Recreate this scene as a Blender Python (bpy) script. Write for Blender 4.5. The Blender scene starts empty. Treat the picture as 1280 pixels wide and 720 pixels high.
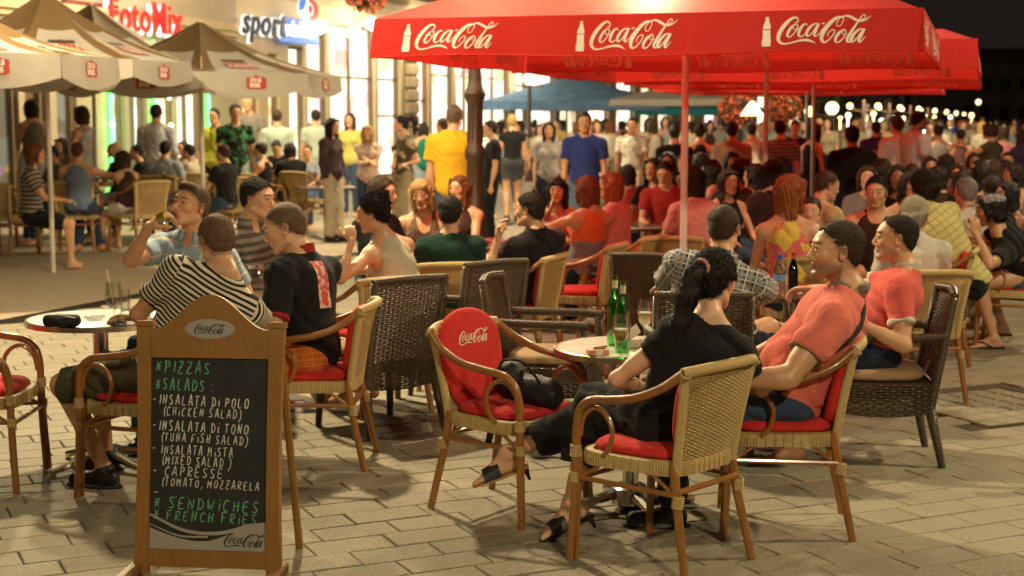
import bpy, math, random
import numpy as np
from mathutils import Vector, Matrix
R = math.radians
random.seed(7); rng = np.random.default_rng(7)
sc = bpy.context.scene
col = sc.collection

# ---------------------------------------------------------------- camera, world, exposure
CAM_H, FPX, PITCH = 1.74, 1880.0, math.atan(212/1880)
cam_d = bpy.data.cameras.new('camera'); cam = bpy.data.objects.new('camera', cam_d); col.objects.link(cam)
cam.location = (0, 0, CAM_H); cam.rotation_euler = (math.pi/2-PITCH, 0, 0)
cam_d.sensor_width = 36; cam_d.lens = 36*FPX/1280; cam_d.clip_start = .1; cam_d.clip_end = 2000
cam_d.dof.use_dof = True; cam_d.dof.focus_distance = 6.4; cam_d.dof.aperture_fstop = 3.2
sc.camera = cam
world = bpy.data.worlds.new('World'); sc.world = world; world.use_nodes = True
wn = world.node_tree.nodes; wn['Background'].inputs[0].default_value = (.012, .009, .008, 1); wn['Background'].inputs[1].default_value = .35
sc.view_settings.view_transform = 'Standard'; sc.view_settings.look = 'None'
sc.view_settings.exposure = .42; sc.view_settings.gamma = 1
sc.cycles.use_denoising = True; sc.cycles.sample_clamp_indirect = 6; sc.cycles.max_bounces = 6
sc.cycles.caustics_reflective = False; sc.cycles.caustics_refractive = False
sc.cycles.transparent_max_bounces = 12

def lamp(name, loc, power, colr, size=.15, spot=None, aim=None, blend=.5):
    l = bpy.data.lights.new(name, 'SPOT' if spot else 'POINT'); l.energy = power; l.color = colr; l.shadow_soft_size = size
    if spot: l.spot_size = R(spot); l.spot_blend = blend
    o = bpy.data.objects.new(name, l); col.objects.link(o); o.location = loc
    if spot:
        d = Vector(aim)-Vector(loc); o.rotation_euler = d.to_track_quat('-Z', 'Y').to_euler()
    return o
WARM = (1.0, .81, .49)
# unseen warm lanterns (modelled further down); key ones follow shadows, most others are added fill
LANTERNS = [((-1.5, 9.9, 4.7), 900), ((5.6, 6.6, 4.6), 560), ((1.9, .4, 3.9), 470), ((-6.0, 5.5, 5.0), 80), ((-4.3, 13.4, 4.7), 900), ((4.4, 20.5, 5.0), 1000), ((7.2, 13.5, 5.0), 520), ((.92, 10.35, 3.0), 120), ((-.25, 11.0, 3.5), 90), ((2.0, 13.7, 4.4), 200), ((-1.0, 23.0, 5.2), 900), ((9.0, 27.0, 5.2), 900), ((-2.6, .8, 4.4), 150), ((-5.0, 24.0, 5.0), 700)]
for i, (p, e) in enumerate(LANTERNS):
    lamp('lantern_and_fill_light', (p[0], p[1], p[2]-.16), e, WARM, .11)

# ---------------------------------------------------------------- picking real places
def W(px, py, y):
    """point at horizontal distance y from the camera foot"""
    X = (px-640)/FPX; Yc = (360-py)/FPX
    t = y/(math.cos(PITCH)+Yc*math.sin(PITCH))
    return Vector((X*t, y, CAM_H+t*(Yc*math.cos(PITCH)-math.sin(PITCH))))
def G(px, py, z=0.0):
    X = (px-640)/FPX; Yc = (360-py)/FPX
    t = (z-CAM_H)/(Yc*math.cos(PITCH)-math.sin(PITCH))
    return Vector((X*t, t*(math.cos(PITCH)+Yc*math.sin(PITCH)), z))
UD = Vector((math.sin(R(19.9)), math.cos(R(19.9)), 0))      # along the street
VD = Vector((math.cos(R(19.9)), -math.sin(R(19.9)), 0))     # across the street, to the right

# ---------------------------------------------------------------- materials
MATS = {}
def newmat(name):
    m = bpy.data.materials.new(name); m.use_nodes = True
    nt = m.node_tree; return m, nt, nt.nodes, nt.links, nt.nodes['Principled BSDF']
def pm(name, colr, rough=.6, metal=0, vary=.15, scale=8, bump=.0, bscale=60, emit=None, es=0, trans=0, alpha=1, spec=None, coat=0, sheen=0, sss=0, ior=None):
    """general procedural material: base colour broken up by noise, optional relief"""
    if name in MATS: return MATS[name]
    m, nt, N, L, b = newmat(name); MATS[name] = m
    tc = N.new('ShaderNodeTexCoord')
    n1 = N.new('ShaderNodeTexNoise'); n1.inputs['Scale'].default_value = scale; n1.inputs['Detail'].default_value = 4
    L.new(tc.outputs['Object'], n1.inputs['Vector'])
    mx = N.new('ShaderNodeMix'); mx.data_type = 'RGBA'
    c = colr
    mx.inputs['A'].default_value = (c[0]*(1-vary), c[1]*(1-vary), c[2]*(1-vary), 1)
    mx.inputs['B'].default_value = (min(1, c[0]*(1+vary)), min(1, c[1]*(1+vary)), min(1, c[2]*(1+vary)), 1)
    L.new(n1.outputs['Fac'], mx.inputs['Factor']); L.new(mx.outputs['Result'], b.inputs['Base Color'])
    b.inputs['Roughness'].default_value = rough; b.inputs['Metallic'].default_value = metal
    if spec is not None: b.inputs['Specular IOR Level'].default_value = spec
    if coat: b.inputs['Coat Weight'].default_value = coat; b.inputs['Coat Roughness'].default_value = .15
    if sheen: b.inputs['Sheen Weight'].default_value = sheen; b.inputs['Sheen Roughness'].default_value = .5
    if trans: b.inputs['Transmission Weight'].default_value = trans
    if ior: b.inputs['IOR'].default_value = ior
    if sss: b.inputs['Subsurface Weight'].default_value = sss; b.inputs['Subsurface Radius'].default_value = (.02, .008, .004); b.inputs['Subsurface Scale'].default_value = .6
    if emit: b.inputs['Emission Color'].default_value = (*emit, 1); b.inputs['Emission Strength'].default_value = es
    if bump:
        n2 = N.new('ShaderNodeTexNoise'); n2.inputs['Scale'].default_value = bscale; n2.inputs['Detail'].default_value = 3
        L.new(tc.outputs['Object'], n2.inputs['Vector'])
        bp = N.new('ShaderNodeBump'); bp.inputs['Strength'].default_value = bump; bp.inputs['Distance'].default_value = .01
        L.new(n2.outputs['Fac'], bp.inputs['Height']); L.new(bp.outputs['Normal'], b.inputs['Normal'])
    return m
def glow(name, colr, s):
    if name in MATS: return MATS[name]
    m, nt, N, L, b = newmat(name); MATS[name] = m
    b.inputs['Base Color'].default_value = (*[c*.5 for c in colr], 1)
    b.inputs['Emission Color'].default_value = (*colr, 1); b.inputs['Emission Strength'].default_value = s
    return m
def math_node(N, L, op, a, b=None, c=None):
    n = N.new('ShaderNodeMath'); n.operation = op
    for i, v in enumerate((a, b, c)):
        if v is None: continue
        if isinstance(v, (int, float)): n.inputs[i].default_value = v
        else: L.new(v, n.inputs[i])
    return n.outputs[0]
def mixc(N, L, f, a, b):
    mx = N.new('ShaderNodeMix'); mx.data_type = 'RGBA'
    for k, v in (('Factor', f), ('A', a), ('B', b)):
        if isinstance(v, tuple): mx.inputs[k].default_value = (*v, 1) if len(v) == 3 else v
        elif isinstance(v, (int, float)): mx.inputs[k].default_value = v
        else: L.new(v, mx.inputs[k])
    return mx.outputs['Result']
def cloth(name, colr, pattern=None, c2=(.8, .8, .8), c3=None, per=.03, rough=.92):
    """woven cloth; pattern uses the garment's own along / across coordinates"""
    if name in MATS: return MATS[name]
    m, nt, N, L, b = newmat(name); MATS[name] = m
    tc = N.new('ShaderNodeTexCoord')
    n1 = N.new('ShaderNodeTexNoise'); n1.inputs['Scale'].default_value = 14; n1.inputs['Detail'].default_value = 3
    L.new(tc.outputs['Object'], n1.inputs['Vector'])
    base = mixc(N, L, n1.outputs['Fac'], tuple(c*.86 for c in colr), tuple(min(1, c*1.14) for c in colr))
    if pattern:
        at = N.new('ShaderNodeAttribute'); at.attribute_name = 'along'; s = at.outputs['Fac']
        at2 = N.new('ShaderNodeAttribute'); at2.attribute_name = 'across'; a = at2.outputs['Fac']
        def band(src, p, off, w):   # 1 inside band
            v = math_node(N, L, 'ADD', src, off*p+10*p)
            v = math_node(N, L, 'MODULO', v, p)
            return math_node(N, L, 'LESS_THAN', v, w*p)
        if pattern == 'stripe':
            base = mixc(N, L, band(s, per, 0, .52), base, c2)
            if c3 is not None:   # plain yoke above
                base = mixc(N, L, math_node(N, L, 'GREATER_THAN', s, c3), base, colr)
        if pattern == 'thin':
            base = mixc(N, L, band(s, per, 0, .12), base, c2)
            base = mixc(N, L, band(a, per*1.3, 0, .07), base, c2)
        if pattern == 'plaid':
            base = mixc(N, L, math_node(N, L, 'MULTIPLY', band(s, per, .0, .45), .55), base, (.30, .33, .42))
            base = mixc(N, L, math_node(N, L, 'MULTIPLY', band(a, per, .0, .45), .55), base, (.30, .33, .42))
            base = mixc(N, L, band(s, per, .30, .17), base, c2)
            base = mixc(N, L, band(a, per, .30, .17), base, c2)
            base = mixc(N, L, band(s, per, .78, .07), base, c3)
            base = mixc(N, L, band(a, per, .78, .07), base, c3)
        if pattern == 'patch':      # big blotches (tie-dye, camouflage, prints)
            nz = N.new('ShaderNodeTexNoise'); nz.inputs['Scale'].default_value = 1/per; nz.inputs['Detail'].default_value = 1
            L.new(tc.outputs['Object'], nz.inputs['Vector'])
            base = mixc(N, L, math_node(N, L, 'GREATER_THAN', nz.outputs['Fac'], .54), base, c2)
            if c3: base = mixc(N, L, math_node(N, L, 'LESS_THAN', nz.outputs['Fac'], .42), base, c3)
    L.new(base, b.inputs['Base Color'])
    b.inputs['Roughness'].default_value = rough; b.inputs['Sheen Weight'].default_value = .06; b.inputs['Specular IOR Level'].default_value = .2
    n2 = N.new('ShaderNodeTexNoise'); n2.inputs['Scale'].default_value = 22; n2.inputs['Detail'].default_value = 5; n2.inputs['Distortion'].default_value = .6
    L.new(tc.outputs['Object'], n2.inputs['Vector'])
    n3 = N.new('ShaderNodeTexNoise'); n3.inputs['Scale'].default_value = 700
    L.new(tc.outputs['Object'], n3.inputs['Vector'])
    h = math_node(N, L, 'ADD', math_node(N, L, 'MULTIPLY', n2.outputs['Fac'], 1.0), math_node(N, L, 'MULTIPLY', n3.outputs['Fac'], .12))
    bp = N.new('ShaderNodeBump'); bp.inputs['Strength'].default_value = .5; bp.inputs['Distance'].default_value = .025
    L.new(h, bp.inputs['Height']); L.new(bp.outputs['Normal'], b.inputs['Normal'])
    return m
def skinmat(name, colr):
    if name in MATS: return MATS[name]
    m, nt, N, L, b = newmat(name); MATS[name] = m
    tc = N.new('ShaderNodeTexCoord')
    n1 = N.new('ShaderNodeTexNoise'); n1.inputs['Scale'].default_value = 35; n1.inputs['Detail'].default_value = 5
    L.new(tc.outputs['Object'], n1.inputs['Vector'])
    base = mixc(N, L, n1.outputs['Fac'], (colr[0]*.88, colr[1]*.82, colr[2]*.8), (colr[0]*1.08, colr[1]*1.1, colr[2]*1.1))
    n5 = N.new('ShaderNodeTexNoise'); n5.inputs['Scale'].default_value = 9; n5.inputs['Detail'].default_value = 3; L.new(tc.outputs['Object'], n5.inputs['Vector'])
    base = mixc(N, L, math_node(N, L, 'MULTIPLY', n5.outputs['Fac'], .35), base, (colr[0]*.95, colr[1]*.62, colr[2]*.52))
    at = N.new('ShaderNodeAttribute'); at.attribute_name = 'tint'
    mm = N.new('ShaderNodeMix'); mm.data_type = 'RGBA'; mm.blend_type = 'MULTIPLY'; mm.inputs['Factor'].default_value = 1
    L.new(base, mm.inputs['A']); L.new(at.outputs['Color'], mm.inputs['B']); L.new(mm.outputs['Result'], b.inputs['Base Color'])
    b.inputs['Roughness'].default_value = .42; b.inputs['Specular IOR Level'].default_value = .5
    b.inputs['Subsurface Weight'].default_value = .12; b.inputs['Subsurface Radius'].default_value = (.012, .004, .002); b.inputs['Subsurface Scale'].default_value = .7
    n2 = N.new('ShaderNodeTexNoise'); n2.inputs['Scale'].default_value = 260; n2.inputs['Detail'].default_value = 3
    L.new(tc.outputs['Object'], n2.inputs['Vector'])
    bp = N.new('ShaderNodeBump'); bp.inputs['Strength'].default_value = .12; bp.inputs['Distance'].default_value = .004
    L.new(n2.outputs['Fac'], bp.inputs['Height']); L.new(bp.outputs['Normal'], b.inputs['Normal'])
    return m
def hairmat(name, colr, c2=None):
    if name in MATS: return MATS[name]
    m, nt, N, L, b = newmat(name); MATS[name] = m
    c2 = c2 or tuple(c*1.9 for c in colr)
    tc = N.new('ShaderNodeTexCoord')
    n1 = N.new('ShaderNodeTexNoise'); n1.inputs['Scale'].default_value = 45; n1.inputs['Detail'].default_value = 6; n1.inputs['Distortion'].default_value = 1.2
    L.new(tc.outputs['Object'], n1.inputs['Vector'])
    L.new(mixc(N, L, n1.outputs['Fac'], tuple(c*.6 for c in colr), c2), b.inputs['Base Color'])
    b.inputs['Roughness'].default_value = .55; b.inputs['Specular IOR Level'].default_value = .3
    mp = N.new('ShaderNodeMapping'); mp.inputs['Scale'].default_value = (1, 1, .22); L.new(tc.outputs['Object'], mp.inputs['Vector'])
    n2 = N.new('ShaderNodeTexNoise'); n2.inputs['Scale'].default_value = 330; n2.inputs['Detail'].default_value = 3; L.new(mp.outputs['Vector'], n2.inputs['Vector'])
    bp = N.new('ShaderNodeBump'); bp.inputs['Strength'].default_value = .9; bp.inputs['Distance'].default_value = .004; L.new(n2.outputs['Fac'], bp.inputs['Height']); L.new(bp.outputs['Normal'], b.inputs['Normal'])
    return m
SK = dict(a=skinmat('skin_tan', (.62, .37, .215)), b=skinmat('skin_light', (.70, .45, .29)), c=skinmat('skin_warm', (.64, .38, .22)), d=skinmat('skin_dark', (.38, .19, .10)))
HR = dict(buzz=hairmat('hair_buzz', (.075, .042, .024), (.24, .145, .085)), black=hairmat('hair_black', (.008, .006, .006), (.03, .024, .02)), brown=hairmat('hair_brown', (.04, .022, .012)), dark=hairmat('hair_dark', (.016, .01, .007)),
          blond=hairmat('hair_blond', (.45, .24, .09), (.75, .48, .2)), red=hairmat('hair_red', (.28, .06, .02), (.45, .13, .04)), grey=hairmat('hair_grey', (.17, .16, .15), (.33, .31, .29)),
          white=hairmat('hair_white', (.42, .36, .27), (.62, .55, .42)), ginger=hairmat('hair_auburn', (.12, .035, .015), (.24, .08, .03)))

# ---------------------------------------------------------------- mesh collecting
def link_mesh(name, verts, faces, mats, parent=None, smooth=None, mi=None, tri_mi=None):
    me = bpy.data.meshes.new(name)
    me.from_pydata([tuple(v) for v in verts], [], faces)
    return finish(name, me, mats, parent, smooth, mi)
def finish(name, me, mats, parent, smooth, mi=None):
    if not isinstance(mats, (list, tuple)): mats = [mats]
    for m in mats: me.materials.append(m)
    if mi is not None: me.polygons.foreach_set('material_index', mi)
    if smooth is not None:
        me.shade_smooth()
        if smooth < 180: me.set_sharp_from_angle(angle=R(smooth))
    me.update()
    o = bpy.data.objects.new(name, me); col.objects.link(o)
    if parent is not None: o.parent = parent
    return o
class MB:
    def __init__(s): s.v = []; s.f = []; s.m = []
    def add(s, vs, fs, m=0):
        k = len(s.v); s.v += [tuple(v) for v in vs]; s.f += [tuple(i+k for i in f) for f in fs]; s.m += [m]*len(fs); return s
    def box(s, c, d, rot=None, m=0, bev=0):
        x, y, z = d[0]/2, d[1]/2, d[2]/2
        if bev:
            b = min(bev, x*.9, y*.9, z*.9); vs = []; idx = {}
            for sx in (-1, 1):
                for sy in (-1, 1):
                    for sz in (-1, 1):
                        for ax in range(3):
                            p = [sx*(x-b), sy*(y-b), sz*(z-b)]; p[ax] = (sx*x, sy*y, sz*z)[ax]
                            idx[(sx, sy, sz, ax)] = len(vs); vs.append(Vector(p))
            fs = []
            S = [(-1, -1), (1, -1), (1, 1), (-1, 1)]
            for ax in range(3):
                o = [a for a in range(3) if a != ax]
                for sg in (-1, 1):
                    q = []
                    for a, b2 in S:
                        k = [0, 0, 0]; k[ax] = sg; k[o[0]] = a; k[o[1]] = b2; q.append(idx[(*k, ax)])
                    fs.append(q)
            for ax in range(3):      # edges parallel to ax
                o = [a for a in range(3) if a != ax]
                for a, b2 in S:
                    k1 = [0, 0, 0]; k1[ax] = -1; k1[o[0]] = a; k1[o[1]] = b2; k2 = list(k1); k2[ax] = 1
                    fs.append([idx[(*k1, o[0])], idx[(*k2, o[0])], idx[(*k2, o[1])], idx[(*k1, o[1])]])
            for sx in (-1, 1):
                for sy in (-1, 1):
                    for sz in (-1, 1): fs.append([idx[(sx, sy, sz, a)] for a in range(3)])
            # consistent outward winding
            g = []
            for f in fs:
                n = (vs[f[1]]-vs[f[0]]).cross(vs[f[2]]-vs[f[0]]); ctr = sum((vs[i] for i in f), Vector())/len(f)
                g.append(f if n.dot(ctr) > 0 else f[::-1])
            fs = g
        else:
            vs = [Vector((sx*x, sy*y, sz*z)) for sx in (-1, 1) for sy in (-1, 1) for sz in (-1, 1)]
            fs = [(0, 1, 3, 2), (4, 6, 7, 5), (0, 4, 5, 1), (2, 3, 7, 6), (0, 2, 6, 4), (1, 5, 7, 3)]
        M = rot if rot is not None else Matrix.Identity(3)
        s.add([M @ v+Vector(c) for v in vs], fs, m); return s
    def tube(s, pts, r, n=8, cap=True, m=0, closed=False, flat=1.0, up=None):
        P = [Vector(p) for p in pts]; K = len(P)
        rr = r if isinstance(r, (list, tuple)) else [r]*K
        T = []
        for i in range(K):
            a = P[(i-1) % K] if (closed or i > 0) else P[i]; b = P[(i+1) % K] if (closed or i < K-1) else P[i]
            T.append((b-a).normalized())
        u = Vector(up) if up is not None else (Vector((0, 0, 1)) if abs(T[0].z) < .9 else Vector((1, 0, 0)))
        vs = []
        for i in range(K):
            u = (u-T[i]*u.dot(T[i])).normalized(); w = T[i].cross(u)
            for j in range(n):
                a = 2*math.pi*j/n; vs.append(P[i]+u*(math.cos(a)*rr[i])+w*(math.sin(a)*rr[i]*flat))
        fs = []
        for i in range(K if closed else K-1):
            for j in range(n):
                a, b = i*n+j, i*n+(j+1) % n; c, d = ((i+1) % K)*n+(j+1) % n, ((i+1) % K)*n+j
                fs.append((a, b, c, d))
        if cap and not closed: fs += [tuple(range(n))[::-1], tuple((K-1)*n+j for j in range(n))]
        s.add(vs, fs, m); return s
    def lathe(s, prof, n=24, c=(0, 0, 0), m=0, axis=None):
        vs = []; fs = []; K = len(prof)
        M = Matrix.Identity(3) if axis is None else Vector(axis).to_track_quat('Z', 'Y').to_matrix()
        for r, z in prof:
            for j in range(n):
                a = 2*math.pi*j/n; vs.append(M @ Vector((r*math.cos(a), r*math.sin(a), z))+Vector(c))
        for i in range(K-1):
            for j in range(n): fs.append((i*n+j, i*n+(j+1) % n, (i+1)*n+(j+1) % n, (i+1)*n+j))
        if prof[0][0] > 1e-4: fs.append(tuple(range(n))[::-1])
        if prof[-1][0] > 1e-4: fs.append(tuple((K-1)*n+j for j in range(n)))
        s.add(vs, fs, m); return s
    def prism(s, poly, d, M=None, m=0):
        """poly [(x,z)] extruded from y=-d/2 to d/2, in frame M (4x4)"""
        n = len(poly); M = M or Matrix.Identity(4)
        vs = [M @ Vector((x, -d/2, z)) for x, z in poly]+[M @ Vector((x, d/2, z)) for x, z in poly]
        fs = [tuple(range(n)), tuple(range(2*n-1, n-1, -1))]+[((i+1) % n, i, n+i, n+(i+1) % n) for i in range(n)]
        s.add(vs, fs, m); return s
    def build(s, name, mats, parent=None, smooth=35):
        return link_mesh(name, s.v, s.f, mats, parent, smooth, s.m if isinstance(mats, (list, tuple)) else None)
def crv(pts, k=6):
    """Catmull-Rom through points"""
    P = [Vector(p) for p in pts]; P = [P[0]*2-P[1]]+P+[P[-1]*2-P[-2]]; out = []
    for i in range(1, len(P)-2):
        for j in range(k):
            t = j/k; a, b, c, d = P[i-1], P[i], P[i+1], P[i+2]
            out.append(.5*((2*b)+(c-a)*t+(2*a-5*b+4*c-d)*t*t+(3*b-a-3*c+d)*t**3))
    out.append(P[-2]); return out
def empty(name, loc, rz=0, label=None, cat=None, group=None):
    o = bpy.data.objects.new(name, None); col.objects.link(o); o.location = loc; o.rotation_euler = (0, 0, rz)
    o.empty_display_size = .1
    return tag(o, label, cat, group)
def tag(o, label=None, cat=None, group=None, kind=None):
    if label: o['label'] = label
    if cat: o['category'] = cat
    if group: o['group'] = group
    if kind: o['kind'] = kind
    return o
def copy_tree(o, parent=None):
    c = o.copy(); col.objects.link(c)
    if parent is not None: c.parent = parent
    for ch in list(o.children): copy_tree(ch, c)
    return c
def clone(o, loc, rz, label=None, group=None):
    c = copy_tree(o); c.location = loc; c.rotation_euler = (0, 0, rz)
    if label: c['label'] = label
    if group: c['group'] = group
    return c
def facing(f):      # z-rotation so that local +Y points along f
    return math.atan2(-f[0], f[1])

# ================================================================ people: one implicit body, polygonised
def unit(v): v = np.asarray(v, float); return v/np.linalg.norm(v)
class Field:
    def __init__(s): s.ops = []
    def cap(s, a, b, ra, rb=None, k=.02, sub=False, cuts=None, tag=None, sq=None):
        a = np.array(a, float); b = np.array(b, float); rb = ra if rb is None else rb; r = max(ra, rb)
        s.ops.append(('c', a, b, ra, rb, k, sub, cuts, tag, np.minimum(a, b)-r, np.maximum(a, b)+r)); return s
    def ell(s, c, r, M=None, k=.02, sub=False, cuts=None, tag=None):
        c = np.array(c, float); r = np.array(r, float) if np.ndim(r) else np.array([r]*3, float)
        M = np.eye(3) if M is None else np.asarray(M, float)      # columns = axes
        e = np.sqrt(((M*r[None, :])**2).sum(1))
        s.ops.append(('e', c, M, r, None, k, sub, cuts, tag, c-e, c+e)); return s
    def plane(s, p, n): s.ops.append(('p', np.array(p, float), unit(n), None, None, 0, True, None, None, None, None)); return s
    @staticmethod
    def dist(op, X, Y, Z):
        t = op[0]
        if t == 'c':
            a, b, ra, rb = op[1:5]; ba = b-a; L2 = (ba*ba).sum()+1e-12
            x = X-a[0]; y = Y-a[1]; z = Z-a[2]
            h = np.clip((x*ba[0]+y*ba[1]+z*ba[2])/L2, 0, 1)
            d = np.sqrt((x-h*ba[0])**2+(y-h*ba[1])**2+(z-h*ba[2])**2)-(ra+(rb-ra)*h)
        elif t == 'e':
            c, M, r = op[1:4]; x = X-c[0]; y = Y-c[1]; z = Z-c[2]
            q = [(x*M[0, i]+y*M[1, i]+z*M[2, i])/r[i] for i in range(3)]
            k0 = np.sqrt(q[0]**2+q[1]**2+q[2]**2)+1e-9
            k1 = np.sqrt((q[0]/r[0])**2+(q[1]/r[1])**2+(q[2]/r[2])**2)+1e-9
            d = k0*(k0-1)/k1
        if op[7]:
            for p, n in op[7]: d = np.maximum(d, (X-p[0])*n[0]+(Y-p[1])*n[1]+(Z-p[2])*n[2])
        return d
    def bounds(s, pad=.03):
        lo = np.min([o[9] for o in s.ops if o[0] != 'p' and not o[6]], 0)-pad; hi = np.max([o[10] for o in s.ops if o[0] != 'p' and not o[6]], 0)+pad
        return lo, hi
    def grid(s, lo, hi, h, disp=None):
        n = np.maximum(2, np.ceil((hi-lo)/h).astype(int)+1)
        ax = [(lo[i]+h*np.arange(n[i])).astype(np.float32) for i in range(3)]
        F = np.full(n, .5, np.float32)
        for op in s.ops:
            if op[0] == 'p':
                p, nn = op[1], op[2]
                F = np.maximum(F, ((ax[0]-p[0])*nn[0])[:, None, None]+((ax[1]-p[1])*nn[1])[None, :, None]+((ax[2]-p[2])*nn[2])[None, None, :]).astype(np.float32); continue
            k = op[5]; m = k+2.5*h
            sl = []
            for i in range(3):
                i0 = max(0, int((op[9][i]-m-lo[i])/h)); i1 = min(n[i], int((op[10][i]+m-lo[i])/h)+2)
                sl.append(slice(i0, i1))
            if any(q.stop <= q.start for q in sl): continue
            X = ax[0][sl[0]][:, None, None]; Y = ax[1][sl[1]][None, :, None]; Z = ax[2][sl[2]][None, None, :]
            d = s.dist(op, X, Y, Z); A = F[tuple(sl)]
            if op[6]:
                d = -d; hh = np.maximum(k-np.abs(A-d), 0)/k; F[tuple(sl)] = np.maximum(A, d)+hh*hh*k*.25
            else:
                hh = np.maximum(k-np.abs(A-d), 0)/k; F[tuple(sl)] = np.minimum(A, d)-hh*hh*k*.25
        if disp is not None: F += disp(ax[0][:, None, None], ax[1][None, :, None], ax[2][None, None, :]).astype(np.float32)
        return F, ax
def polygonise(F, ax, h, skip=None):
    """surface nets; skip = boxes (lo,hi) whose inside is left to a finer mesh"""
    ins = F < 0; c = ins[:-1, :-1, :-1].astype(np.uint8)
    for i in (0, 1):
        for j in (0, 1):
            for k in (0, 1):
                if i+j+k: c = c+ins[i:ins.shape[0]-1+i, j:ins.shape[1]-1+j, k:ins.shape[2]-1+k]
    act = (c > 0) & (c < 8)
    I, J, K = np.nonzero(act)
    if len(I) == 0: return np.zeros((0, 3)), np.zeros((0, 4), int)
    cv = {}
    for i in (0, 1):
        for j in (0, 1):
            for k in (0, 1): cv[(i, j, k)] = F[I+i, J+j, K+k].astype(float)
    acc = np.zeros((len(I), 3)); cnt = np.zeros(len(I))
    for a in range(3):
        for u in (0, 1):
            for w in (0, 1):
                p0 = [0, 0, 0]; o = [q for q in range(3) if q != a]; p0[o[0]] = u; p0[o[1]] = w; p1 = list(p0); p1[a] = 1
                f0, f1 = cv[tuple(p0)], cv[tuple(p1)]; x = (f0 < 0) != (f1 < 0)
                t = np.where(x, f0/np.where(x, f0-f1, 1), 0)
                acc[:, a] += np.where(x, t, 0); acc[:, o[0]] += np.where(x, u, 0); acc[:, o[1]] += np.where(x, w, 0); cnt += x
    V = acc/cnt[:, None]+np.stack([I, J, K], 1)
    V = np.stack([ax[q][0]+V[:, q]*h for q in range(3)], 1)
    idx = np.full(act.shape, -1, np.int64); idx[I, J, K] = np.arange(len(I))
    Q = []
    for a in range(3):
        o = [(a+1) % 3, (a+2) % 3]
        s0 = [slice(None)]*3; s1 = [slice(None)]*3; s0[a] = slice(0, -1); s1[a] = slice(1, None)
        A = ins[tuple(s0)]; B = ins[tuple(s1)]; x = A != B
        P = np.array(np.nonzero(x)).T
        ok = (P[:, o[0]] >= 1) & (P[:, o[1]] >= 1) & (P[:, o[0]] < act.shape[o[0]]) & (P[:, o[1]] < act.shape[o[1]])
        P = P[ok]
        if len(P) == 0: continue
        out = A[tuple(P.T)]
        q = []
        for du, dw in ((-1, -1), (0, -1), (0, 0), (-1, 0)):
            p = P.copy(); p[:, o[0]] += du; p[:, o[1]] += dw; q.append(idx[tuple(p.T)])
        q = np.stack(q, 1); q = np.where(out[:, None], q, q[:, ::-1]); Q.append(q)
    Q = np.concatenate(Q); Q = Q[(Q >= 0).all(1)]
    if skip:
        cen = V[Q].mean(1); kill = np.zeros(len(Q), bool)
        for lo, hi in skip: kill |= ((cen > lo) & (cen < hi)).all(1)
        Q = Q[~kill]; used = np.unique(Q); mp = np.full(len(V), -1); mp[used] = np.arange(len(used)); V = V[used]; Q = mp[Q]
    return V, Q
def np_mesh(name, V, Q, mat, parent, attrs=None, dom='POINT'):
    me = bpy.data.meshes.new(name)
    me.vertices.add(len(V)); me.vertices.foreach_set('co', V.astype(np.float32).ravel())
    me.loops.add(Q.size); me.loops.foreach_set('vertex_index', Q.ravel().astype(np.int32))
    me.polygons.add(len(Q)); me.polygons.foreach_set('loop_start', np.arange(0, Q.size, Q.shape[1], dtype=np.int32))
    me.update(calc_edges=True)
    for k, v in (attrs or {}).items():
        if v.ndim == 1:
            a = me.attributes.new(k, 'FLOAT', dom); a.data.foreach_set('value', v.astype(np.float32))
        else:
            a = me.attributes.new(k, 'FLOAT_COLOR', 'POINT'); a.data.foreach_set('color', np.concatenate([v, np.ones((len(v), 1))], 1).astype(np.float32).ravel())
    me.polygons.foreach_set('use_smooth', np.ones(len(Q), bool))
    me.materials.append(mat)
    o = bpy.data.objects.new(name, me); col.objects.link(o); o.parent = parent
    return o
def basis(yaw, pitch=0, roll=0):
    """columns right, forward, up; yaw 0 faces +Y, positive turns left; pitch up positive; roll tilts to the right"""
    cy, sy = math.cos(R(yaw)), math.sin(R(yaw))
    Z = np.array([[cy, -sy, 0], [sy, cy, 0], [0, 0, 1]])
    cp, sp = math.cos(R(pitch)), math.sin(R(pitch)); P = np.array([[1, 0, 0], [0, cp, -sp], [0, sp, cp]])
    cr, sr = math.cos(R(roll)), math.sin(R(roll)); Q = np.array([[cr, 0, sr], [0, 1, 0], [-sr, 0, cr]])
    return Z@P@Q
def ik(a, t, l1, l2, pole):
    a, t = np.array(a, float), np.array(t, float); d = t-a; L = np.linalg.norm(d)
    mx = (l1+l2)*.995
    if L > mx: t = a+d/L*mx; d = t-a; L = mx
    x = (l1*l1-l2*l2+L*L)/(2*L); h = math.sqrt(max(l1*l1-x*x, 0)); u = d/L
    p = np.array(pole, float); p = p-u*(p@u); p = p/(np.linalg.norm(p)+1e-9)
    return a+u*x+p*h, t
def fold(amp, seed):
    r = np.random.default_rng(seed); ph = r.uniform(0, 6, 6)
    def f(X, Y, Z):
        w = np.sin(X*17+Z*9+ph[0])+np.sin(Y*15-Z*13+ph[1])
        return amp*((1-2*np.abs(np.sin((X*.7+Y*.6+Z)*19+w*1.4+ph[2])))*.6+np.sin((X-Y*.7+Z*.4)*47+w*1.5+ph[3])*.32+.15)
    return f
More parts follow.
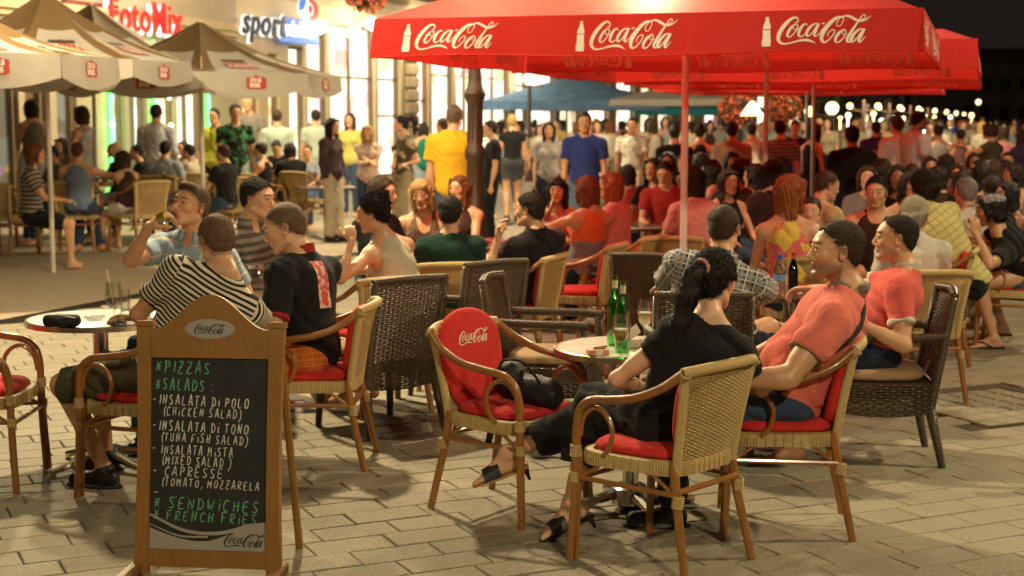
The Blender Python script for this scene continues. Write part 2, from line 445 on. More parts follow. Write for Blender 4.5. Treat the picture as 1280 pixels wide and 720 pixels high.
def head_field(f, HC, H, s=1.0, fem=False, k=.014, ears=True, jaw=1.0):
    P = lambda x, y, z: HC+H@(np.array([x, y, z])*s)
    E = lambda c, r, kk=k, sub=False, M=None: f.ell(P(*c), np.array(r)*s, H if M is None else H@M, kk, sub)
    E((0, -.016, .030), (.074, .094, .083))
    E((0, .022, .012), (.066, .074, .078))
    E((0, .030, -.045), (.054, .058, .070), .02)
    jw = .050*jaw*(0.9 if fem else 1)
    for sx in (-1, 1):
        f.cap(P(sx*jw, .000, -.060), P(sx*.018, .070, -.098), .020*s, .017*s, .02)
        E((sx*.036, .060, -.022), (.024, .024, .022), .016)      # cheek
        E((sx*.014, .096, -.040), (.0085, .010, .008), .006)
    E((0, .076, -.098), (.021, .018, .017), .016)
    f.cap(P(-.034, .079, .026), P(.034, .079, .026), .011*s, None, .014)
    for sx in (-1, 1): E((sx*.031, .098, .006), (.018, .015, .0115), .010, True)
    for sx in (-1, 1):      # lids
        f.cap(P(sx*.0175, .0885, .0075), P(sx*.031, .0915, .0115), .0042*s, None, .004); f.cap(P(sx*.031, .0915, .0115), P(sx*.045, .083, .0075), .0042*s, None, .004)
        f.cap(P(sx*.0185, .0880, -.0015), P(sx*.031, .0895, -.0045), .0036*s, None, .004); f.cap(P(sx*.031, .0895, -.0045), P(sx*.044, .082, -.0005), .0036*s, None, .004)
    f.cap(P(0, .087, .012), P(0, .1045, -.027), .0078*s, .0098*s, .008)
    E((0, .106, -.032), (.0105, .010, .0085), .006)
    E((0, .078, -.064), (.026, .016, .018), .012)
    for sx in (-1, 1): f.cap(P(sx*.004, .0925, -.0585), P(sx*.020, .084, -.0625), .0036*s, .0018*s, .004)
    f.cap(P(-.011, .0905, -.0705), P(.011, .0905, -.0705), .0042*s, None, .004)
    f.cap(P(-.022, .0905, -.0645), P(0, .0965, -.0645), .0016*s, None, .003, True); f.cap(P(.022, .0905, -.0645), P(0, .0965, -.0645), .0016*s, None, .003, True)
    E((0, .082, -.083), (.014, .007, .004), .012, True)
    if ears:
        for sx in (-1, 1):
            M = basis(-sx*18, 8, 0)
            E((sx*.077, -.008, -.008), (.008, .018, .031), .006, False, M)
            E((sx*.084, -.004, -.004), (.006, .009, .017), .004, True, M)
    return P
def hand_field(f, wr, fd, pn, side, curl=.5, s=1.0, grip=0, k=.006, spread=1.0):
    """wr wrist; fd towards the fingers; pn palm normal; side +1: thumb lies along +cross(fd,pn)"""
    fd = unit(fd); pn = np.array(pn, float); pn = unit(pn-fd*(pn@fd)); sd = np.cross(fd, pn)*side
    Mx = np.stack([sd, fd, pn], 1)
    f.ell(wr+fd*.045*s, np.array([.040, .055, .016])*s, Mx, .012)
    f.ell(wr+fd*.03*s+sd*.022*s+pn*.006, np.array([.018, .032, .016])*s, Mx, .01)
    L = [(.026, .070, .027, .0088), (.009, .074, .0295, .0090), (-.009, .071, .027, .0086), (-.026, .060, .022, .0078)]
    c = curl if isinstance(curl, (list, tuple)) else [curl]*4
    for i, (o, ln, st, r) in enumerate(L):
        p = wr+fd*(.085 if i < 3 else .078)*s+sd*o*s*1.0; a = 0
        sp = (1.5-i)*.06*spread
        for j, (seg, r2) in enumerate(((.042*ln/.074, r), (.026, r*.93), (.020, r*.84))):
            a += c[i]*(1.15, 1.35, .9)[j]
            d = unit(fd*math.cos(a)+pn*math.sin(a)+sd*sp*math.cos(a)); q = p+d*seg*s
            f.cap(p, q, r2*s, r2*.94*s, .004); p = q
    p = wr+fd*.025*s+sd*.030*s+pn*.004; tc = grip
    for j, (seg, r2) in enumerate(((.034, .012), (.030, .0105), (.024, .0095))):
        a = .75-.30*j-.35*tc
        d = unit(fd*math.cos(a)+sd*math.sin(a)*.9+pn*(.15+tc*.9+.25*j*tc)); q = p+d*seg*s; f.cap(p, q, r2*s, r2*.92*s, .005); p = q
def foot_field(f, an, fd, up, s=1.0, toes=True, k=.02):
    """an ankle centre, fd toward toes, up = instep normal"""
    fd = unit(fd); up = np.array(up, float); up = unit(up-fd*(up@fd)); sd = np.cross(fd, up)
    f.cap(an, an-up*.045*s-fd*.035*s, .034*s, .029*s, k)
    f.cap(an-up*.01*s, an+fd*.11*s-up*.055*s, .034*s, .022*s, k)
    for o in (-.022, .022): f.cap(an-up*.055*s-fd*.01*s, an+fd*.12*s-up*.062*s+sd*o*s, .024*s, .019*s, k)
    if toes:
        for i, o in enumerate((-.030, -.013, .002, .016, .029)):
            e = (.175, .172, .165, .155, .143)[i]
            f.cap(an+fd*.125*s-up*.064*s+sd*o*s, an+fd*e*s-up*.069*s+sd*o*s*1.05, (.013, .0095, .009, .0088, .0085)[i]*s, (.0105, .008, .0075, .0075, .007)[i]*s, .004)
def shoe_field(f, an, fd, up, s=1.0, g=.006):
    fd = unit(fd); up = np.array(up, float); up = unit(up-fd*(up@fd)); sd = np.cross(fd, up)
    f.cap(an-up*.01, an-up*.045*s-fd*.03*s, .038*s+g, .034*s+g, .02)
    f.cap(an-up*.045*s, an+fd*.15*s-up*.058*s, .036*s+g, .028*s+g, .02)
    f.ell(an-up*.083*s+fd*.055*s, np.array([.047, .145, .020])*s, np.stack([sd, fd, up], 1), .008)

def person(sp):
    """sp: hip (x,y,z), yaw, head (x,y,z) centre, hyaw/hpitch/hroll, arms, legs, clothes, hair; returns the root Empty"""
    g = sp.get; s = g('s', 1.0); fem = g('fem', False); q = g('q', 1)          # q 0 far, 1 mid, 2 near
    hip = np.array(sp['hip'], float); yaw = g('yaw', 0); syaw = g('syaw', yaw)
    Hm = basis(g('hyaw', syaw), g('hpitch', 0), g('hroll', 0)); HC = np.array(sp['head'], float)
    origin = np.array([hip[0], hip[1], 0.0])
    NB = HC+Hm@np.array([0, -.035, -.115])*s-np.array([0, 0, .055])*s+basis(syaw)[:, 1]*(-.015)
    up = unit(NB-hip); L = np.linalg.norm(NB-hip)
    fs = basis(syaw)[:, 1]; rt = unit(np.cross(fs, up)); fw = np.cross(up, rt); T = np.stack([rt, fw, up], 1)
    pr = basis(yaw)[:, 0]; pf = basis(yaw)[:, 1]
    fat = g('fat', 1.0); sw = (.158 if fem else .186)*s*g('sw', 1)
    tor = lambda x, y, z: hip+rt*x*s+fw*y*s+up*(z*L)
    # ---- joints
    sh = {-1: tor(-sw/s, -.005, .85), 1: tor(sw/s, -.005, .85)}
    if g('shrug'): sh = {k: v+np.array(g('shrug').get(k, (0, 0, 0))) for k, v in sh.items()}
    arms = {}
    for sd in (-1, 1):
        a = (g('arms') or {}).get(sd) or {}
        if 'w' in a:
            e, w = ik(sh[sd], a['w'], .285*s, .25*s, a.get('pole', (rt*sd*.5-np.array([0, 0, 1])-fw*.3)))
        elif g('stand'):
            sw_ = a.get('swing', 0); e = sh[sd]+unit(-up+rt*sd*.16+fw*sw_*.5)*.285*s; w = e+unit(-up+rt*sd*.04+fw*(.18+sw_*.6))*.25*s
        else:
            e, w = ik(sh[sd], NB+fs*.36*s+rt*sd*.13*s-np.array([0, 0, .36]), .285*s, .25*s, rt*sd*.6-np.array([0, 0, 1.0])-fw*.2)
        arms[sd] = (sh[sd], e, w, a)
    legs = {}
    for sd in (-1, 1):
        l = (g('legs') or {}).get(sd) or {}
        hj = hip+pr*sd*.088*s-np.array([0, 0, .01])
        if 'a' in l: kn, an = ik(hj, l['a'], .43*s, .43*s, l.get('pole', pf*.6+np.array([0, 0, 1.0])))
        elif g('stand'):
            st = l.get('step', 0); kn, an = ik(hj, np.array([hip[0], hip[1], 0])+pr*sd*.10*s+pf*st+np.array([0, 0, .085*s+max(0, -st)*.12]), .44*s, .43*s, pf)
        else: kn, an = ik(hj, hip+pr*sd*.14*s+pf*.42*s+np.array([0, 0, .085-hip[2]]), .43*s, .43*s, pf*.6+np.array([0, 0, 1.0]))
        legs[sd] = (hj, kn, an, l)
    # ---- body
    B = Field()
    br = dict(w=.130 if fem else .142, c=.142 if fem else .165)
    B.ell(hip+up*.02, np.array([.162 if fem else .152, .115, .115])*s, np.stack([pr, pf, np.array([0, 0, 1.])], 1), .05)
    B.ell(tor(0, 0, .36), np.array([br['w']*.93*fat, .094*fat, .5*L/s*.52])*s, T, .05)
    if fat > 1.05: B.ell(tor(0, .045, .28), np.array([.12, .10, .12])*s*fat, T, .06)
    B.ell(tor(0, .0, .68), np.array([br['c']*fat, .108*fat, .34*L/s])*s, T, .05)
    B.cap(tor(-.10, -.012, .80), tor(.10, -.012, .80), .058*s, None, .05)
    for sd in (-1, 1):
        B.cap(NB+up*.03*s-fw*.01, sh[sd], .040*s, .045*s, .04)
        B.ell(sh[sd]+rt*sd*.002, .048*s if fem else .056*s, None, .03)
        if fem: B.ell(tor(sd*.070, .088, .64), np.array([.058, .048, .056])*s, T, .03)
        a, e, w, aa = arms[sd]; th = .85 if fem else 1.0*g('bulk', 1)
        B.cap(a, e, .047*s*th, .036*s*th, .03)
        B.cap(a+(e-a)*.35, a+(e-a)*.7, .046*s*th, .042*s*th, .02)
        B.cap(e, w, .037*s*th, .024*s*th, .02); B.cap(e+(w-e)*.15, e+(w-e)*.45, .039*s*th, .034*s*th, .02)
        hj, kn, an, ll = legs[sd]
        B.cap(hj, kn, .088*s*g('legw', 1), .054*s, .04); B.cap(kn, an, .050*s, .032*s, .03)
        bk = unit(np.cross(pr, an-kn)); bk = bk if bk@pf < 0 or g('nobk') else -bk
        B.cap(kn+(an-kn)*.2+bk*.018, kn+(an-kn)*.45+bk*.014, .042*s, .036*s, .03)
    B.cap(NB, HC+Hm@np.array([0, -.02, -.05])*s, (.047 if fem else .058)*s, (.046 if fem else .056)*s, .025)
    P = head_field(B, HC, Hm, s*g('hs', 1), fem, k=.014, ears=g('ears', True), jaw=g('jaw', 1))
    boxes = []
    for sd in (-1, 1):
        a, e, w, aa = arms[sd]; fd = aa.get('fd', w-e); pn = aa.get('pn', -np.array([0, 0, 1.0])-rt*sd*.3)
        hand_field(B, w, fd, pn, aa.get('side', -sd if True else 1), aa.get('curl', .45), s*(.92 if fem else 1), aa.get('grip', 0))
        if q >= 1 and aa.get('fine', q == 2):
            c = w+unit(fd)*.085*s; boxes.append((c-.115*s, c+.115*s, .0042 if q == 2 else .006))
        hj, kn, an, ll = legs[sd]
        if ll.get('bare'):
            foot_field(B, an, ll.get('fd', pf), ll.get('up', (0, 0, 1)), s)
            c = an+unit(ll.get('fd', pf))*.07; boxes.append((c-.15, c+.15, .0045 if q == 2 else .008))
        else: foot_field(B, an, ll.get('fd', pf), ll.get('up', (0, 0, 1)), s*.92, False)
    hb = .15*s*g('hs', 1); boxes.insert(0, (HC-hb, HC+hb, {2: .0042, 1: .0062, 0: .011}[q]))
    lo, hi = B.bounds(.03); h0 = {2: .013, 1: .017, 0: .026}[q]
    F, ax = B.grid(lo, hi, h0); skips = [(b[0]+h0*1.2, b[1]-h0*1.2) for b in boxes]
    V, Q = polygonise(F, ax, h0, skips); Vs = [V]; Qs = [Q]; n = len(V)
    done = []
    for b in boxes:
        F, ax = B.grid(b[0], b[1], b[2]); v, qd = polygonise(F, ax, b[2], [(d[0], d[1]) for d in done]); Vs.append(v); Qs.append(qd+n); n += len(v); done.append(b)
    V = np.concatenate(Vs); Q = np.concatenate(Qs)
    # tint: lips, brows, stubble, eye line
    l = (V-HC)@Hm/s/g('hs', 1); x, y, z = l.T; tint = np.ones((len(V), 3))
    hc = np.array(g('brow', (.16, .10, .08)))
    def put(mask, c, wgt):
        wv = (mask*wgt)[:, None]; tint[:] = tint*(1-wv)+tint*np.array(c)*wv
    fr = y > .045
    sm = lambda v, a, b: np.clip((v-a)/(b-a), 0, 1)
    inh = (np.abs(z) < .16) & (np.abs(x) < .1)
    lipm = fr*(1-sm(np.sqrt((x/.024)**2+((z+.0650)/.0095)**2), .8, 1.15))*inh
    put(fr*inh*(1-sm(np.sqrt((x/.023)**2+((z+.0645)/.0022)**2), .7, 1.2)), (.35, .22, .22), .9)
    put(lipm, (1.0, .74, .72) if not fem else (.95, .50, .50), 1.0)
    put(fr*inh*(1-sm(np.abs(z-.0245-.10*(.03-np.abs(np.abs(x)-.03))), .003, .0065))*(1-sm(np.abs(np.abs(x)-.031), .017, .022)), hc, .8 if not fem else .65)
    put(fr*inh*(1-sm(np.sqrt(((np.abs(x)-.031)/.016)**2+((z-.002)/.0035)**2), .7, 1.2)), (.12, .09, .08), .9)
    if g('hair'):       # short growth thins out past the hairline
        hl_ = g('hline', 0); dd_ = ((y-(.060-hl_))-(z-(.060-hl_*.3)))*.7071; nz_ = .004*np.sin(x*310+z*170)+.003*np.sin(z*420+y*260)
        put((np.abs(z) < .13)*(np.abs(x) < .1)*(np.abs(y) < .13)*np.clip(1-(dd_+nz_)/.016, 0, 1)*(z > -.075), (.38, .30, .27), .8)
    if g('stubble'): put(inh*(y > -.01)*sm(-z, .035, .06)*(1-sm(y, .2, .3))*(z > -.135), (.42, .40, .40), g('stubble'))
    put(fr*inh*(1-sm(np.sqrt(((np.abs(x)-.040)/.022)**2+((z+.028)/.018)**2), .3, 1.2)), (1.0, .78, .74), .5)
    root = bpy.data.objects.new('person', None); col.objects.link(root); root.location = tuple(origin); root.empty_display_size = .1
    tag(root, sp['label'], 'person', g('group'))
    skin = g('skin', SK['a']); og = origin
    np_mesh('body', V-og, Q, skin, root, dict(tint=tint))
    if g('eyes', q >= 1 and not g('back')):
        for sd in (-1, 1):
            m = MB(); r = .0125; prof = []
            for i in range(9):
                a = math.pi*i/8; prof.append((r*math.sin(a), r*math.cos(a)))
            m.lathe(prof, 12, axis=tuple(Hm[:, 1]))
            mi = [0 if i < 12 else (1 if i < 24 else 2) for i in range(len(m.f))]
            m.m = mi; e = m.build('eye', [MATS['pupil'], MATS['iris'], MATS['eye_white']], root, 180)
            e.location = tuple(P(sd*.031, .0785, .0035)-og)
    # ---- garments
    seed = int(abs(hip[0]*971+hip[1]*577)*10) % 9999
    hc_ = {2: .0085, 1: .012, 0: .022}[q]; fa = {2: .0075, 1: .0055, 0: .0}[q]
    def garment(name, fld, mat, disp=True, h=None, amp=1.0):
        hh = h or hc_; lo, hi = fld.bounds(.02); F, ax = fld.grid(lo, hi, hh, fold(fa*amp, seed) if (disp and fa) else None)
        V, Q = polygonise(F, ax, hh)
        cen = V[Q].mean(1); cls = np.zeros(len(Q), int); best = np.full(len(Q), .11); seg = []
        for sd in (-1, 1):
            a, e, w, _ = arms[sd]
            for p0, p1, off in ((a, e, 0), (e, w, .285*s)):
                d = p1-p0; t = np.clip((cen-p0)@d/(d@d), 0, 1); dd = np.linalg.norm(cen-p0-t[:, None]*d, axis=1)
                m = (dd < best) & ((((cen-a)@rt)*sd > .005) | (off > 0)); seg.append((p0, d, off)); cls[m] = len(seg); best[m] = dd[m]
        C = V[Q].reshape(-1, 3); ck = np.repeat(cls, 4); al = (C-hip)@up; ac = (C-hip)@rt
        for n_, (p0, d, off) in enumerate(seg):
            m = ck == n_+1; L1 = np.linalg.norm(d); u1 = unit(np.cross(d, fw+.01)); u2 = unit(np.cross(d, u1))
            al[m] = ((C[m]-p0)@d)/L1+off+.9*L; ac[m] = np.arctan2((C[m]-p0)@u1, (C[m]-p0)@u2)*.06
        return np_mesh(name, V-og, Q, mat, root, dict(along=al, across=ac), 'CORNER')
    sleeve_cut = {}
    def torso(fld, gp, lo_t=-.02, hi_t=.9):
        fld.ell(hip+up*.02, np.array([.162 if fem else .155, .118, .115])*s+gp+.009, np.stack([pr, pf, np.array([0, 0, 1.])], 1), .06)
        fld.ell(tor(0, 0, .36), np.array([br['w']*fat, .100*fat, .5*L/s*.52])*s+gp, T, .08)
        if fat > 1.05: fld.ell(tor(0, .045, .28), np.array([.12, .10, .12])*s*fat+gp, T, .06)
        fld.ell(tor(0, .0, .68), np.array([br['c']*fat, .110*fat, .34*L/s])*s+gp, T, .06)
        if fem:
            for sd in (-1, 1): fld.ell(tor(sd*.070, .088, .64), np.array([.058, .048, .056])*s+gp, T, .035)
    def top_cuts(fld, neck=.066, depth=0):
        fld.cap(NB+up*.005+fw*.008, NB+up*.2*s, neck*s, neck*1.15*s, .012, True)
        if depth: fld.ell(NB+fw*.085*s-up*.02, np.array([.062, .08, depth])*s, T, .012, True)
    for gm in g('clothes', []):
        kind, mat = gm[0], gm[1]; o = gm[2] if len(gm) > 2 else {}
        fl = Field()
        if kind in ('tee', 'long', 'tank', 'strapless'):
            gp = o.get('gap', .014); torso(fl, gp)
            if kind in ('tee', 'long'):
                fl.cap(tor(-.10, -.012, .80), tor(.10, -.012, .80), .060*s+gp, None, .05)
                for sd in (-1, 1):
                    a, e, w, _ = arms[sd]
                    fl.cap(NB+up*.012-fw*.01, sh[sd], .040*s+gp*.7, .048*s+gp*.7, .04)
                    fl.ell(sh[sd], (.049 if fem else .057)*s+gp*.6, None, .03)
                    if kind == 'tee':
                        t = o.get('sleeve', .62); c = a+(e-a)*t
                        fl.cap(a, e, .054*s*g('bulk', 1)*(.9 if fem else 1)+gp, .050*s*g('bulk', 1)*(.9 if fem else 1)+gp, .03, cuts=[(c, unit(e-a))])
                        if o.get('cuff'):
                            f2 = Field(); c2 = a+(e-a)*(t-.06)
                            f2.cap(a, e, .054*s+gp+.0035, .050*s+gp+.0035, .01, cuts=[(c+unit(e-a)*.003, unit(e-a)), (c2, -unit(e-a))])
                            garment('cuff', f2, o['cuff'], h=min(hc_, .0075))
                    else:
                        fl.cap(a, e, .054*s+gp, .046*s+gp, .03)
                        c = e+(w-e)*o.get('sleeve', .85); fl.cap(e, w, .044*s+gp, .034*s+gp, .03, cuts=[(c, unit(w-e))])
            if kind == 'tank':
                for sd in (-1, 1):
                    fl.cap(tor(sd*.085, .055, .75), tor(sd*.065, .0, 1.0), .028*s, None, .02); fl.cap(tor(sd*.085, -.06, .75), tor(sd*.065, .0, 1.0), .028*s, None, .02)
                    fl.ell(sh[sd]+rt*sd*.03*s-up*.03, np.array([.07, .09, .10])*s, T, .015, True)
            if kind == 'strapless': fl.plane(tor(0, 0, o.get('top', .72)), up)
            if kind in ('tee', 'long', 'tank'): top_cuts(fl, o.get('neck', .066), o.get('depth', 0))
            fl.plane(hip-up*o.get('hem', .03 if not g('stand') else .10), -up)
            nm = {'tee': 'shirt', 'long': 'shirt', 'tank': 'top', 'strapless': 'top'}[kind]
            ob = garment(o.get('name', nm), fl, mat)
            if o.get('collar'):
                f3 = Field()
                f3.cap(NB+up*.005, NB+up*.07, .073*s, .066*s, .01, cuts=[(NB+up*.058-fw*.0, up+fw*.35), (NB+up*.005, -up)])
                if o['collar'] == 'shirt': f3.cap(NB+up*.010, NB+up*.055, .090*s, .070*s, .01, cuts=[(NB+up*.055, up)])
                f3.cap(NB+up*.0, NB+up*.2, .054*s, .058*s, .004, True)
                if o['collar'] != 'round': f3.ell(NB+fw*.085*s+up*.02, np.array([.03, .06, .06])*s, T, .006, True)
                garment('collar', f3, o.get('cmat', mat), h=.007 if q == 2 else .009)
        elif kind == 'trousers' or kind == 'shorts':
            gp = o.get('gap', .012)
            fl.ell(hip+up*.03, np.array([.162 if fem else .155, .118, .10])*s+gp, np.stack([pr, pf, np.array([0, 0, 1.])], 1), .05)
            for sd in (-1, 1):
                hj, kn, an, _ = legs[sd]
                if kind == 'shorts':
                    t = o.get('len', .85); d = kn-hj
                    if t <= 1: fl.cap(hj, kn, .092*s+gp, .066*s+gp*1.6, .03, cuts=[(hj+d*t, unit(d))])
                    else:
                        fl.cap(hj, kn, .092*s+gp, .062*s+gp, .03); fl.cap(kn, an, .060*s+gp*1.6, .06*s+gp, .03, cuts=[(kn+(an-kn)*(t-1), unit(an-kn))])
                else:
                    t = o.get('len', .97); d = an-kn; w = o.get('flare', .048)
                    fl.cap(hj, kn, .090*s*g('legw', 1)+gp, .062*s*g('legw', 1)+gp, .03); fl.cap(kn, an, .056*s*g('legw', 1)+gp, w*s+gp, .03, cuts=[(kn+d*t, unit(d))])
            fl.plane(hip+up*.12*s, up)
            garment({'trousers': 'trousers', 'shorts': 'shorts'}[kind], fl, mat, amp=1.3)
        elif kind == 'skirt':
            fl.ell(hip+up*.02, np.array([.165, .125, .11])*s+.01, np.stack([pr, pf, np.array([0, 0, 1.])], 1), .05)
            ln = o.get('len', .5)
            for sd in (-1, 1):
                hj, kn, an, _ = legs[sd]; d = kn-hj; fl.cap(hj, kn, .10*s, .10*s, .12, cuts=[(hj+d*ln, unit(d))])
            fl.plane(hip+up*.12*s, up); garment('skirt', fl, mat)
    for sd in (-1, 1):
        hj, kn, an, ll = legs[sd]
        if ll.get('bare') or not g('shoes'): continue
        f4 = Field(); shoe_field(f4, an, ll.get('fd', pf), ll.get('up', (0, 0, 1)), s)
        garment('shoe', f4, g('shoes'), disp=False, h={2: .007, 1: .010, 0: .02}[q])
    # ---- hair
    hk = g('hair'); hmat = g('hairmat', HR['dark'])
    if hk:
        hs = s*g('hs', 1); f5 = Field(); PP = lambda x, y, z: HC+Hm@(np.array([x, y, z])*hs)
        vol = g('hvol', .006); extra = []
        hl = g('hline', 0)      # raises the forehead line
        cutn = Hm@unit((0, .70, -.70)); cutp = PP(0, .060-hl, .060-hl*.3)
        cuts = [(cutp, cutn)]
        f5.ell(PP(0, -.016, .030), np.array([.074+vol, .094+vol, .083+vol*1.3])*hs, Hm, .012, cuts=cuts)
        f5.ell(PP(0, .020, .014), np.array([.066+vol*.8, .074+vol, .078+vol*1.2])*hs, Hm, .012, cuts=cuts)
        f5.ell(PP(0, -.058, -.020), np.array([.060, .038, .048])*hs+vol*.5, Hm, .02, cuts=[(PP(0, -.03, -.0), Hm@unit((0, 1, 0)))])
        if hk == 'short':
            for sd in (-1, 1): f5.cap(PP(sd*.071, .018, .03), PP(sd*.070, .014, -.008), .007*hs, .005*hs, .01)
        if hk == 'quiff': f5.ell(PP(0, .052, .095), np.array([.052, .035, .022])*hs, Hm, .02)
        if hk == 'pony':
            for sd in (-1, 1): f5.cap(PP(sd*.070, .02, .02), PP(sd*.05, -.07, .03), .012*hs, .016*hs, .02)
            b0 = PP(*g('pony0', (0, -.105, .055))); prev = b0; r = .024
            f5.ell(b0, .027*hs, None, .015)
            for i, dl in enumerate(g('ponyp', [(0, -.05, .0), (0, -.03, -.06), (0, -.0, -.08), (0, .01, -.07)])):
                nx = prev+Hm@(np.array(dl)*hs); r2 = (.034, .038, .032, .016, .006)[min(i, 4)]
                f5.cap(prev, nx, r*hs, r2*hs, .02); prev = nx; r = r2
        if hk == 'bun':
            for sd in (-1, 1): f5.cap(PP(sd*.070, .02, .02), PP(sd*.05, -.07, .03), .012*hs, .016*hs, .02)
            f5.ell(PP(0, -.075, .095), np.array([.045, .042, .038])*hs, Hm, .015)
        if hk in ('long', 'bob'):
            ln = {'long': g('hlen', .26), 'bob': g('hlen', .12)}[hk]
            for sd in (-1, 1):
                f5.cap(PP(sd*.050, .062, .075), PP(sd*.078, .022, -.02), .018*hs, .018*hs, .02)
                f5.cap(PP(sd*.078, .022, -.02), PP(sd*.072, .028, -.02-ln*.55), .020*hs, .014*hs, .02)
                f5.cap(PP(sd*.070, -.03, .02), PP(sd*.068, -.035, -ln), .034*hs, .026*hs, .03)
            f5.cap(PP(0, -.070, .02), PP(0, -.070, -ln), .046*hs, .040*hs, .03)
            f5.cap(PP(-.04, -.070, .0), PP(-.045, -.065, -ln*.95), .035*hs, .030*hs, .03); f5.cap(PP(.04, -.070, .0), PP(.045, -.065, -ln*.95), .035*hs, .030*hs, .03)
        if g('fringe'): f5.ell(PP(0, .075, .058), np.array([.056, .018, .030])*hs, Hm, .012)
        hh = {2: .0055, 1: .0085, 0: .016}[q]
        lo, hi = f5.bounds(.02)
        def hd(X, Y, Z):
            a = {2: .0018, 1: .0020, 0: .0035}[q]*(.15 if vol < .004 else 1)*(1.6 if hk in ('pony', 'long', 'bob', 'bun') else 1)
            lx = (X-HC[0])*Hm[0, 0]+(Y-HC[1])*Hm[1, 0]+(Z-HC[2])*Hm[2, 0]; ly = (X-HC[0])*Hm[0, 1]+(Y-HC[1])*Hm[1, 1]+(Z-HC[2])*Hm[2, 1]
            fq = 1 if q else .45
            if q and hk in ('short', 'quiff'):      # ragged hairline
                lz = (X-HC[0])*Hm[0, 2]+(Y-HC[1])*Hm[1, 2]+(Z-HC[2])*Hm[2, 2]
                dd = ((ly/hs-(.060-hl))-(lz/hs-(.060-hl*.3)))*.7071; nn = np.sin(lx*420+lz*130)*.003+np.sin(lx*230-lz*310)*.004
                return ((dd+nn+.004) > 0)*.02+a*(np.sin(lx*330*fq+np.sin(Z*40)*2)+np.sin(ly*290*fq+Z*50))
            return a*(np.sin(lx*330*fq+np.sin(Z*40)*2)+np.sin(ly*290*fq+Z*50))
        F, ax = f5.grid(lo, hi, hh, hd); V, Q = polygonise(F, ax, hh)
        tri = np.zeros((0, 3), int)
        ho = np_mesh('hair', V-og, Q, hmat, root)
        if q >= 1 and g('strands', 1):
            # many fine strands lying on the hair mass break its outline
            N = int((14000 if q == 2 else 3400)*g('strands', 1)); r = np.random.default_rng(seed)
            f0 = Q[r.integers(0, len(Q), N)]; b = r.uniform(0, 1, (N, 2))
            p = V[f0[:, 0]]*(1-b[:, :1])+V[f0[:, 2]]*b[:, :1]*b[:, 1:]+V[f0[:, 0]]*0+V[f0[:, 1]]*b[:, :1]*(1-b[:, 1:])
            nrm = np.cross(V[f0[:, 2]]-V[f0[:, 0]], V[f0[:, 3]]-V[f0[:, 1]]); nrm /= np.linalg.norm(nrm, axis=1)[:, None]+1e-9
            if hk in ('short', 'quiff'):
                flow = np.tile(Hm@np.array([0, .75, .25]), (N, 1)); lift = .62; ln = g('slen', .012)
                low = ((p-HC)@Hm[:, 2]) < .03; flow[low] = Hm@np.array([0, -.3, -1.0])
            else:
                flow = np.tile(np.array([0, 0, -1.0]), (N, 1)); lift = .04; ln = .03
                top = ((p-HC)@Hm[:, 2]) > .04
                if hk in ('pony', 'bun'): flow[top] = Hm@np.array([0, -1.0, .1]); low2 = ((p-HC)@Hm[:, 1]) > -.08; flow[low2] = Hm@np.array([0, -1, .15])
            flow = flow+r.normal(0, .22 if lift > .5 else .10, (N, 3)); flow -= nrm*(flow*nrm).sum(1)[:, None]; flow /= np.linalg.norm(flow, axis=1)[:, None]+1e-9
            d = flow+nrm*lift*r.uniform(.3, 1, (N, 1)); d /= np.linalg.norm(d, axis=1)[:, None]
            sdv = np.cross(d, nrm); sdv /= np.linalg.norm(sdv, axis=1)[:, None]+1e-9
            wv = (.0007 if q == 2 else .0013)*(1 if lift > .5 else 1.3); ll_ = ln*r.uniform(.5, 1.2, (N, 1))
            A = p-nrm*.001-sdv*wv; Bv = p-nrm*.001+sdv*wv; C2 = p+d*ll_*.6+sdv*wv*.6; D2 = p+d*ll_-nrm*ll_*(.0 if lift > .5 else .05)
            VV = np.stack([A, Bv, C2, D2], 1).reshape(-1, 3)-og; QQ = np.arange(4*N).reshape(N, 4)
            so = np_mesh('hair_strands', VV, QQ, hmat, root); so['kind'] = 'stuff'
    sp['_'] = dict(P=P, Hm=Hm, HC=HC, arms=arms, legs=legs, NB=NB, up=up, rt=rt, fw=fw, tor=tor, og=og, sh=sh, L=L)
    return root
pm('pupil', (.005, .005, .005), .15, vary=0); pm('iris', (.10, .055, .03), .2, vary=.2, scale=300); pm('eye_white', (.36, .32, .29), .25, vary=.03)

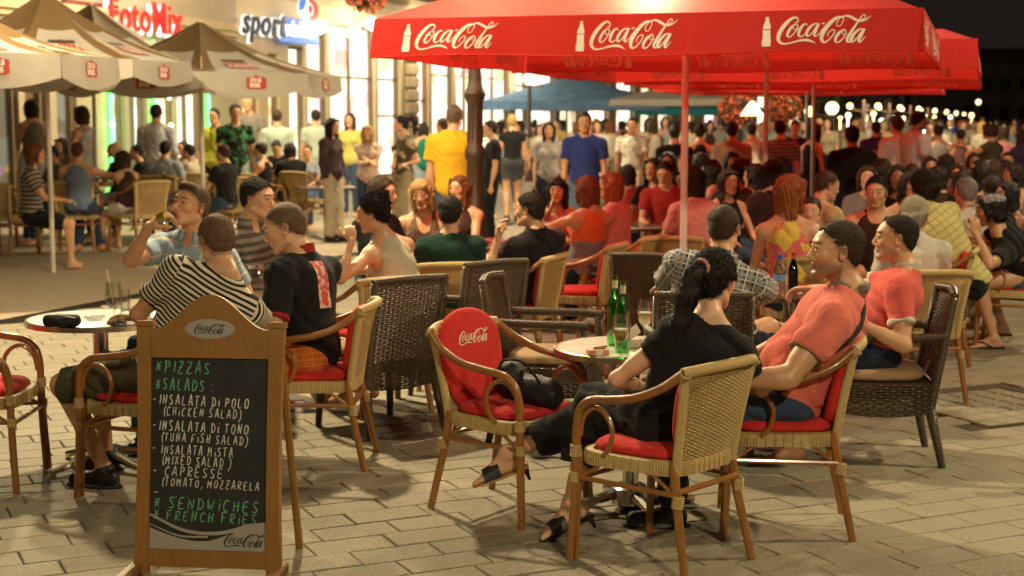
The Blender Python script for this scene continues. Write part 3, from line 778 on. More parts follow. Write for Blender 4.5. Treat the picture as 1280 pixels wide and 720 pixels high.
# ================================================================ lettering and marks
LOGO = [
 [(375,85,10),(362,66,16),(335,60,20),(290,85,30),(230,150,38),(190,220,38),(180,275,34),(198,310,24),(240,326,16),(300,316,14),(360,300,18),(410,292,22),(455,292,26),(495,304,18),(532,326,3)],
 [(375,85,10),(366,106,10),(345,109,10)],
 [(345,126,12),(305,160,22),(272,215,26),(268,248,18),(295,255,12),(335,215,10),(364,165,12),(362,135,12),(340,128,12),(322,150,9),(332,180,8),(370,182,7),(402,160,5)],
 [(455,142,12),(446,126,11),(415,142,22),(385,190,28),(374,240,22),(398,255,14),(432,235,8),(466,195,6)],
 [(556,130,11),(525,130,14),(482,165,24),(452,215,26),(456,250,18),(490,235,11),(530,180,11),(566,125,18)],
 [(570,125,20),(540,190,26),(522,240,24),(540,252,14),(570,225,7),(602,182,5)],
 [(600,130,14),(624,122,16)],
 [(790,125,7),(806,85,9),(784,66,10),(748,105,9),(736,140,9),(752,157,7),(778,145,7),(790,125,6)],
 [(806,62,14),(740,72,28),(670,130,38),(610,210,42),(590,280,34),(610,316,20),(650,300,12),(700,245,11),(716,200,11),(690,194,9),(656,225,9),(650,262,6)],
 [(800,58,12),(850,55,20),(900,80,26),(950,105,22),(1010,95,15),(1066,54,4)],
 [(800,195,16),(760,222,26),(726,272,28),(722,312,18),(755,315,13),(800,270,11),(822,215,11),(805,188,11),(785,212,8),(800,240,7),(840,233,5)],
 [(1015,58,9),(1000,45,9),(980,58,10),(930,130,18),(870,220,26),(830,290,26),(845,318,16),(875,300,8),(906,265,5)],
 [(1015,58,8),(1000,80,8),(965,100,7)],
 [(990,190,11),(950,190,16),(900,235,26),(868,285,28),(876,316,18),(910,295,11),(950,240,11),(996,185,16)],
 [(1000,185,20),(965,250,26),(940,300,24),(956,316,14),(1002,262,5)]]
BOTTLE = [(78,50),(108,50),(108,85),(116,115),(126,150),(122,172),(48,172),(52,140),(66,110),(76,85)]
BOTTLE2 = [(122,180),(120,230),(125,300),(120,345),(40,345),(36,310),(48,240),(47,180)]
def cr2(pts, k=5):
    P = [np.array(p, float) for p in pts]
    if len(P) < 3: return P
    P = [P[0]*2-P[1]]+P+[P[-1]*2-P[-2]]; o = []
    for i in range(1, len(P)-2):
        a, b, c, d = P[i-1:i+3]
        for j in range(k):
            t = j/k; o.append(.5*((2*b)+(c-a)*t+(2*a-5*b+4*c-d)*t*t+(3*b-a-3*c+d)*t**3))
    o.append(P[-2]); return o
def ribbon(mb, pts, f, k=5, off=0.0, m=0):
    """pts (u,v,width) -> flat ribbon on the surface f(u,v,lift)"""
    P = cr2(pts, k); vs = []; n = len(P)
    for i in range(n):
        a = P[max(0, i-1)]; b = P[min(n-1, i+1)]; d = b[:2]-a[:2]; L = np.hypot(*d)+1e-9; nx, ny = -d[1]/L, d[0]/L; w = max(P[i][2], 1e-5)/2
        vs += [f(P[i][0]+nx*w, P[i][1]+ny*w, off), f(P[i][0]-nx*w, P[i][1]-ny*w, off)]
    mb.add(vs, [(2*i, 2*i+1, 2*i+3, 2*i+2) for i in range(n-1)], m)
def logo(mb, f, width, cx=0, cy=0, bottle=False, lift=.0015, m=0, slant=0):
    """script mark; f(u,v,lift) with u right, v up in metres"""
    k = width/910.0
    g = lambda x, y, o: f(cx+(x-615)*k, cy-(y-190)*k, o)
    for i, st in enumerate(LOGO): ribbon(mb, st, g, 4, lift+i*.00005, m)
    if bottle:
        for j, poly in enumerate((BOTTLE, BOTTLE2)):
            mb.add([g(x-18, y, lift) for x, y in poly], [tuple(range(len(poly)))], m)
GL = dict(A=[[(0,0),(.35,1),(.5,1),(.85,0)],[(.15,.38),(.75,.36)]], C=[[(.8,.9),(.5,1),(.15,.75),(.05,.35),(.3,0),(.75,.08)]], D=[[(.12,0),(.12,1)],[(-.05,.97),(.5,.95),(.85,.55),(.6,.1),(0,0)]],
 E=[[(.75,1),(.1,.97),(.08,0),(.75,.02)],[(.08,.5),(.6,.5)]], F=[[(.8,1),(.12,.96),(.1,0)],[(.1,.5),(.6,.52)]], H=[[(.1,1),(.08,0)],[(.75,1),(.72,0)],[(.08,.5),(.74,.52)]],
 I=[[(.2,1),(.18,0)]], i=[[(.2,.65),(.18,0)],[(.2,.92),(.22,1.0)]], K=[[(.1,1),(.08,0)],[(.75,1),(.1,.45),(.75,0)]], L=[[(.1,1),(.08,0),(.7,.03)]], M=[[(.02,0),(.12,1),(.45,.35),(.8,1),(.88,0)]],
 N=[[(.05,0),(.1,1),(.7,.02),(.75,1)]], O=[[(.45,1),(.08,.7),(.12,.15),(.5,0),(.82,.35),(.75,.85),(.45,1)]], P=[[(.1,0),(.12,1)],[(-.02,.97),(.6,.98),(.75,.7),(.5,.48),(.1,.45)]],
 R=[[(.1,0),(.12,1)],[(0,.97),(.6,.98),(.75,.72),(.5,.5),(.12,.46),(.78,0)]], S=[[(.75,.92),(.35,1),(.1,.78),(.4,.52),(.7,.28),(.5,.02),(.02,.1)]], T=[[(-.05,.97),(.85,1)],[(.4,.98),(.35,0)]],
 U=[[(.08,1),(.08,.25),(.35,0),(.68,.2),(.72,1)]], W=[[(0,1),(.2,0),(.45,.6),(.65,0),(.95,1)]], X=[[(.05,1),(.75,0)],[(.75,1),(0,0)]], Z=[[(.05,.97),(.75,1),(.02,.02),(.8,0)],[(.15,.5),(.65,.5)]],
 V=[[(0,1),(.35,0),(.75,1)]], B=[[(.1,0),(.1,1),(.6,.95),(.6,.6),(.1,.5),(.7,.4),(.6,.03),(.1,0)]])
GL.update({'(': [[(.5,1.15),(.2,.6),(.25,.1),(.4,-.2)]], ')': [[(.1,1.15),(.45,.7),(.4,.1),(.0,-.4)]], ',': [[(.3,.1),(.15,-.25)]], '-': [[(.05,.5),(.6,.52)]], '*': [[(.0,.5),(.8,.5)],[(.15,.9),(.7,.1)],[(.7,.95),(.1,.05)]],
 ':': [[(.3,.7),(.32,.76)],[(.3,.1),(.32,.16)]], '.': [[(.3,.0),(.34,.08)]], ' ': []})
def hand_text(mb, txt, f, x, y, h, w=None, pen=.12, m=0, slope=0, sp=1.0, jit=.03):
    cw = h*.74*sp; r = random.Random(txt)
    for n, ch in enumerate(txt):
        adv = cw*(.55 if ch in 'Ii:.,() ' else 1.12 if ch in 'MW' else 1)
        sc_ = h*r.uniform(.93, 1.07); dy = r.uniform(-.04, .04)*h
        for st in GL[ch]:
            pts = []
            for i, (a, b) in enumerate(st):
                a += r.uniform(-jit, jit); b += r.uniform(-jit, jit)
                pts.append((x+(a*.68+b*.12)*cw, y+dy+b*sc_+slope*(x+a*cw), pen*h*r.uniform(.75, 1.25)))
            if len(pts) == 2: p, q = pts; pts = [p, ((p[0]+q[0])/2+r.uniform(-.02, .02)*h, (p[1]+q[1])/2+r.uniform(-.02, .02)*h, pen*h), q]
            ribbon(mb, pts, f, 3 if ch in 'COSUDPR()' else 2, .0008+(n % 5)*.0001, m)
        x += adv
    return x
def text_mesh(name, txt, size, mat, parent, loc, rot, ext=.0, bold=0.0, align='LEFT', shear=0, width=1.0):
    c = bpy.data.curves.new(name, 'FONT'); c.body = txt; c.size = size; c.extrude = ext; c.offset = bold; c.align_x = align; c.shear = shear; c.resolution_u = 3; c.space_character = 1.1
    o = bpy.data.objects.new(name, c); col.objects.link(o)
    dg = bpy.context.evaluated_depsgraph_get(); me = bpy.data.meshes.new_from_object(o.evaluated_get(dg))
    bpy.data.objects.remove(o); bpy.data.curves.remove(c)
    me.materials.clear(); me.materials.append(mat)
    for v in me.vertices: v.co.x *= width
    o = bpy.data.objects.new(name, me); col.objects.link(o); o.parent = parent; o.location = loc; o.rotation_euler = rot
    return o

# ================================================================ ground
def paver_mat():
    m, nt, N, L, b = newmat('paver')
    tc = N.new('ShaderNodeTexCoord'); oi = N.new('ShaderNodeObjectInfo'); ge = N.new('ShaderNodeNewGeometry')
    rnd = math_node(N, L, 'FRACT', math_node(N, L, 'ADD', oi.outputs['Random'], ge.outputs['Random Per Island']))
    c1 = mixc(N, L, rnd, (.23, .205, .15), (.37, .33, .24))
    n1 = N.new('ShaderNodeTexNoise'); n1.inputs['Scale'].default_value = 2.2; n1.inputs['Detail'].default_value = 5; L.new(ge.outputs['Position'], n1.inputs['Vector'])
    c1 = mixc(N, L, math_node(N, L, 'MULTIPLY', n1.outputs['Fac'], .75), c1, (.16, .13, .085))
    n2 = N.new('ShaderNodeTexNoise'); n2.inputs['Scale'].default_value = 190; n2.inputs['Detail'].default_value = 3; L.new(ge.outputs['Position'], n2.inputs['Vector'])
    rp = N.new('ShaderNodeValToRGB'); rp.color_ramp.elements[0].position = .40; rp.color_ramp.elements[1].position = .62; L.new(n2.outputs['Fac'], rp.inputs['Fac'])
    c2 = mixc(N, L, .38, c1, (.12, .10, .06)); c3 = mixc(N, L, .38, c1, (.60, .53, .37))
    L.new(mixc(N, L, rp.outputs['Color'], c2, c3), b.inputs['Base Color'])
    b.inputs['Roughness'].default_value = .78
    n3 = N.new('ShaderNodeTexNoise'); n3.inputs['Scale'].default_value = 7; n3.inputs['Detail'].default_value = 4; L.new(ge.outputs['Position'], n3.inputs['Vector'])
    h = math_node(N, L, 'ADD', n2.outputs['Fac'], math_node(N, L, 'MULTIPLY', n3.outputs['Fac'], 2.0))
    bp = N.new('ShaderNodeBump'); bp.inputs['Strength'].default_value = .28; bp.inputs['Distance'].default_value = .004
    L.new(h, bp.inputs['Height']); L.new(bp.outputs['Normal'], b.inputs['Normal']); return m
PAVER = paver_mat()
def joint_mat():
    m = pm('joint_sand', (.095, .075, .04), .95, vary=.5, scale=20, bump=.6, bscale=200); return m
gm = MB(); gm.add([(-90, -8, -.012), (120, -8, -.012), (120, 420, -.012), (-90, 420, -.012)], [(0, 1, 2, 3)])
ground = gm.build('plaza_ground', joint_mat(), None, None); tag(ground, kind='structure')
def E(u, v): return Vector((math.sin(R(64.9))*u-math.sin(R(25.1))*v, math.cos(R(64.9))*u+math.cos(R(25.1))*v, 0))
DR0 = Vector((-4.43, 13.0, 0))      # a point of the drain line
PL, PW = .345, .192
def right_of_drain(p): return (p-DR0).dot(VD) > .22
cover_c = G(1243, 507); 
def in_cover(p):
    d = p-cover_c; u = d.dot(Vector((math.sin(R(64.9)), math.cos(R(64.9)), 0))); v = d.dot(Vector((-math.sin(R(25.1)), math.cos(R(25.1)), 0))); return abs(u) < .60 and abs(v) < .56
cells = []
for r_ in range(-60, 120):
    for c_ in range(-60, 110):
        p = E((c_+.5*(r_ % 2)+.12*((r_*7) % 3))*PL, r_*PW)+Vector((0, 4, 0))
        if p.y < 4.6 or p.y > 30: continue
        if abs(p.x) > p.y*.345+.35: continue
        if not right_of_drain(p) or in_cover(p): continue
        cells.append(p)
cells.sort(key=lambda p: p.length)
def paver_me(k):
    rr = random.Random(k); b = .006; g = .0022+rr.random()*.001
    mb = MB(); mb.box((0, 0, -.02), (PL-g*2, PW-g*2, .04), bev=.005)
    vs = [Vector(v)+Vector((0, 0, rr.uniform(-.0012, .0012) if v[2] > -.01 else 0)) for v in mb.v]
    me = bpy.data.meshes.new('paver'); me.from_pydata([tuple(v) for v in vs], [], mb.f); me.materials.append(PAVER); return me
pv = [paver_me(i) for i in range(6)]
rp_ = random.Random(3)
ang0 = math.pi/2-R(64.9)
for i, p in enumerate(cells[:300]):
    o = bpy.data.objects.new('paver', rp_.choice(pv)); col.objects.link(o); o.parent = ground
    o.location = (p.x, p.y, rp_.uniform(-.002, .002)); o.rotation_euler = (rp_.uniform(-.005, .005), rp_.uniform(-.004, .004), ang0+rp_.uniform(-.006, .006)+(math.pi if rp_.random() < .5 else 0))
mb = MB(); rz0 = Matrix.Rotation(ang0, 3, 'Z')
for p in cells[300:]: mb.box((p.x, p.y, -.02+rp_.uniform(-.002, .002)), (PL-.005, PW-.005, .04), rz0, bev=.005)
o = mb.build('paver', PAVER, ground, None); tag(o, kind='stuff')
# square inspection cover laid with small setts
mb = MB(); fr = MB()
Mz = Matrix.Translation(cover_c) @ rz0.to_4x4()
cov = empty('inspection_cover', tuple(cover_c), ang0, 'square metal-framed inspection cover paved with small setts, right of the wicker chairs', 'cover')
for sx in (-1, 1): fr.box((sx*.475, 0, -.010), (.014, .96, .03)); fr.box((0, sx*.475, -.010), (.93, .014, .03))
fr.build('frame', pm('cover_steel', (.20, .17, .12), .5, .5), cov)
sm_ = MB().box((0, 0, -.015), (.140, .140, .035), bev=.008); sm_me = sm_.build('sett', PAVER, cov, None)
first = True
for i in range(6):
    for j in range(6):
        q = sm_me if first else sm_me.copy()
        if not first: col.objects.link(q)
        first = False; q.location = (-.385+i*.154, -.385+j*.154, rp_.uniform(-.003, .001)); q.rotation_euler = (rp_.uniform(-.01, .01), rp_.uniform(-.01, .01), 0)
# street surface left of the drain and the slotted drain itself
def street_mat():
    m, nt, N, L, b = newmat('street_stone')
    ge = N.new('ShaderNodeNewGeometry')
    n1 = N.new('ShaderNodeTexNoise'); n1.inputs['Scale'].default_value = 1.1; n1.inputs['Detail'].default_value = 6; L.new(ge.outputs['Position'], n1.inputs['Vector'])
    n2 = N.new('ShaderNodeTexNoise'); n2.inputs['Scale'].default_value = 60; n2.inputs['Detail'].default_value = 4; L.new(ge.outputs['Position'], n2.inputs['Vector'])
    br = N.new('ShaderNodeTexBrick'); br.inputs['Scale'].default_value = 3.2; br.inputs['Mortar Size'].default_value = .006; mp = N.new('ShaderNodeMapping'); mp.inputs['Rotation'].default_value = (0, 0, R(65)); L.new(ge.outputs['Position'], mp.inputs['Vector']); L.new(mp.outputs['Vector'], br.inputs['Vector'])
    br.inputs['Color1'].default_value = (.44, .36, .25, 1); br.inputs['Color2'].default_value = (.50, .42, .30, 1); br.inputs['Mortar'].default_value = (.34, .28, .2, 1)
    c = mixc(N, L, math_node(N, L, 'MULTIPLY', n1.outputs['Fac'], .7), br.outputs['Color'], (.36, .29, .195))
    rp = N.new('ShaderNodeValToRGB'); rp.color_ramp.elements[0].position = .36; rp.color_ramp.elements[1].position = .6; L.new(n2.outputs['Fac'], rp.inputs['Fac'])
    c = mixc(N, L, rp.outputs['Color'], mixc(N, L, .35, c, (.10, .08, .06)), c)
    L.new(c, b.inputs['Base Color']); b.inputs['Roughness'].default_value = .7
    bp = N.new('ShaderNodeBump'); bp.inputs['Strength'].default_value = .3; bp.inputs['Distance'].default_value = .004; L.new(n2.outputs['Fac'], bp.inputs['Height']); L.new(bp.outputs['Normal'], b.inputs['Normal']); return m
ST = street_mat()
a = DR0-UD*30; b = DR0+UD*320
mb = MB(); mb.add([a-VD*60+Vector((0, 0, -.003)), a+Vector((0, 0, -.003)), b+Vector((0, 0, -.003)), b-VD*60+Vector((0, 0, -.003))], [(0, 1, 2, 3)])
a = Vector((-9, 29.5, -.003)); mb.add([DR0+UD*17.5+Vector((0, 0, -.007)), DR0+UD*17.5+VD*70+Vector((0, 0, -.007)), DR0+UD*320+VD*70+Vector((0, 0, -.007)), DR0+UD*320+Vector((0, 0, -.007))], [(0, 1, 2, 3)])
tag(mb.build('street', ST, None, None), kind='structure')
dr = MB(); dk = pm('drain_iron', (.05, .042, .03), .6, .7)
ang = math.atan2(UD.y, UD.x); Mr = Matrix.Rotation(ang, 3, 'Z')
dr.box(tuple(DR0+VD*.10+Vector((0, 0, -.02))), (60, .20, .02), Mr)
dro = tag(dr.build('drain_channel', dk, None, None), 'long slotted drain channel running between the smooth street and the pavers', 'drain')
mb = MB()
for i in range(-160, 200):
    mb.box(tuple(DR0+UD*(i*.05)+VD*.10+Vector((0, 0, -.006))), (.028, .16, .012), Mr)
for s_ in (.005, .195): mb.box(tuple(DR0+VD*s_+Vector((0, 0, -.006))), (60, .02, .016), Mr)
tag(mb.build('grating_bar', dk, dro, None), kind='stuff')

# ================================================================ shopfronts along the left of the street
F0 = Vector((-8.1, 23.8, 0))
def fs(px):
    k = (px-640)/FPX; return (k*F0.y-F0.x)/(UD.x-UD.y*k)
def fz(px, py):
    s_ = fs(px); y = F0.y+UD.y*s_; return W(px, py, y).z
angU = math.atan2(UD.y, UD.x)
cream = pm('stucco_cream', (.55, .44, .28), .85, vary=.12, scale=1.5, bump=.3, bscale=30)
ochre = pm('stone_ochre', (.46, .36, .22), .85, vary=.15, scale=2, bump=.3, bscale=20)
greyw = pm('stucco_grey', (.38, .31, .22), .9, vary=.12, scale=1.2, bump=.3)
darkf = pm('window_frame_dark', (.16, .11, .06), .5)
glass_lit = {}
def lit(name, colr, s, per=1.5):
    """a lit shop interior behind its pane: shelves and goods break the light up"""
    if name in MATS: return MATS[name]
    m, nt, N, L, b = newmat(name); MATS[name] = m
    tc = N.new('ShaderNodeTexCoord'); v = N.new('ShaderNodeTexVoronoi'); v.distance = 'CHEBYCHEV'; v.inputs['Scale'].default_value = per*1.3
    mp = N.new('ShaderNodeMapping'); mp.inputs['Scale'].default_value = (1, .01, 1.5); L.new(tc.outputs['Object'], mp.inputs['Vector']); L.new(mp.outputs['Vector'], v.inputs['Vector'])
    hs = N.new('ShaderNodeSeparateColor'); L.new(v.outputs['Color'], hs.inputs['Color'])
    f = math_node(N, L, 'MULTIPLY', math_node(N, L, 'POWER', hs.outputs[0], 1.6), .85)
    c = mixc(N, L, f, colr, mixc(N, L, .5, v.outputs['Color'], (.35, .2, .08)))
    b.inputs['Base Color'].default_value = (.1, .1, .1, 1); b.inputs['Roughness'].default_value = .1
    L.new(c, b.inputs['Emission Color']); b.inputs['Emission Strength'].default_value = s; return m
LW = lit('lit_shop_white', (1, .90, .66), 1.7); LW2 = lit('lit_shop_warm', (1, .80, .45), 1.6, 2.2); LG = lit('lit_shop_cool', (.72, 1, .86), 1.8, 2.5); LP = lit('lit_shop_pink', (1, .75, .62), 2.6, 2)
def local(b_): return b_
def facade(name, label, s0, s1, h, wall, openings, depth=6.0, extra=None):
    """openings: (px0, px1, z0, z1, pane material, mullions, bars)"""
    root = empty(name, tuple(F0+UD*s0), angU, label, 'building')
    L_ = s1-s0; w = MB(); y0 = .3
    ops = sorted([(fs(a)-s0, fs(b_)-s0, z0, z1, pmn, mu, ba) for a, b_, z0, z1, pmn, mu, ba in openings])
    x = 0; top = max([o[3] for o in ops]+[.1])
    for (a, b_, z0, z1, pmn, mu, ba) in ops:
        if a > x+.02: w.box(((x+a)/2, y0, top/2), (a-x, .6, top))
        if z0 > 0: w.box(((a+b_)/2, y0, z0/2), (b_-a, .6, z0))
        if z1 < top-.01: w.box(((a+b_)/2, y0, (z1+top)/2), (b_-a, .6, top-z1))
        x = b_
    if x < L_: w.box(((x+L_)/2, y0, top/2), (L_-x, .6, top))
    w.box((L_/2, y0, (top+h)/2), (L_, .6, h-top))
    w.box((L_/2, depth/2+.6, h/2), (L_, depth, h))
    w.build('wall', wall, root, None)
    t = MB(); t.box((L_/2, -.10, top+.55), (L_, .22, .16)); t.box((L_/2, -.06, top+.42), (L_, .12, .10)); t.build('cornice', ochre, root, None)
    for (a, b_, z0, z1, pmn, mu, ba) in ops:
        fr = MB(); wd = b_-a
        for xx in (a+.03, b_-.03): fr.box((xx, .14, (z0+z1)/2), (.06, .10, z1-z0))
        fr.box(((a+b_)/2, .14, z1-.03), (wd-.12, .10, .06)); fr.box(((a+b_)/2, .14, z0+.03), (wd-.12, .10, .06))
        for i in range(1, mu): fr.box((a+wd*i/mu, .14, (z0+z1)/2), (.045, .08, z1-z0-.12))
        for zz in ba: fr.box(((a+b_)/2, .145, zz), (wd-.12, .06, .05))
        wf = fr.build('window', darkf, root, None)
        pn = MB(); pn.box(((a+b_)/2, .215, (z0+z1)/2), (wd-.02, .02, z1-z0-.02)); pn.build('pane', pmn, wf, None)
    return root, L_
dimroom = lit('dim_cafe_room', (.10, .06, .03), .5, 1.2)
dimroom2 = pm('brown_shutter', (.12, .075, .04), .7)
b1, L1 = facade('shop_building', 'cream corner building with a green-lit photo shop behind the beige parasols', fs(-60), fs(300), 9, greyw,
    [(-20, 28, 0, 2.7, dimroom, 2, []), (36, 62, 0, 2.7, dimroom2, 1, [1.9]), (75, 100, .1, 2.6, dimroom, 1, []), (140, 160, 0, 3.0, LG, 2, [2.3]), (165, 187, 0, 3.0, LG, 2, []), (198, 222, .2, 3.0, LW2, 1, [2.2]), (224, 256, .2, 3.0, LW, 2, [])])
s0 = fs(-60)
neon = glow('neon_green', (.06, 1, .16), 7)
for px in (137, 192, 259):
    t = MB(); x = fs(px); t.tube([(0, 0, 0), (0, 0, 3.0)], .028, 8)
    o = t.build('neon_tube', neon, None); o.location = F0+UD*x-VD*(-.08)+Vector((0, 0, .15))
    tag(o, {137: 'vertical green neon tube left of the photo shop door, behind the pale parasol', 192: 'vertical green neon tube between the shop door and the white window', 259: 'vertical green neon tube at the right edge of the photo shop'}[px], 'neon tube', 'green neon tubes')
    lamp('neon_glow', tuple(F0+UD*x+VD*.5+Vector((0, 0, 1.6))), 5, (.2, 1, .35), .3)
def bulbs(px, py):
    p = F0+UD*fs(px)+VD*.12; z = fz(px, py); m = MB(); m.lathe([(0, -.05), (.05, 0), (0, .05)], 10); o = m.build('spot_bulb', glow('bulb_green_white', (.8, 1, .8), 9), None); o.location = (p.x, p.y, z); return o
for i, (px, py, w_) in enumerate([(136, 156, 'halfway up the left green tube'), (208, 122, 'high right of the door'), (209, 157, 'right of the door at head height'), (136, 192, 'low on the left green tube')]):
    tag(bulbs(px, py), 'small bright greenish bulb %s' % w_, 'bulb', 'small bulbs round the photo shop')
# signs
sgn_r = glow('sign_red', (.9, .02, .015), .9); sgn_w = glow('sign_white', (1, .95, .88), 1.0); navy = pm('sign_navy', (.01, .015, .04), .4); sgn_b = glow('sign_blue', (.07, .20, .62), .8)
p = F0+UD*fs(128)+VD*.25; z = fz(150, 38)
ps = empty('photo_shop_sign', (p.x, p.y, z), angU, 'red serif lettering with white glow over the photo shop', 'sign')
text_mesh('letter_glow', 'FotoMix', .80, sgn_w, ps, (-.09, .06, -.05), (math.pi/2, 0, 0), .015, .012, width=.78)
text_mesh('lettering', 'FotoMix', .80, sgn_r, ps, (0, 0, 0), (math.pi/2, 0, 0), .02, .004, width=.78)
rb = MB().box((fs(118)-fs(128), .2, .12), (1.5, .1, .62)); rb.build('backboard', pm('sign_maroon', (.16, .02, .02), .6), ps, None)
p = F0+UD*fs(284)+VD*.35; z = fz(330, 47)
wd = fs(390)-fs(290)
ss = empty('sports_shop_sign', (p.x, p.y, z), angU, 'lit sports shop sign with dark lettering, blue panel and red and blue swirl', 'sign')
text_mesh('letter_glow', 'sport', .74, sgn_w, ss, (.12, .05, .03), (math.pi/2, 0, 0), .012, .034, shear=.25)
text_mesh('lettering', 'sport', .74, navy, ss, (.12, 0, .03), (math.pi/2, 0, 0), .02, .014, shear=.25)
MB().box((wd*.76, .06, .18), (wd*.48, .08, .52), bev=.02).build('panel', sgn_b, ss, None)
text_mesh('word', 'vision', .50, sgn_w, ss, (wd*.54, .0, .06), (math.pi/2, 0, 0), .012, .008, shear=.25)
sw = MB()
def disc(mb, c, rx, rz, y, m=0, n=28, a0=0, a1=6.2832):
    vs = [Vector((c[0], y, c[1]))]+[Vector((c[0]+rx*math.cos(a0+(a1-a0)*i/n), y, c[1]+rz*math.sin(a0+(a1-a0)*i/n))) for i in range(n+1)]
    mb.add(vs, [(0, i+1, i) for i in range(1, n+1)], m)
cx_ = wd*.84; disc(sw, (cx_, .68), .46, .28, .0, 0); disc(sw, (cx_+.04, .66), .44, .25, -.02, 1, a0=-1.5, a1=1.6); disc(sw, (cx_-.05, .70), .40, .24, -.02, 2, a0=1.7, a1=3.6)
disc(sw, (cx_, .67), .20, .14, -.04, 0); disc(sw, (cx_+.02, .67), .10, .10, -.06, 1)
sw.build('emblem', [sgn_w, sgn_r, sgn_b], ss, None)
# second building: bright windows
b2, L2 = facade('bright_shop_building', 'pale classical building with tall overexposed shop windows behind the pedestrians', fs(300), fs(505), 9.5, cream,
    [(306, 326, .5, 3.1, LW2, 1, [2.2]), (338, 352, .0, 3.1, LW2, 1, []), (364, 384, .4, 3.3, LW, 1, []), (387, 412, .35, 3.7, LW, 1, [2.4, 1.6]), (415, 471, .3, 3.9, LW, 2, [2.7]), (474, 502, .3, 3.9, LW, 1, [2.7, 1.8])])
b3, L3 = facade('far_shop_building', 'building of rusticated stone piers and white windows behind the yellow shirt', fs(505), fs(640), 9.5, ochre,
    [(523, 537, .2, 3.4, LP, 1, [2.2]), (541, 568, .2, 4.1, LW, 1, [2.9]), (571, 600, .2, 4.1, LW, 2, [2.9]), (603, 637, .2, 4.1, LW, 2, [2.9])])
b4, L4 = facade('distant_shop_row', 'far row of lit shops under the blue market parasol', fs(640), fs(850), 8, greyw,
    [(645, 660, .2, 3.6, LW, 1, []), (664, 694, .2, 3.6, LW, 1, [2.4]), (700, 725, .2, 3.0, LW2, 2, []), (735, 760, .2, 3.0, LP, 1, []), (770, 792, .2, 3.2, LW, 1, []), (800, 815, .2, 3, LW2, 1, []), (822, 838, .2, 3, LW2, 1, [])])
b5, L5 = facade('dim_street_row', 'long dim row of houses far down the street behind the globe lamps', fs(850), fs(1120), 10, greyw,
    [(856, 866, .2, 3, LW2, 1, []), (880, 895, .2, 3, LP, 1, []), (915, 925, .2, 3, LW2, 1, []), (945, 960, .2, 3, LW, 1, []), (985, 1000, .2, 3, LW2, 1, []), (1030, 1040, .2, 3, LP, 1, []), (1075, 1085, .2, 3, LW2, 1, [])])
wo = None
for i in range(26):
    x = 3+i*(L5-6)/25
    if i % 3 == 1: mt = LW2 if i % 2 else darkf
    else: mt = darkf
    MB().box((x, .02, 5.8), (1.1, .12, 1.7)).build('window', mt, b5, None)
# horizontal rustication of the pier
r = MB()
for i in range(12): r.box((.05+fs(513)-fs(505)-.0, -.05, .35+i*.33), (fs(522)-fs(507), .10, .27), bev=.02)
r.build('rusticated_block', ochre, b3, None)['kind'] = 'stuff'
# wall lamps; those on piers and between windows are added to brighten the facade
lamp('sports_sign_fill', tuple(F0+UD*fs(335)+VD*1.3+Vector((0, 0, 4.3))), 18, (1, .93, .85), .3)  # lamp added in front of the sports sign to brighten the wall
lamp('photo_sign_fill', tuple(F0+UD*fs(175)+VD*1.2+Vector((0, 0, 4.6))), 60, (1, .75, .6), .3)  # likewise added, lifts the wall around the photo shop sign
for px, py, e, lb in ((428, 42, 80, 'round wall lamp glowing above the tall white shop windows'), (450, 30, 60, 'small brass wall lamp right of the round glowing one'), (513, 44, 80, 'wall lamp on the rusticated stone pier'), (569, 62, 80, 'wall lamp between the white windows left of the lamp post'), (601, 70, 80, 'wall lamp between the white windows right of the lamp post'), (641, 84, 90, 'wall lamp at the far end of the white windows'), (386, 34, 30, 'wall lamp between sports shop and tall windows')):
    p = F0+UD*fs(px)+VD*.35; z = fz(px, py); m = MB(); m.lathe([(0, -.16), (.13, -.09), (.17, .02), (.12, .12), (0, .16)], 16)
    m.tube([(0, 0, 0), (-.34*VD.x, -.34*VD.y, 0)], .02, 6)
    o = m.build('wall_lamp', glow('lamp_opal', (1, .86, .6), 8 if e > 50 else 3), None); o.location = (p.x, p.y, z); tag(o, lb, 'wall lamp')
    lamp('wall_lamp_light', (p.x+VD.x*.3, p.y+VD.y*.3, z), e, (1, .85, .6), .15)
# street continues: dark end building and far houses
dk2 = pm('night_facade', (.10, .085, .07), .9, vary=.2, scale=.3)
eb = empty('dark_end_building', tuple(W(1255, 148, 150).xy.to_3d()), R(-8), 'long unlit building with rows of small windows at the right end of the street', 'building')
w = MB(); w.box((0, 5, 3.6), (17, 10, 7.2)); w.build('wall', dk2, eb, None)
rf = MB(); rf.prism([(-8.8, 7.2), (8.8, 7.2), (8.2, 8.6), (-8.2, 8.6)], 10.6, Matrix.Translation((0, 5, 0))); rf.build('roof', pm('night_roof', (.05, .035, .03), .9), eb, None)
wn_ = MB().box((0, 0, 0), (.9, .12, 1.3)); wo = wn_.build('window', pm('dark_pane', (.02, .02, .025), .2), eb, None); k = 0
for i in range(9):
    for j in range(2):
        q = wo if k == 0 else wo.copy()
        if k: col.objects.link(q)
        k += 1; q.location = (-7.2+i*1.8, -.05, 2.3+j*2.8)
# sky dome
m = MB(); m.lathe([(600*math.cos(a), 600*math.sin(a)) for a in [i*math.pi/2/10 for i in range(11)]], 32); sky = m.build('night_sky', glow('night_sky_glow', (.010, .0072, .006), 1), None, 180); sky.location = (0, 0, -3); tag(sky, kind='structure')
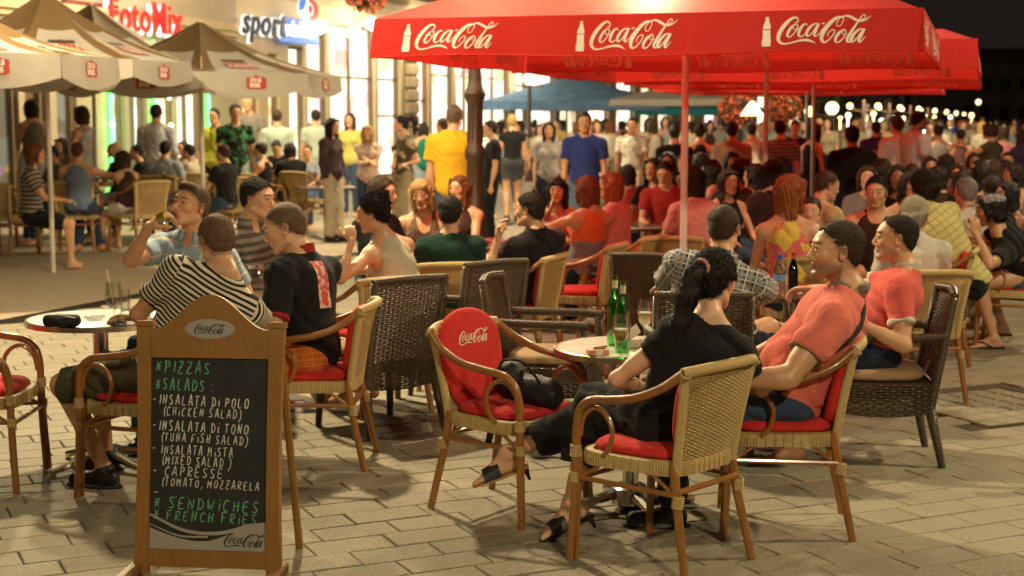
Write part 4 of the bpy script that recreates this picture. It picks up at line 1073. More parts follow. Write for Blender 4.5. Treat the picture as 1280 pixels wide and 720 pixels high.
# trees on the left side far down the street
leafm = pm('leaf', (.05, .07, .02), .7, vary=.4, scale=3)
def tree(p, h, r_, label, n=1400, seed=0):
    t = empty('street_tree', (p[0], p[1], 0), 0, label, 'tree'); rr = random.Random(seed)
    tr = MB(); tr.tube(crv([(0, 0, 0), (.05, 0, h*.3), (-.05, .05, h*.55), (.0, 0, h*.85)]), [.16-.12*i/18 for i in range(19)], 8)
    for i in range(6):
        a = i*1.05; tr.tube(crv([(0, 0, h*.45), (math.cos(a)*r_*.35, math.sin(a)*r_*.35, h*.62), (math.cos(a)*r_*.7, math.sin(a)*r_*.7, h*.72)]), [.06-.045*j/12 for j in range(13)], 5)
    tr.build('trunk', pm('bark', (.09, .06, .04), .9, bump=.5), t)
    vs = []; fs_ = []; cl = [(rr.uniform(-1, 1)*r_*.7, rr.uniform(-1, 1)*r_*.7, h*.7+rr.uniform(-.5, .6)*r_, rr.uniform(.25, .5)*r_) for _ in range(16)]
    for i in range(n):
        c = rr.choice(cl); d = Vector((rr.gauss(0, 1), rr.gauss(0, 1), rr.gauss(0, 1))).normalized()*c[3]*rr.uniform(.6, 1); q = Vector(c[:3])+d
        a = Vector((rr.gauss(0, 1), rr.gauss(0, 1), rr.gauss(0, 1))).normalized()*.13; b_ = a.cross(Vector((rr.gauss(0, 1), rr.gauss(0, 1), rr.gauss(0, 1)))).normalized()*.07
        k = len(vs); vs += [q-a, q+b_, q+a, q-b_]; fs_.append((k, k+1, k+2, k+3))
    link_mesh('crown', vs, fs_, leafm, t)
tree(W(1015, 148, 60), 3.6, 1.2, 'small dark street tree behind the grey parasol poles, left of the lamps', seed=1)
tree(W(905, 148, 75), 4.6, 1.8, 'street tree behind the hanging flower baskets', seed=2)
tree(W(1062, 148, 90), 4.4, 1.8, 'farthest dim tree among the street lamps', seed=3)
# street lamps with opal globes down the promenade
iron = pm('cast_iron', (.07, .036, .022), .5, .25, vary=.3, scale=30, bump=.3)
globe = glow('lamp_globe', (1, .72, .36), 3.2)
def street_lamp(p, h, label, globes=2, gr=.2, a0=0):
    t = empty('street_lamp', (p[0], p[1], 0), a0, label, 'street lamp', 'globe street lamps down the promenade')
    b = MB(); b.lathe([(.16, 0), (.16, .25), (.08, .4), (.06, h*.5), (.045, h)], 10)
    b.tube([(-.38, 0, h-.25), (0, 0, h-.32), (.38, 0, h-.25)], .025, 6); b.build('post', iron, t)
    for sx in ((-1, 1) if globes == 2 else (0,)):
        g_ = MB(); g_.lathe([(gr*math.sin(a), -gr*math.cos(a)) for a in [i*math.pi/8 for i in range(9)]], 12); o = g_.build('globe', globe, t, 180); o.location = (sx*.38, 0, h-.25+gr)
    return t
GLB = [(1080, 125, 42), (1112, 129, 55), (1138, 132, 68), (1160, 135, 82), (1176, 137, 98), (1189, 139, 115), (1200, 141, 135), (1209, 142, 158), (1217, 143, 185)]
ords = ['nearest', 'second', 'third', 'fourth', 'fifth', 'sixth', 'seventh', 'eighth', 'farthest']
for i, (px, py, y) in enumerate(GLB):
    q = W(px, py, y); street_lamp((q.x, q.y), q.z, '%s double-globe street lamp of the lit row down the promenade' % ords[i], 2, .055+.00065*y, R(-12+17*math.sin(i*2.3)))
    if i < 4: lamp('street_lamp_light', (q.x, q.y-.6, q.z+.2), 160, WARM, .25)
for i, (px, py, y, lb) in enumerate([(1040, 141, 40, 'low lit white lamp right of the second grey parasol pole'), (1012, 144, 50, 'flat white lit lamp behind the grey parasol poles'), (662, 104, 42, 'round opal street lamp above the blue parasol'), (1223, 130, 120, 'single small amber lamp in front of the dark end building')]):
    q = W(px, py, y); street_lamp((q.x, q.y), q.z+.2, lb, 1, .17 if i < 3 else .2)
# small warm lights of far stalls and cafes
rl = random.Random(5)
for i in range(16):
    px = 1010+i*13.5+rl.uniform(-4, 4); y = rl.uniform(62, 150); q = W(px, 141+rl.uniform(0, 9)+(px-1010)*.015, y)
    m = MB(); r_ = y*.0011*rl.uniform(.7, 1.6); m.lathe([(r_*math.sin(a), -r_*math.cos(a)) for a in [k*math.pi/6 for k in range(7)]], 8); m.tube([(0, 0, -r_), (0, 0, -q.z)], .03, 5)
    o = m.build('stall_light', glow('stall_glow_%d' % (i % 3), [(1, .7, .3), (1, .85, .6), (.8, 1, .75)][i % 3], 5), None, 180); o.location = q; tag(o, 'tiny warm light far down the promenade', 'light', 'tiny lights of far stalls')
# cast iron lamp post between the tables
lp = empty('ornate_lamp_post', (*W(594, 250, 15.0).xy, 0), 0, 'dark fluted cast iron lamp post with moulded rings rising behind the seated group', 'lamp post')
prof = [(.24, 0), (.24, .12), (.21, .16), (.20, .34), (.165, .40), (.18, .46), (.14, .52), (.115, .70), (.14, .76), (.10, .82), (.088, 1.30), (.12, 1.36), (.12, 1.42), (.088, 1.48), (.082, 1.86), (.105, 1.92), (.125, 1.98), (.09, 2.05), (.078, 2.12), (.074, 2.60), (.10, 2.66), (.07, 2.72), (.06, 4.6)]
MB().lathe([(r_*.86, z) for r_, z in prof], 20).build('shaft', iron, lp)
fl = MB()
for i in range(10):
    a = i*math.pi/5; fl.tube([(.076*math.cos(a), .076*math.sin(a), .84), (.070*math.cos(a), .070*math.sin(a), 1.34)], .012, 4); fl.tube([(.071*math.cos(a), .071*math.sin(a), 1.5), (.067*math.cos(a), .067*math.sin(a), 1.88)], .011, 4)
fl.build('fluting', iron, lp)['kind'] = 'stuff'
MB().tube(crv([(-.55, 0, 4.55), (-.3, 0, 4.75), (0, 0, 4.45), (.3, 0, 4.75), (.55, 0, 4.55)]), .03, 6).build('crossarm', iron, lp)
for sx in (-1, 1):
    g_ = MB(); g_.lathe([(.2*math.sin(a), -.2*math.cos(a)) for a in [i*math.pi/8 for i in range(9)]], 14); o = g_.build('globe', globe, lp, 180); o.location = (sx*.55, 0, 4.36)
# unseen lanterns on wires above the frame, most added as fill light
for i, (p, e) in enumerate(LANTERNS):
    t = empty('unseen_lantern', p, 0, '%s shaded street lantern hung from a wire above the tables' % ['wide', 'right-hand', 'overhead', 'dim outer', 'street-side', 'far', 'far right', 'small canopy-front', 'small canopy-corner', 'between-parasols', 'street-middle', 'farthest right', 'left front', 'shop-side'][i], 'lantern', 'lanterns hung over the street')
    MB().lathe([(.03, .22), (.06, .16), (.26, -.02), (.28, -.06), (.26, -.05), (.05, .13)], 20).build('shade', pm('lantern_enamel', (.05, .06, .05), .4, .3), t)
    MB().lathe([(0, -.10), (.05, -.07), (.06, -.02), (.04, .04), (0, .05)], 12).build('bulb', glow('lantern_bulb', (1, .8, .5), 30), t)
    MB().tube([(-9, 0, .5), (0, 0, .22), (9, 0, .5)], .006, 4).build('wire', iron, t)
# flowers
petal = pm('petal_coral', (.75, .16, .07), .7, vary=.3, scale=20)
def flower_basket(p, r_, label, pole=None, cols=('petal_coral',), post=True):
    t = empty('flower_basket', (p[0], p[1], p[2]), 0, label, 'flower basket'); rr = random.Random(label)
    MB().lathe([(.02, -r_*.75), (r_*.35, -r_*.6), (r_*.5, -r_*.2), (r_*.52, -.1*r_)], 12).build('basket', iron, t)
    for nm, mt, n, sc2 in (('leaves', leafm, 260, 1.0), ('blossoms', petal, 420, 1.06)):
        vs = []; f_ = []
        for i in range(n):
            d = Vector((rr.gauss(0, 1), rr.gauss(0, 1), rr.gauss(0, .75))).normalized()*r_*rr.uniform(.7, 1)*sc2
            a = Vector((rr.gauss(0, 1), rr.gauss(0, 1), rr.gauss(0, 1))).normalized()*r_*.12; b_ = a.cross(Vector((rr.gauss(0, 1), rr.gauss(0, 1), rr.gauss(0, 1)))).normalized()*r_*.1
            k = len(vs); vs += [d-a, d+b_, d+a, d-b_]; f_.append((k, k+1, k+2, k+3))
        link_mesh(nm, vs, f_, mt, t)
    if post: MB().tube([(0, 0, -p[2]), (0, 0, -r_*.6)], .03, 6).build('post', iron, t)
flower_basket(W(922, 134, 30), .36, 'ball of coral flowers on a post left of the glowing cone lamp'); flower_basket(W(982, 134, 31), .34, 'ball of orange flowers on a post right of the red parasol pole')
flower_basket(W(458, -12, 20), .30, 'spray of red flowers above the left end of the red parasol', post=False)
cl_ = empty('cone_lamp', tuple(W(940, 148, 28).xy.to_3d()), 0, 'small glowing cone shaded lamp on a thin post among the crowd', 'lamp'); q = W(940, 141, 28)
MB().lathe([(.03, .26), (.22, 0), (.20, 0)], 16).build('lamp_shade', glow('cone_shade', (1, .85, .45), 4), cl_).location = (0, 0, q.z-.05); MB().tube([(0, 0, 0), (0, 0, q.z)], .025, 6).build('post', iron, cl_)

# ================================================================ parasols
def fabric(name, colr, tr=.35, vary=.06):
    if name in MATS: return MATS[name]
    m, nt, N, L, b = newmat(name); MATS[name] = m
    tc = N.new('ShaderNodeTexCoord'); n1 = N.new('ShaderNodeTexNoise'); n1.inputs['Scale'].default_value = 3; n1.inputs['Detail'].default_value = 5; L.new(tc.outputs['Object'], n1.inputs['Vector'])
    c = mixc(N, L, n1.outputs['Fac'], tuple(x*(1-vary*2) for x in colr), tuple(min(1, x*(1+vary)) for x in colr)); L.new(c, b.inputs['Base Color'])
    b.inputs['Roughness'].default_value = .75; b.inputs['Specular IOR Level'].default_value = .25
    t = N.new('ShaderNodeBsdfTranslucent'); L.new(c, t.inputs['Color']); mx = N.new('ShaderNodeMixShader'); mx.inputs[0].default_value = tr
    L.new(b.outputs[0], mx.inputs[1]); L.new(t.outputs[0], mx.inputs[2]); L.new(mx.outputs[0], N['Material Output'].inputs['Surface'])
    n2 = N.new('ShaderNodeTexNoise'); n2.inputs['Scale'].default_value = 5; n2.inputs['Distortion'].default_value = .8; L.new(tc.outputs['Object'], n2.inputs['Vector'])
    n3 = N.new('ShaderNodeTexNoise'); n3.inputs['Scale'].default_value = 420; L.new(tc.outputs['Object'], n3.inputs['Vector'])
    bp = N.new('ShaderNodeBump'); bp.inputs['Strength'].default_value = .35; bp.inputs['Distance'].default_value = .02; L.new(math_node(N, L, 'ADD', n2.outputs['Fac'], math_node(N, L, 'MULTIPLY', n3.outputs['Fac'], .06)), bp.inputs['Height']); L.new(bp.outputs['Normal'], b.inputs['Normal'])
    return m
RED = fabric('red_canvas', (.64, .036, .026), .38); PRINT = pm('white_print', (.78, .66, .56), .7, vary=.06); PRINT_IN = pm('show_through_print', (.95, .52, .42), .8)
polem = pm('pole_white', (.80, .74, .68), .4, vary=.08); alu = pm('aluminium', (.55, .55, .55), .35, .9)
def square_parasol(name, c, half, label, zb=2.15, vh=.26, zap=3.15, can=RED, prints=True, ang=angU, pole=polem, sides='all', nlogo=3, pr=.028):
    t = empty(name, (c[0], c[1], 0), ang-math.pi/2, label, 'parasol')     # local +Y along the street, +X across
    ze = zb+vh; n = 14; cm = MB()
    def top(x, y):
        a = max(abs(x), abs(y))/half; b_ = min(abs(x), abs(y))/half/(a+1e-6)
        return zap+(ze-zap)*a-.06*math.sin(math.pi*min(1, a))*(1-b_*b_)*1.0
    g_ = [[(half*(2*i/n-1), half*(2*j/n-1)) for j in range(n+1)] for i in range(n+1)]
    vs = [(x, y, top(x, y)) for row in g_ for x, y in row]; f_ = [(i*(n+1)+j, (i+1)*(n+1)+j, (i+1)*(n+1)+j+1, i*(n+1)+j+1) for i in range(n) for j in range(n)]
    cm.add(vs, f_); cm.build('canopy', can, t, 180)
    mk = MB(); mk.lathe([(.0, .16), (.09, .10), (.11, .0), (.11, -.02)], 12, (0, 0, zap+.0)); mk.build('finial', can, t)
    for k in range(4):
        a = k*math.pi/2; M = Matrix.Rotation(a, 4, 'Z')
        def f(u, v, o, M=M, k=k):      # u to the right seen from outside, v up from valance bottom
            wv = .018*math.sin(u*2.3+k*1.7)*(1-v/vh)+.006*math.sin(u*9+k)*(1-v/vh)
            tuck = .05*(1-v/vh)
            return M @ Vector((u*(1+.012*(1-v/vh)), -(half+tuck*.4+wv+o), zb+v-.012*math.cos(u*2*math.pi/half*.75)*(1-v/vh)))
        m_ = MB(); nu, nv = 40, 4
        vv = [f(-half+2*half*i/nu, vh*j/nv, 0) for i in range(nu+1) for j in range(nv+1)]
        m_.add(vv, [(i*(nv+1)+j, (i+1)*(nv+1)+j, (i+1)*(nv+1)+j+1, i*(nv+1)+j+1) for i in range(nu) for j in range(nv)])
        m_.tube([f(-half+2*half*i/nu, 0, 0) for i in range(nu+1)], .004, 4)
        va = m_.build('valance', can, t, 180)
        if prints:
            for q in range(nlogo):
                pm_ = MB(); pi = MB()
                cx = half*2*(q-(nlogo-1)/2)/nlogo*1.0
                logo(pm_, f, .58, cx, vh*.5, True, .0014); logo(pi, lambda u, v, o: f(u, v, -o), .58, cx, vh*.5, True, .0014)
                pm_.build('lettering', PRINT, va, None); pi.build('reverse_lettering', PRINT_IN, va, None)
    m_ = MB(); m_.tube([(0, 0, 0), (0, 0, zap-.05)], pr, 14); m_.build('pole', pole, t)
    m_ = MB(); m_.lathe([(.05, 0), (.06, .02), (.06, .10), (.05, .12)], 12, (0, 0, zap-.22)); m_.lathe([(.05, 0), (.055, .01), (.055, .07), (.05, .08)], 12, (0, 0, zb+.12)); m_.build('hub', alu, t)
    for i in range(8):
        a = i*math.pi/4; l = half*(1.38 if i % 2 else 1.0)*.985
        e = Vector((math.cos(a)*l, math.sin(a)*l, ze-.02)); s_ = Vector((0, 0, zap-.14)); r_ = MB(); r_.tube([s_, s_.lerp(e, .5)-Vector((0, 0, .05)), e], .010, 6)
        rb_ = r_.build('rib', alu, t); st = MB(); st.tube([(0, 0, zb+.16), tuple(s_.lerp(e, .48)-Vector((0, 0, .06)))], .008, 5); st.build('strut', alu, rb_)
    b_ = MB(); b_.box((0, 0, .05), (.7, .7, .10), bev=.02); b_.lathe([(.05, .1), (.045, .35), (.035, .36)], 12); b_.build('base', pm('concrete_base', (.28, .26, .23), .9, bump=.3), t)
    return t
C1 = Vector((1.318, 11.53, 0)); UP = Vector((.297, .955, 0)); AP = math.atan2(.955, .297)
square_parasol('red_parasol', C1, 1.8, 'nearest large red parasol with white script lettering on its valance', ang=AP)
square_parasol('red_parasol', C1+UP*4.5, 2.1, 'second red parasol behind the first, on the pole with the yellow band', ang=AP, zb=2.17)
square_parasol('red_parasol', C1+UP*9.2, 2.1, 'third red parasol on a grey pole behind the other two', pole=alu, ang=AP)
square_parasol('red_parasol', C1+UP*13.8-VD*.6, 2.1, 'farthest red parasol of the row, on a thin grey pole', pole=alu, ang=AP)
pole2 = C1+UP*4.5
yb = MB(); yb.tube([(0, 0, 0), (0, 0, .10)], .030, 12); o = yb.build('yellow_tape', pm('tape_yellow', (.75, .5, .05), .5), [x for x in bpy.data.objects if x.name == 'red_parasol.001'][0]); o.location = (0, 0, .78)
BLUE = fabric('blue_canvas', (.20, .36, .56), .5, vary=.32)
bp_ = square_parasol('blue_parasol', W(716, 148, 45), 2.55, 'large blue market parasol behind the standing crowd', zb=1.97, vh=.26, zap=3.0, can=BLUE, prints=False, ang=angU+R(18))
for k in range(4):
    m_ = MB(); M = Matrix.Rotation(k*math.pi/2, 4, 'Z'); rr = random.Random(k)
    for i in range(9):
        for st in range(3): ribbon(m_, [(-2.1+i*.48+rr.uniform(0, .3), .05+rr.uniform(0, .12), .04), (-2.0+i*.48+rr.uniform(0, .3), .10+rr.uniform(0, .1), .05), (-1.85+i*.48+rr.uniform(0, .2), .07, .03)], lambda u, v, o: M @ Vector((u, -(2.37+o), 1.97+v)), 3, .01)
    m_.build('valance_pattern', pm('pink_pattern', (.55, .28, .3), .8), bp_, None)
teal = fabric('teal_canvas', (.03, .25, .27), .35)
square_parasol('teal_parasol', W(880, 148, 52), 1.9, 'teal parasol far back between the red parasol poles', zb=1.85, vh=.22, zap=2.6, can=teal, prints=False)
GREYC = fabric('pale_canvas', (.5, .46, .4), .35)
square_parasol('pale_parasol', W(855, 148, 38), 1.5, 'pale grey parasol edge seen past the red parasol pole', zb=2.05, vh=.15, zap=2.65, can=GREYC, prints=False)
CREAM_F = fabric('cream_canvas', (.50, .45, .38), .4); BROWN_F = fabric('brown_canvas', (.15, .09, .038), .15)
EMB = pm('emblem_red', (.30, .035, .02), .8); EMB2 = pm('emblem_dark', (.05, .03, .02), .7)
def beer_parasol(c, rad, label, zb=2.02, ze=2.28, zap=3.05, rot=0, pole=True):
    t = empty('beer_parasol', (c[0], c[1], 0), rot, label, 'parasol', 'cream and brown beer parasols'); n = 8
    for k in range(n):
        a0, a1 = 2*math.pi*k/n, 2*math.pi*(k+1)/n
        A = Vector((math.cos(a0)*rad, math.sin(a0)*rad, ze)); B_ = Vector((math.cos(a1)*rad, math.sin(a1)*rad, ze)); T = Vector((0, 0, zap)); nr = (B_-A).cross(T-A).normalized()
        def f(u, v, o=0):     # u -1..1 across, v 0 edge .. 1 apex
            p_ = (A.lerp(B_, (u+1)/2)).lerp(T, v); return p_+Vector((0, 0, -.10*math.sin(math.pi*v)))-nr*0+nr*o-Vector((0, 0, .04*(1-u*u)*math.sin(math.pi*v)))
        cm = MB(); U_ = [-1, -.72, -.35, 0, .35, .72, 1]; V_ = [0, .15, .3, .45, .58, .75, 1]
        vs = [f(u, v) for u in U_ for v in V_]; f_ = []; mi = []
        for i in range(6):
            for j in range(6): f_.append((i*7+j, (i+1)*7+j, (i+1)*7+j+1, i*7+j+1)); mi.append(1 if (j >= 4 or i in (0, 5)) else 0)
        kk = len(cm.v); cm.v += [tuple(v) for v in vs]; cm.f += f_; cm.m += mi
        cp = cm.build('canopy_panel', [CREAM_F, BROWN_F], t, 180)
        W_ = (B_-A).length; dr_ = (B_-A).normalized(); out = Vector((math.cos((a0+a1)/2), math.sin((a0+a1)/2), 0))
        def fv(u, v, o=0): return A+dr_*(W_*u)+Vector((0, 0, -v))+out*(o+.02*v/.26+.01*math.sin(u*9)*v/.26)
        vm = MB(); nu = 14; vs = []
        for i in range(nu+1):
            u = i/nu; dp = (ze-zb)*(.72+.34*math.sin(math.pi*u)**1.0)
            for j in range(4): vs.append(fv(u, dp*j/3))
        vm.add(vs, [(i*4+j, i*4+j+1, (i+1)*4+j+1, (i+1)*4+j) for i in range(nu) for j in range(3)]); va = vm.build('valance', CREAM_F, t, 180)
        em = MB()      # cartouche with two lines of words
        def cart(fn, cx, cz, w_, h_, par):
            e1 = MB(); e2 = MB(); pts = [(math.cos(a)*(1-.14*math.cos(4*a)), math.sin(a)*(1+.12*math.cos(4*a))) for a in [i*math.pi/10 for i in range(20)]]
            for s_, lf, tgt in ((1.0, .004, e1), (.0, 0, None)):
                if tgt: tgt.add([fn(cx+x*w_*s_, cz+y*h_*s_, lf) for x, y in pts], [tuple(range(20))])
            hand_text(e2, 'STELLA', lambda u, v, o: fn(u, v, o+.006), cx-w_*.72, cz+h_*.06, h_*.5, sp=w_/h_*.66, pen=.2); hand_text(e2, 'ARTOIS', lambda u, v, o: fn(u, v, o+.006), cx-w_*.72, cz-h_*.60, h_*.5, sp=w_/h_*.66, pen=.2)
            c_ = e1.build('emblem', EMB, par, None); e2.build('emblem_words', PRINT, c_ if par.parent is None else c_, None)
        em1 = MB()
        pts = [(math.cos(a)*(1-.14*math.cos(4*a)), math.sin(a)*(1-.14*math.cos(4*a))+(.35 if i == 5 else 0)) for i, a in enumerate([i*math.pi/10 for i in range(20)])]
        ev = MB(); ev.add([fv(.5+x*.105, .125-y*.080, .006) for x, y in pts], [tuple(range(20))], 0)
        g1 = lambda u, v, o: fv(.5+u/W_, .125-v, .009+o)
        hand_text(ev, 'STELLA', g1, -.085, .012, .045, pen=.22, m=1, sp=.75); hand_text(ev, 'ARTOIS', g1, -.085, -.050, .045, pen=.22, m=1, sp=.75)
        ev.add([fv(.5+x*.105, .125-y*.080, -.006) for x, y in pts], [tuple(range(20))], 0)
        ev.build('emblem', [EMB, PRINT], va, None)
        ec = MB(); ec.add([f(x*.42, .26+y*.10, .012) for x, y in pts], [tuple(range(20))], 0)
        ec.add([f(x*.42, .40+y*.03, .012) for x, y in pts], [tuple(range(20))], 2)
        g2 = lambda u, v, o: f(u, .26+v, .018+o)
        hand_text(ec, 'STELLA', g2, -.33, .01, .055, pen=.2, m=1, sp=1.9*1.55); hand_text(ec, 'ARTOIS', g2, -.33, -.065, .055, pen=.2, m=1, sp=1.9*1.55)
        ec.build('emblem', [EMB, PRINT, EMB2], cp, None)
        r_ = MB(); r_.tube([T-Vector((0, 0, .08)), (A+T)/2-Vector((0, 0, .12)), A-Vector((0, 0, .015))], .011, 5); r_.build('rib', pm('wood_rib', (.35, .25, .14), .6), t)
    if pole:
        m_ = MB(); m_.tube([(0, 0, 0), (0, 0, zap)], .028, 12); m_.build('pole', pm('pole_cream', (.62, .56, .47), .45), t)
    return t
beer_parasol(W(252, 148, 19.3), 1.78, 'cream beer parasol in front of the sports shop, rightmost of the beige ones', zb=2.02, zap=2.97, rot=R(12))
beer_parasol(W(60, 148, 17.0), 1.6, 'cream beer parasol over the man in the blue shirt, on the leaning pole', zb=2.10, ze=2.36, zap=3.15, rot=R(5))
beer_parasol(W(118, 148, 21.5), 1.85, 'cream beer parasol behind the others, between the two poles', zb=2.16, ze=2.44, zap=3.35, rot=R(20))
beer_parasol(W(-45, 148, 14.5), 1.45, 'cream beer parasol cut off by the left edge, lowest and nearest', zb=2.02, ze=2.32, zap=2.85, rot=R(10))

# ================================================================ chairs and tables
def cane(name, c1, c2):
    if name in MATS: return MATS[name]
    m, nt, N, L, b = newmat(name); MATS[name] = m
    tc = N.new('ShaderNodeTexCoord'); mp = N.new('ShaderNodeMapping'); mp.inputs['Scale'].default_value = (60, 60, 3); L.new(tc.outputs['Object'], mp.inputs['Vector'])
    n1 = N.new('ShaderNodeTexNoise'); n1.inputs['Scale'].default_value = 1; n1.inputs['Detail'].default_value = 6; L.new(mp.outputs['Vector'], n1.inputs['Vector'])
    n2 = N.new('ShaderNodeTexNoise'); n2.inputs['Scale'].default_value = 9; n2.inputs['Detail'].default_value = 3; L.new(tc.outputs['Object'], n2.inputs['Vector'])
    f = math_node(N, L, 'ADD', math_node(N, L, 'MULTIPLY', n1.outputs['Fac'], .6), math_node(N, L, 'MULTIPLY', n2.outputs['Fac'], .5))
    L.new(mixc(N, L, f, c1, c2), b.inputs['Base Color']); b.inputs['Roughness'].default_value = .32; b.inputs['Coat Weight'].default_value = .5; b.inputs['Coat Roughness'].default_value = .12
    bp = N.new('ShaderNodeBump'); bp.inputs['Strength'].default_value = .15; bp.inputs['Distance'].default_value = .003; L.new(n1.outputs['Fac'], bp.inputs['Height']); L.new(bp.outputs['Normal'], b.inputs['Normal']); return m
CANE = cane('bamboo_cane', (.15, .05, .010), (.44, .19, .045)); PALE = cane('pale_cane', (.30, .19, .065), (.60, .42, .17))
WRAP = pm('wrapped_rattan', (.55, .40, .17), .5, vary=.25, scale=60, bump=.5, bscale=120)
DARKW = pm('dark_wicker', (.085, .055, .03), .32, vary=.5, scale=90, spec=.6)
REDC = cloth('red_cushion', (.62, .035, .03)); BEIGEC = cloth('beige_cushion', (.48, .32, .18))
def weave(mb, P, nu, nv, r, amp, m=0, stake=None, seg=2):
    """basket weave on the sheet P(u,v)->(point, normal): upright stakes and strands passing over and under them"""
    for i in range(nu+1):
        pts = []
        for j in range(0, 9): p, n = P(i/nu, j/8); pts.append(p)
        mb.tube(pts, stake or r*.9, 4, False, m)
    for j in range(nv):
        v = (j+.5)/nv; pts = []
        for i in range(nu*seg+1):
            u = i/(nu*seg); p, n = P(u, v); s_ = math.cos(math.pi*i/seg)*(1 if j % 2 else -1); pts.append(p+n*(amp*s_))
        mb.tube(pts, r, 4, False, m, flat=1.0)
def rings(mb, p, d, r, n, pitch=.006, rr=.0032, m=0, seg=10):
    """binding: close turns of split cane round a pole"""
    d = Vector(d).normalized(); a = d.orthogonal().normalized(); b_ = d.cross(a)
    for i in range(n):
        c = Vector(p)+d*(i-(n-1)/2)*pitch
        mb.tube([c+a*math.cos(t)*r+b_*math.sin(t)*r for t in [2*math.pi*k/seg for k in range(seg)]], rr, 4, False, m, closed=True)
def cushion_round(w0, w1, d, th, nx=12, ny=12, puff=.012):
    """rounded pad in XY, front (y=+d/2) width w0, rear width w1"""
    mb = MB(); rows = []
    K = 28; ring = []
    for k in range(K):
        a = 2*math.pi*k/K; x = math.copysign(abs(math.cos(a))**.55, math.cos(a)); y = math.copysign(abs(math.sin(a))**.55, math.sin(a))
        ring.append((x, y))
    levels = [(.55, -th/2), (.93, -th/2), (1.0, -th*.25), (1.02, 0), (1.0, th*.25), (.93, th/2), (.75, th/2+puff*.5), (.4, th/2+puff), (.12, th/2+puff*1.1)]
    vs = []
    for s_, z in levels:
        for x, y in ring:
            w = (w1+(w0-w1)*(y*s_+1)/2)/2; vs.append((x*s_*w, y*s_*d/2, z))
    n = len(levels); fs_ = [(i*K+k, i*K+(k+1) % K, (i+1)*K+(k+1) % K, (i+1)*K+k) for i in range(n-1) for k in range(K)]
    fs_ += [tuple(range(K))[::-1], tuple((n-1)*K+k for k in range(K))]
    mb.add(vs, fs_); return mb
def rattan_chair(label, cushions=True, group='rattan armchairs'):
    t = empty('rattan_armchair', (0, 0, 0), 0, label, 'chair', group)
    for sx in (-1, 1):
        X = lambda x: x*sx
        # front leg up through the seat and into the arm
        MB().tube([(X(.262), .235, 0), (X(.252), .222, .22), (X(.248), .215, .455)], [.0165, .0175, .0175], 12).build('leg', CANE, t)
        MB().tube([(X(.240), .222, .0), (X(.234), .212, .22), (X(.232), .205, .44)], .009, 8).build('leg_strip', CANE, t)
        MB().tube([(X(.225), -.30, 0), (X(.198), -.235, .30), (X(.19), -.215, .45)], [.0165, .018, .018], 12).build('leg', CANE, t)
        arm = crv([(X(.248), .215, .45), (X(.249), .212, .54), (X(.254), .190, .61), (X(.262), .13, .652), (X(.272), .03, .668), (X(.275), -.09, .69), (X(.262), -.20, .735), (X(.232), -.285, .80)], 5)
        MB().tube(arm, .0175, 12).build('armrest', CANE, t)
        lo = crv([(X(.240), .203, .50), (X(.243), .185, .575), (X(.247), .13, .622), (X(.250), .07, .605), (X(.250), .035, .545), (X(.248), .05, .475), (X(.243), .085, .435)], 5)
        MB().tube(lo, .0105, 10).build('arm_loop', CANE, t)
        po = crv([(X(.185), -.222, .40), (X(.196), -.245, .56), (X(.222), -.285, .79)], 5)
        mb = MB(); mb.tube(po, .019, 10)
        mb.build('back_post', WRAP, t)
        bd = MB()
        rings(bd, (X(.249), .217, .44), (0, .02, 1), .021, 8); rings(bd, (X(.2515), .222, .335), (0, .04, 1), .020, 7)
        rings(bd, (X(.203), -.245, .30), (.08*sx, .12, -1), .021, 8); rings(bd, (X(.228), -.285, .79), (.3*sx, -.6, .6), .0215, 7)
        o = bd.build('binding', WRAP, t, 180); o['kind'] = 'stuff'
        for bpts in ([(X(.2), -.235, .31), (X(.185), -.20, .355), (X(.14), -.215, .40)], [(X(.2), -.235, .31), (X(.205), -.18, .355), (X(.215), -.12, .40)], [(X(.25), .215, .325), (X(.235), .15, .365), (X(.235), .09, .41)]):
            MB().tube(crv(bpts, 4), .008, 8).build('brace', CANE, t)
        MB().tube([(X(.25), .222, .335), (X(.208), -.235, .325)], .0105, 8).build('stretcher', CANE, t)
    MB().tube([(-.25, .222, .325), (.25, .222, .325)], .0105, 8).build('stretcher', CANE, t)
    MB().tube([(-.20, -.24, .335), (.20, -.24, .335)], .0125, 8).build('stretcher', CANE, t)
    tr = crv([(-.235, -.283, .80), (-.13, -.325, .812), (0, -.338, .815), (.13, -.325, .812), (.235, -.283, .80)], 6)
    mb = MB(); mb.tube(tr, .0195, 12); tp = mb.build('top_rail', WRAP, t)
    rb = MB()
    for i in range(0, len(tr)-1):
        for q in (0, .25, .5, .75): rings(rb, Vector(tr[i]).lerp(tr[i+1], q), tr[i+1]-tr[i], .0195, 1, rr=.0026, seg=10)
    o = rb.build('winding', WRAP, tp, 180); o['kind'] = 'stuff'
    # seat frame, wound
    K = 36; sp_ = []
    for k in range(K):
        a = 2*math.pi*k/K; x = math.copysign(abs(math.cos(a))**.45, math.cos(a)); y = math.copysign(abs(math.sin(a))**.45, math.sin(a)); w = (.20+.045*(y+1)/2)
        sp_.append(Vector((x*w, -.01+y*.222, .42)))
    mb = MB(); vs = []
    for p in sp_:
        d = Vector((p.x, p.y, 0)).normalized(); vs += [p+d*.016+Vector((0, 0, -.028)), p+d*.018+Vector((0, 0, .024)), p-d*.012+Vector((0, 0, .028)), p-d*.012+Vector((0, 0, -.03))]
    mb.add(vs, [(4*k+j, 4*((k+1) % K)+j, 4*((k+1) % K)+(j+1) % 4, 4*k+(j+1) % 4) for k in range(K) for j in range(4)]); sf = mb.build('seat_frame', WRAP, t, 40)
    wd = MB()
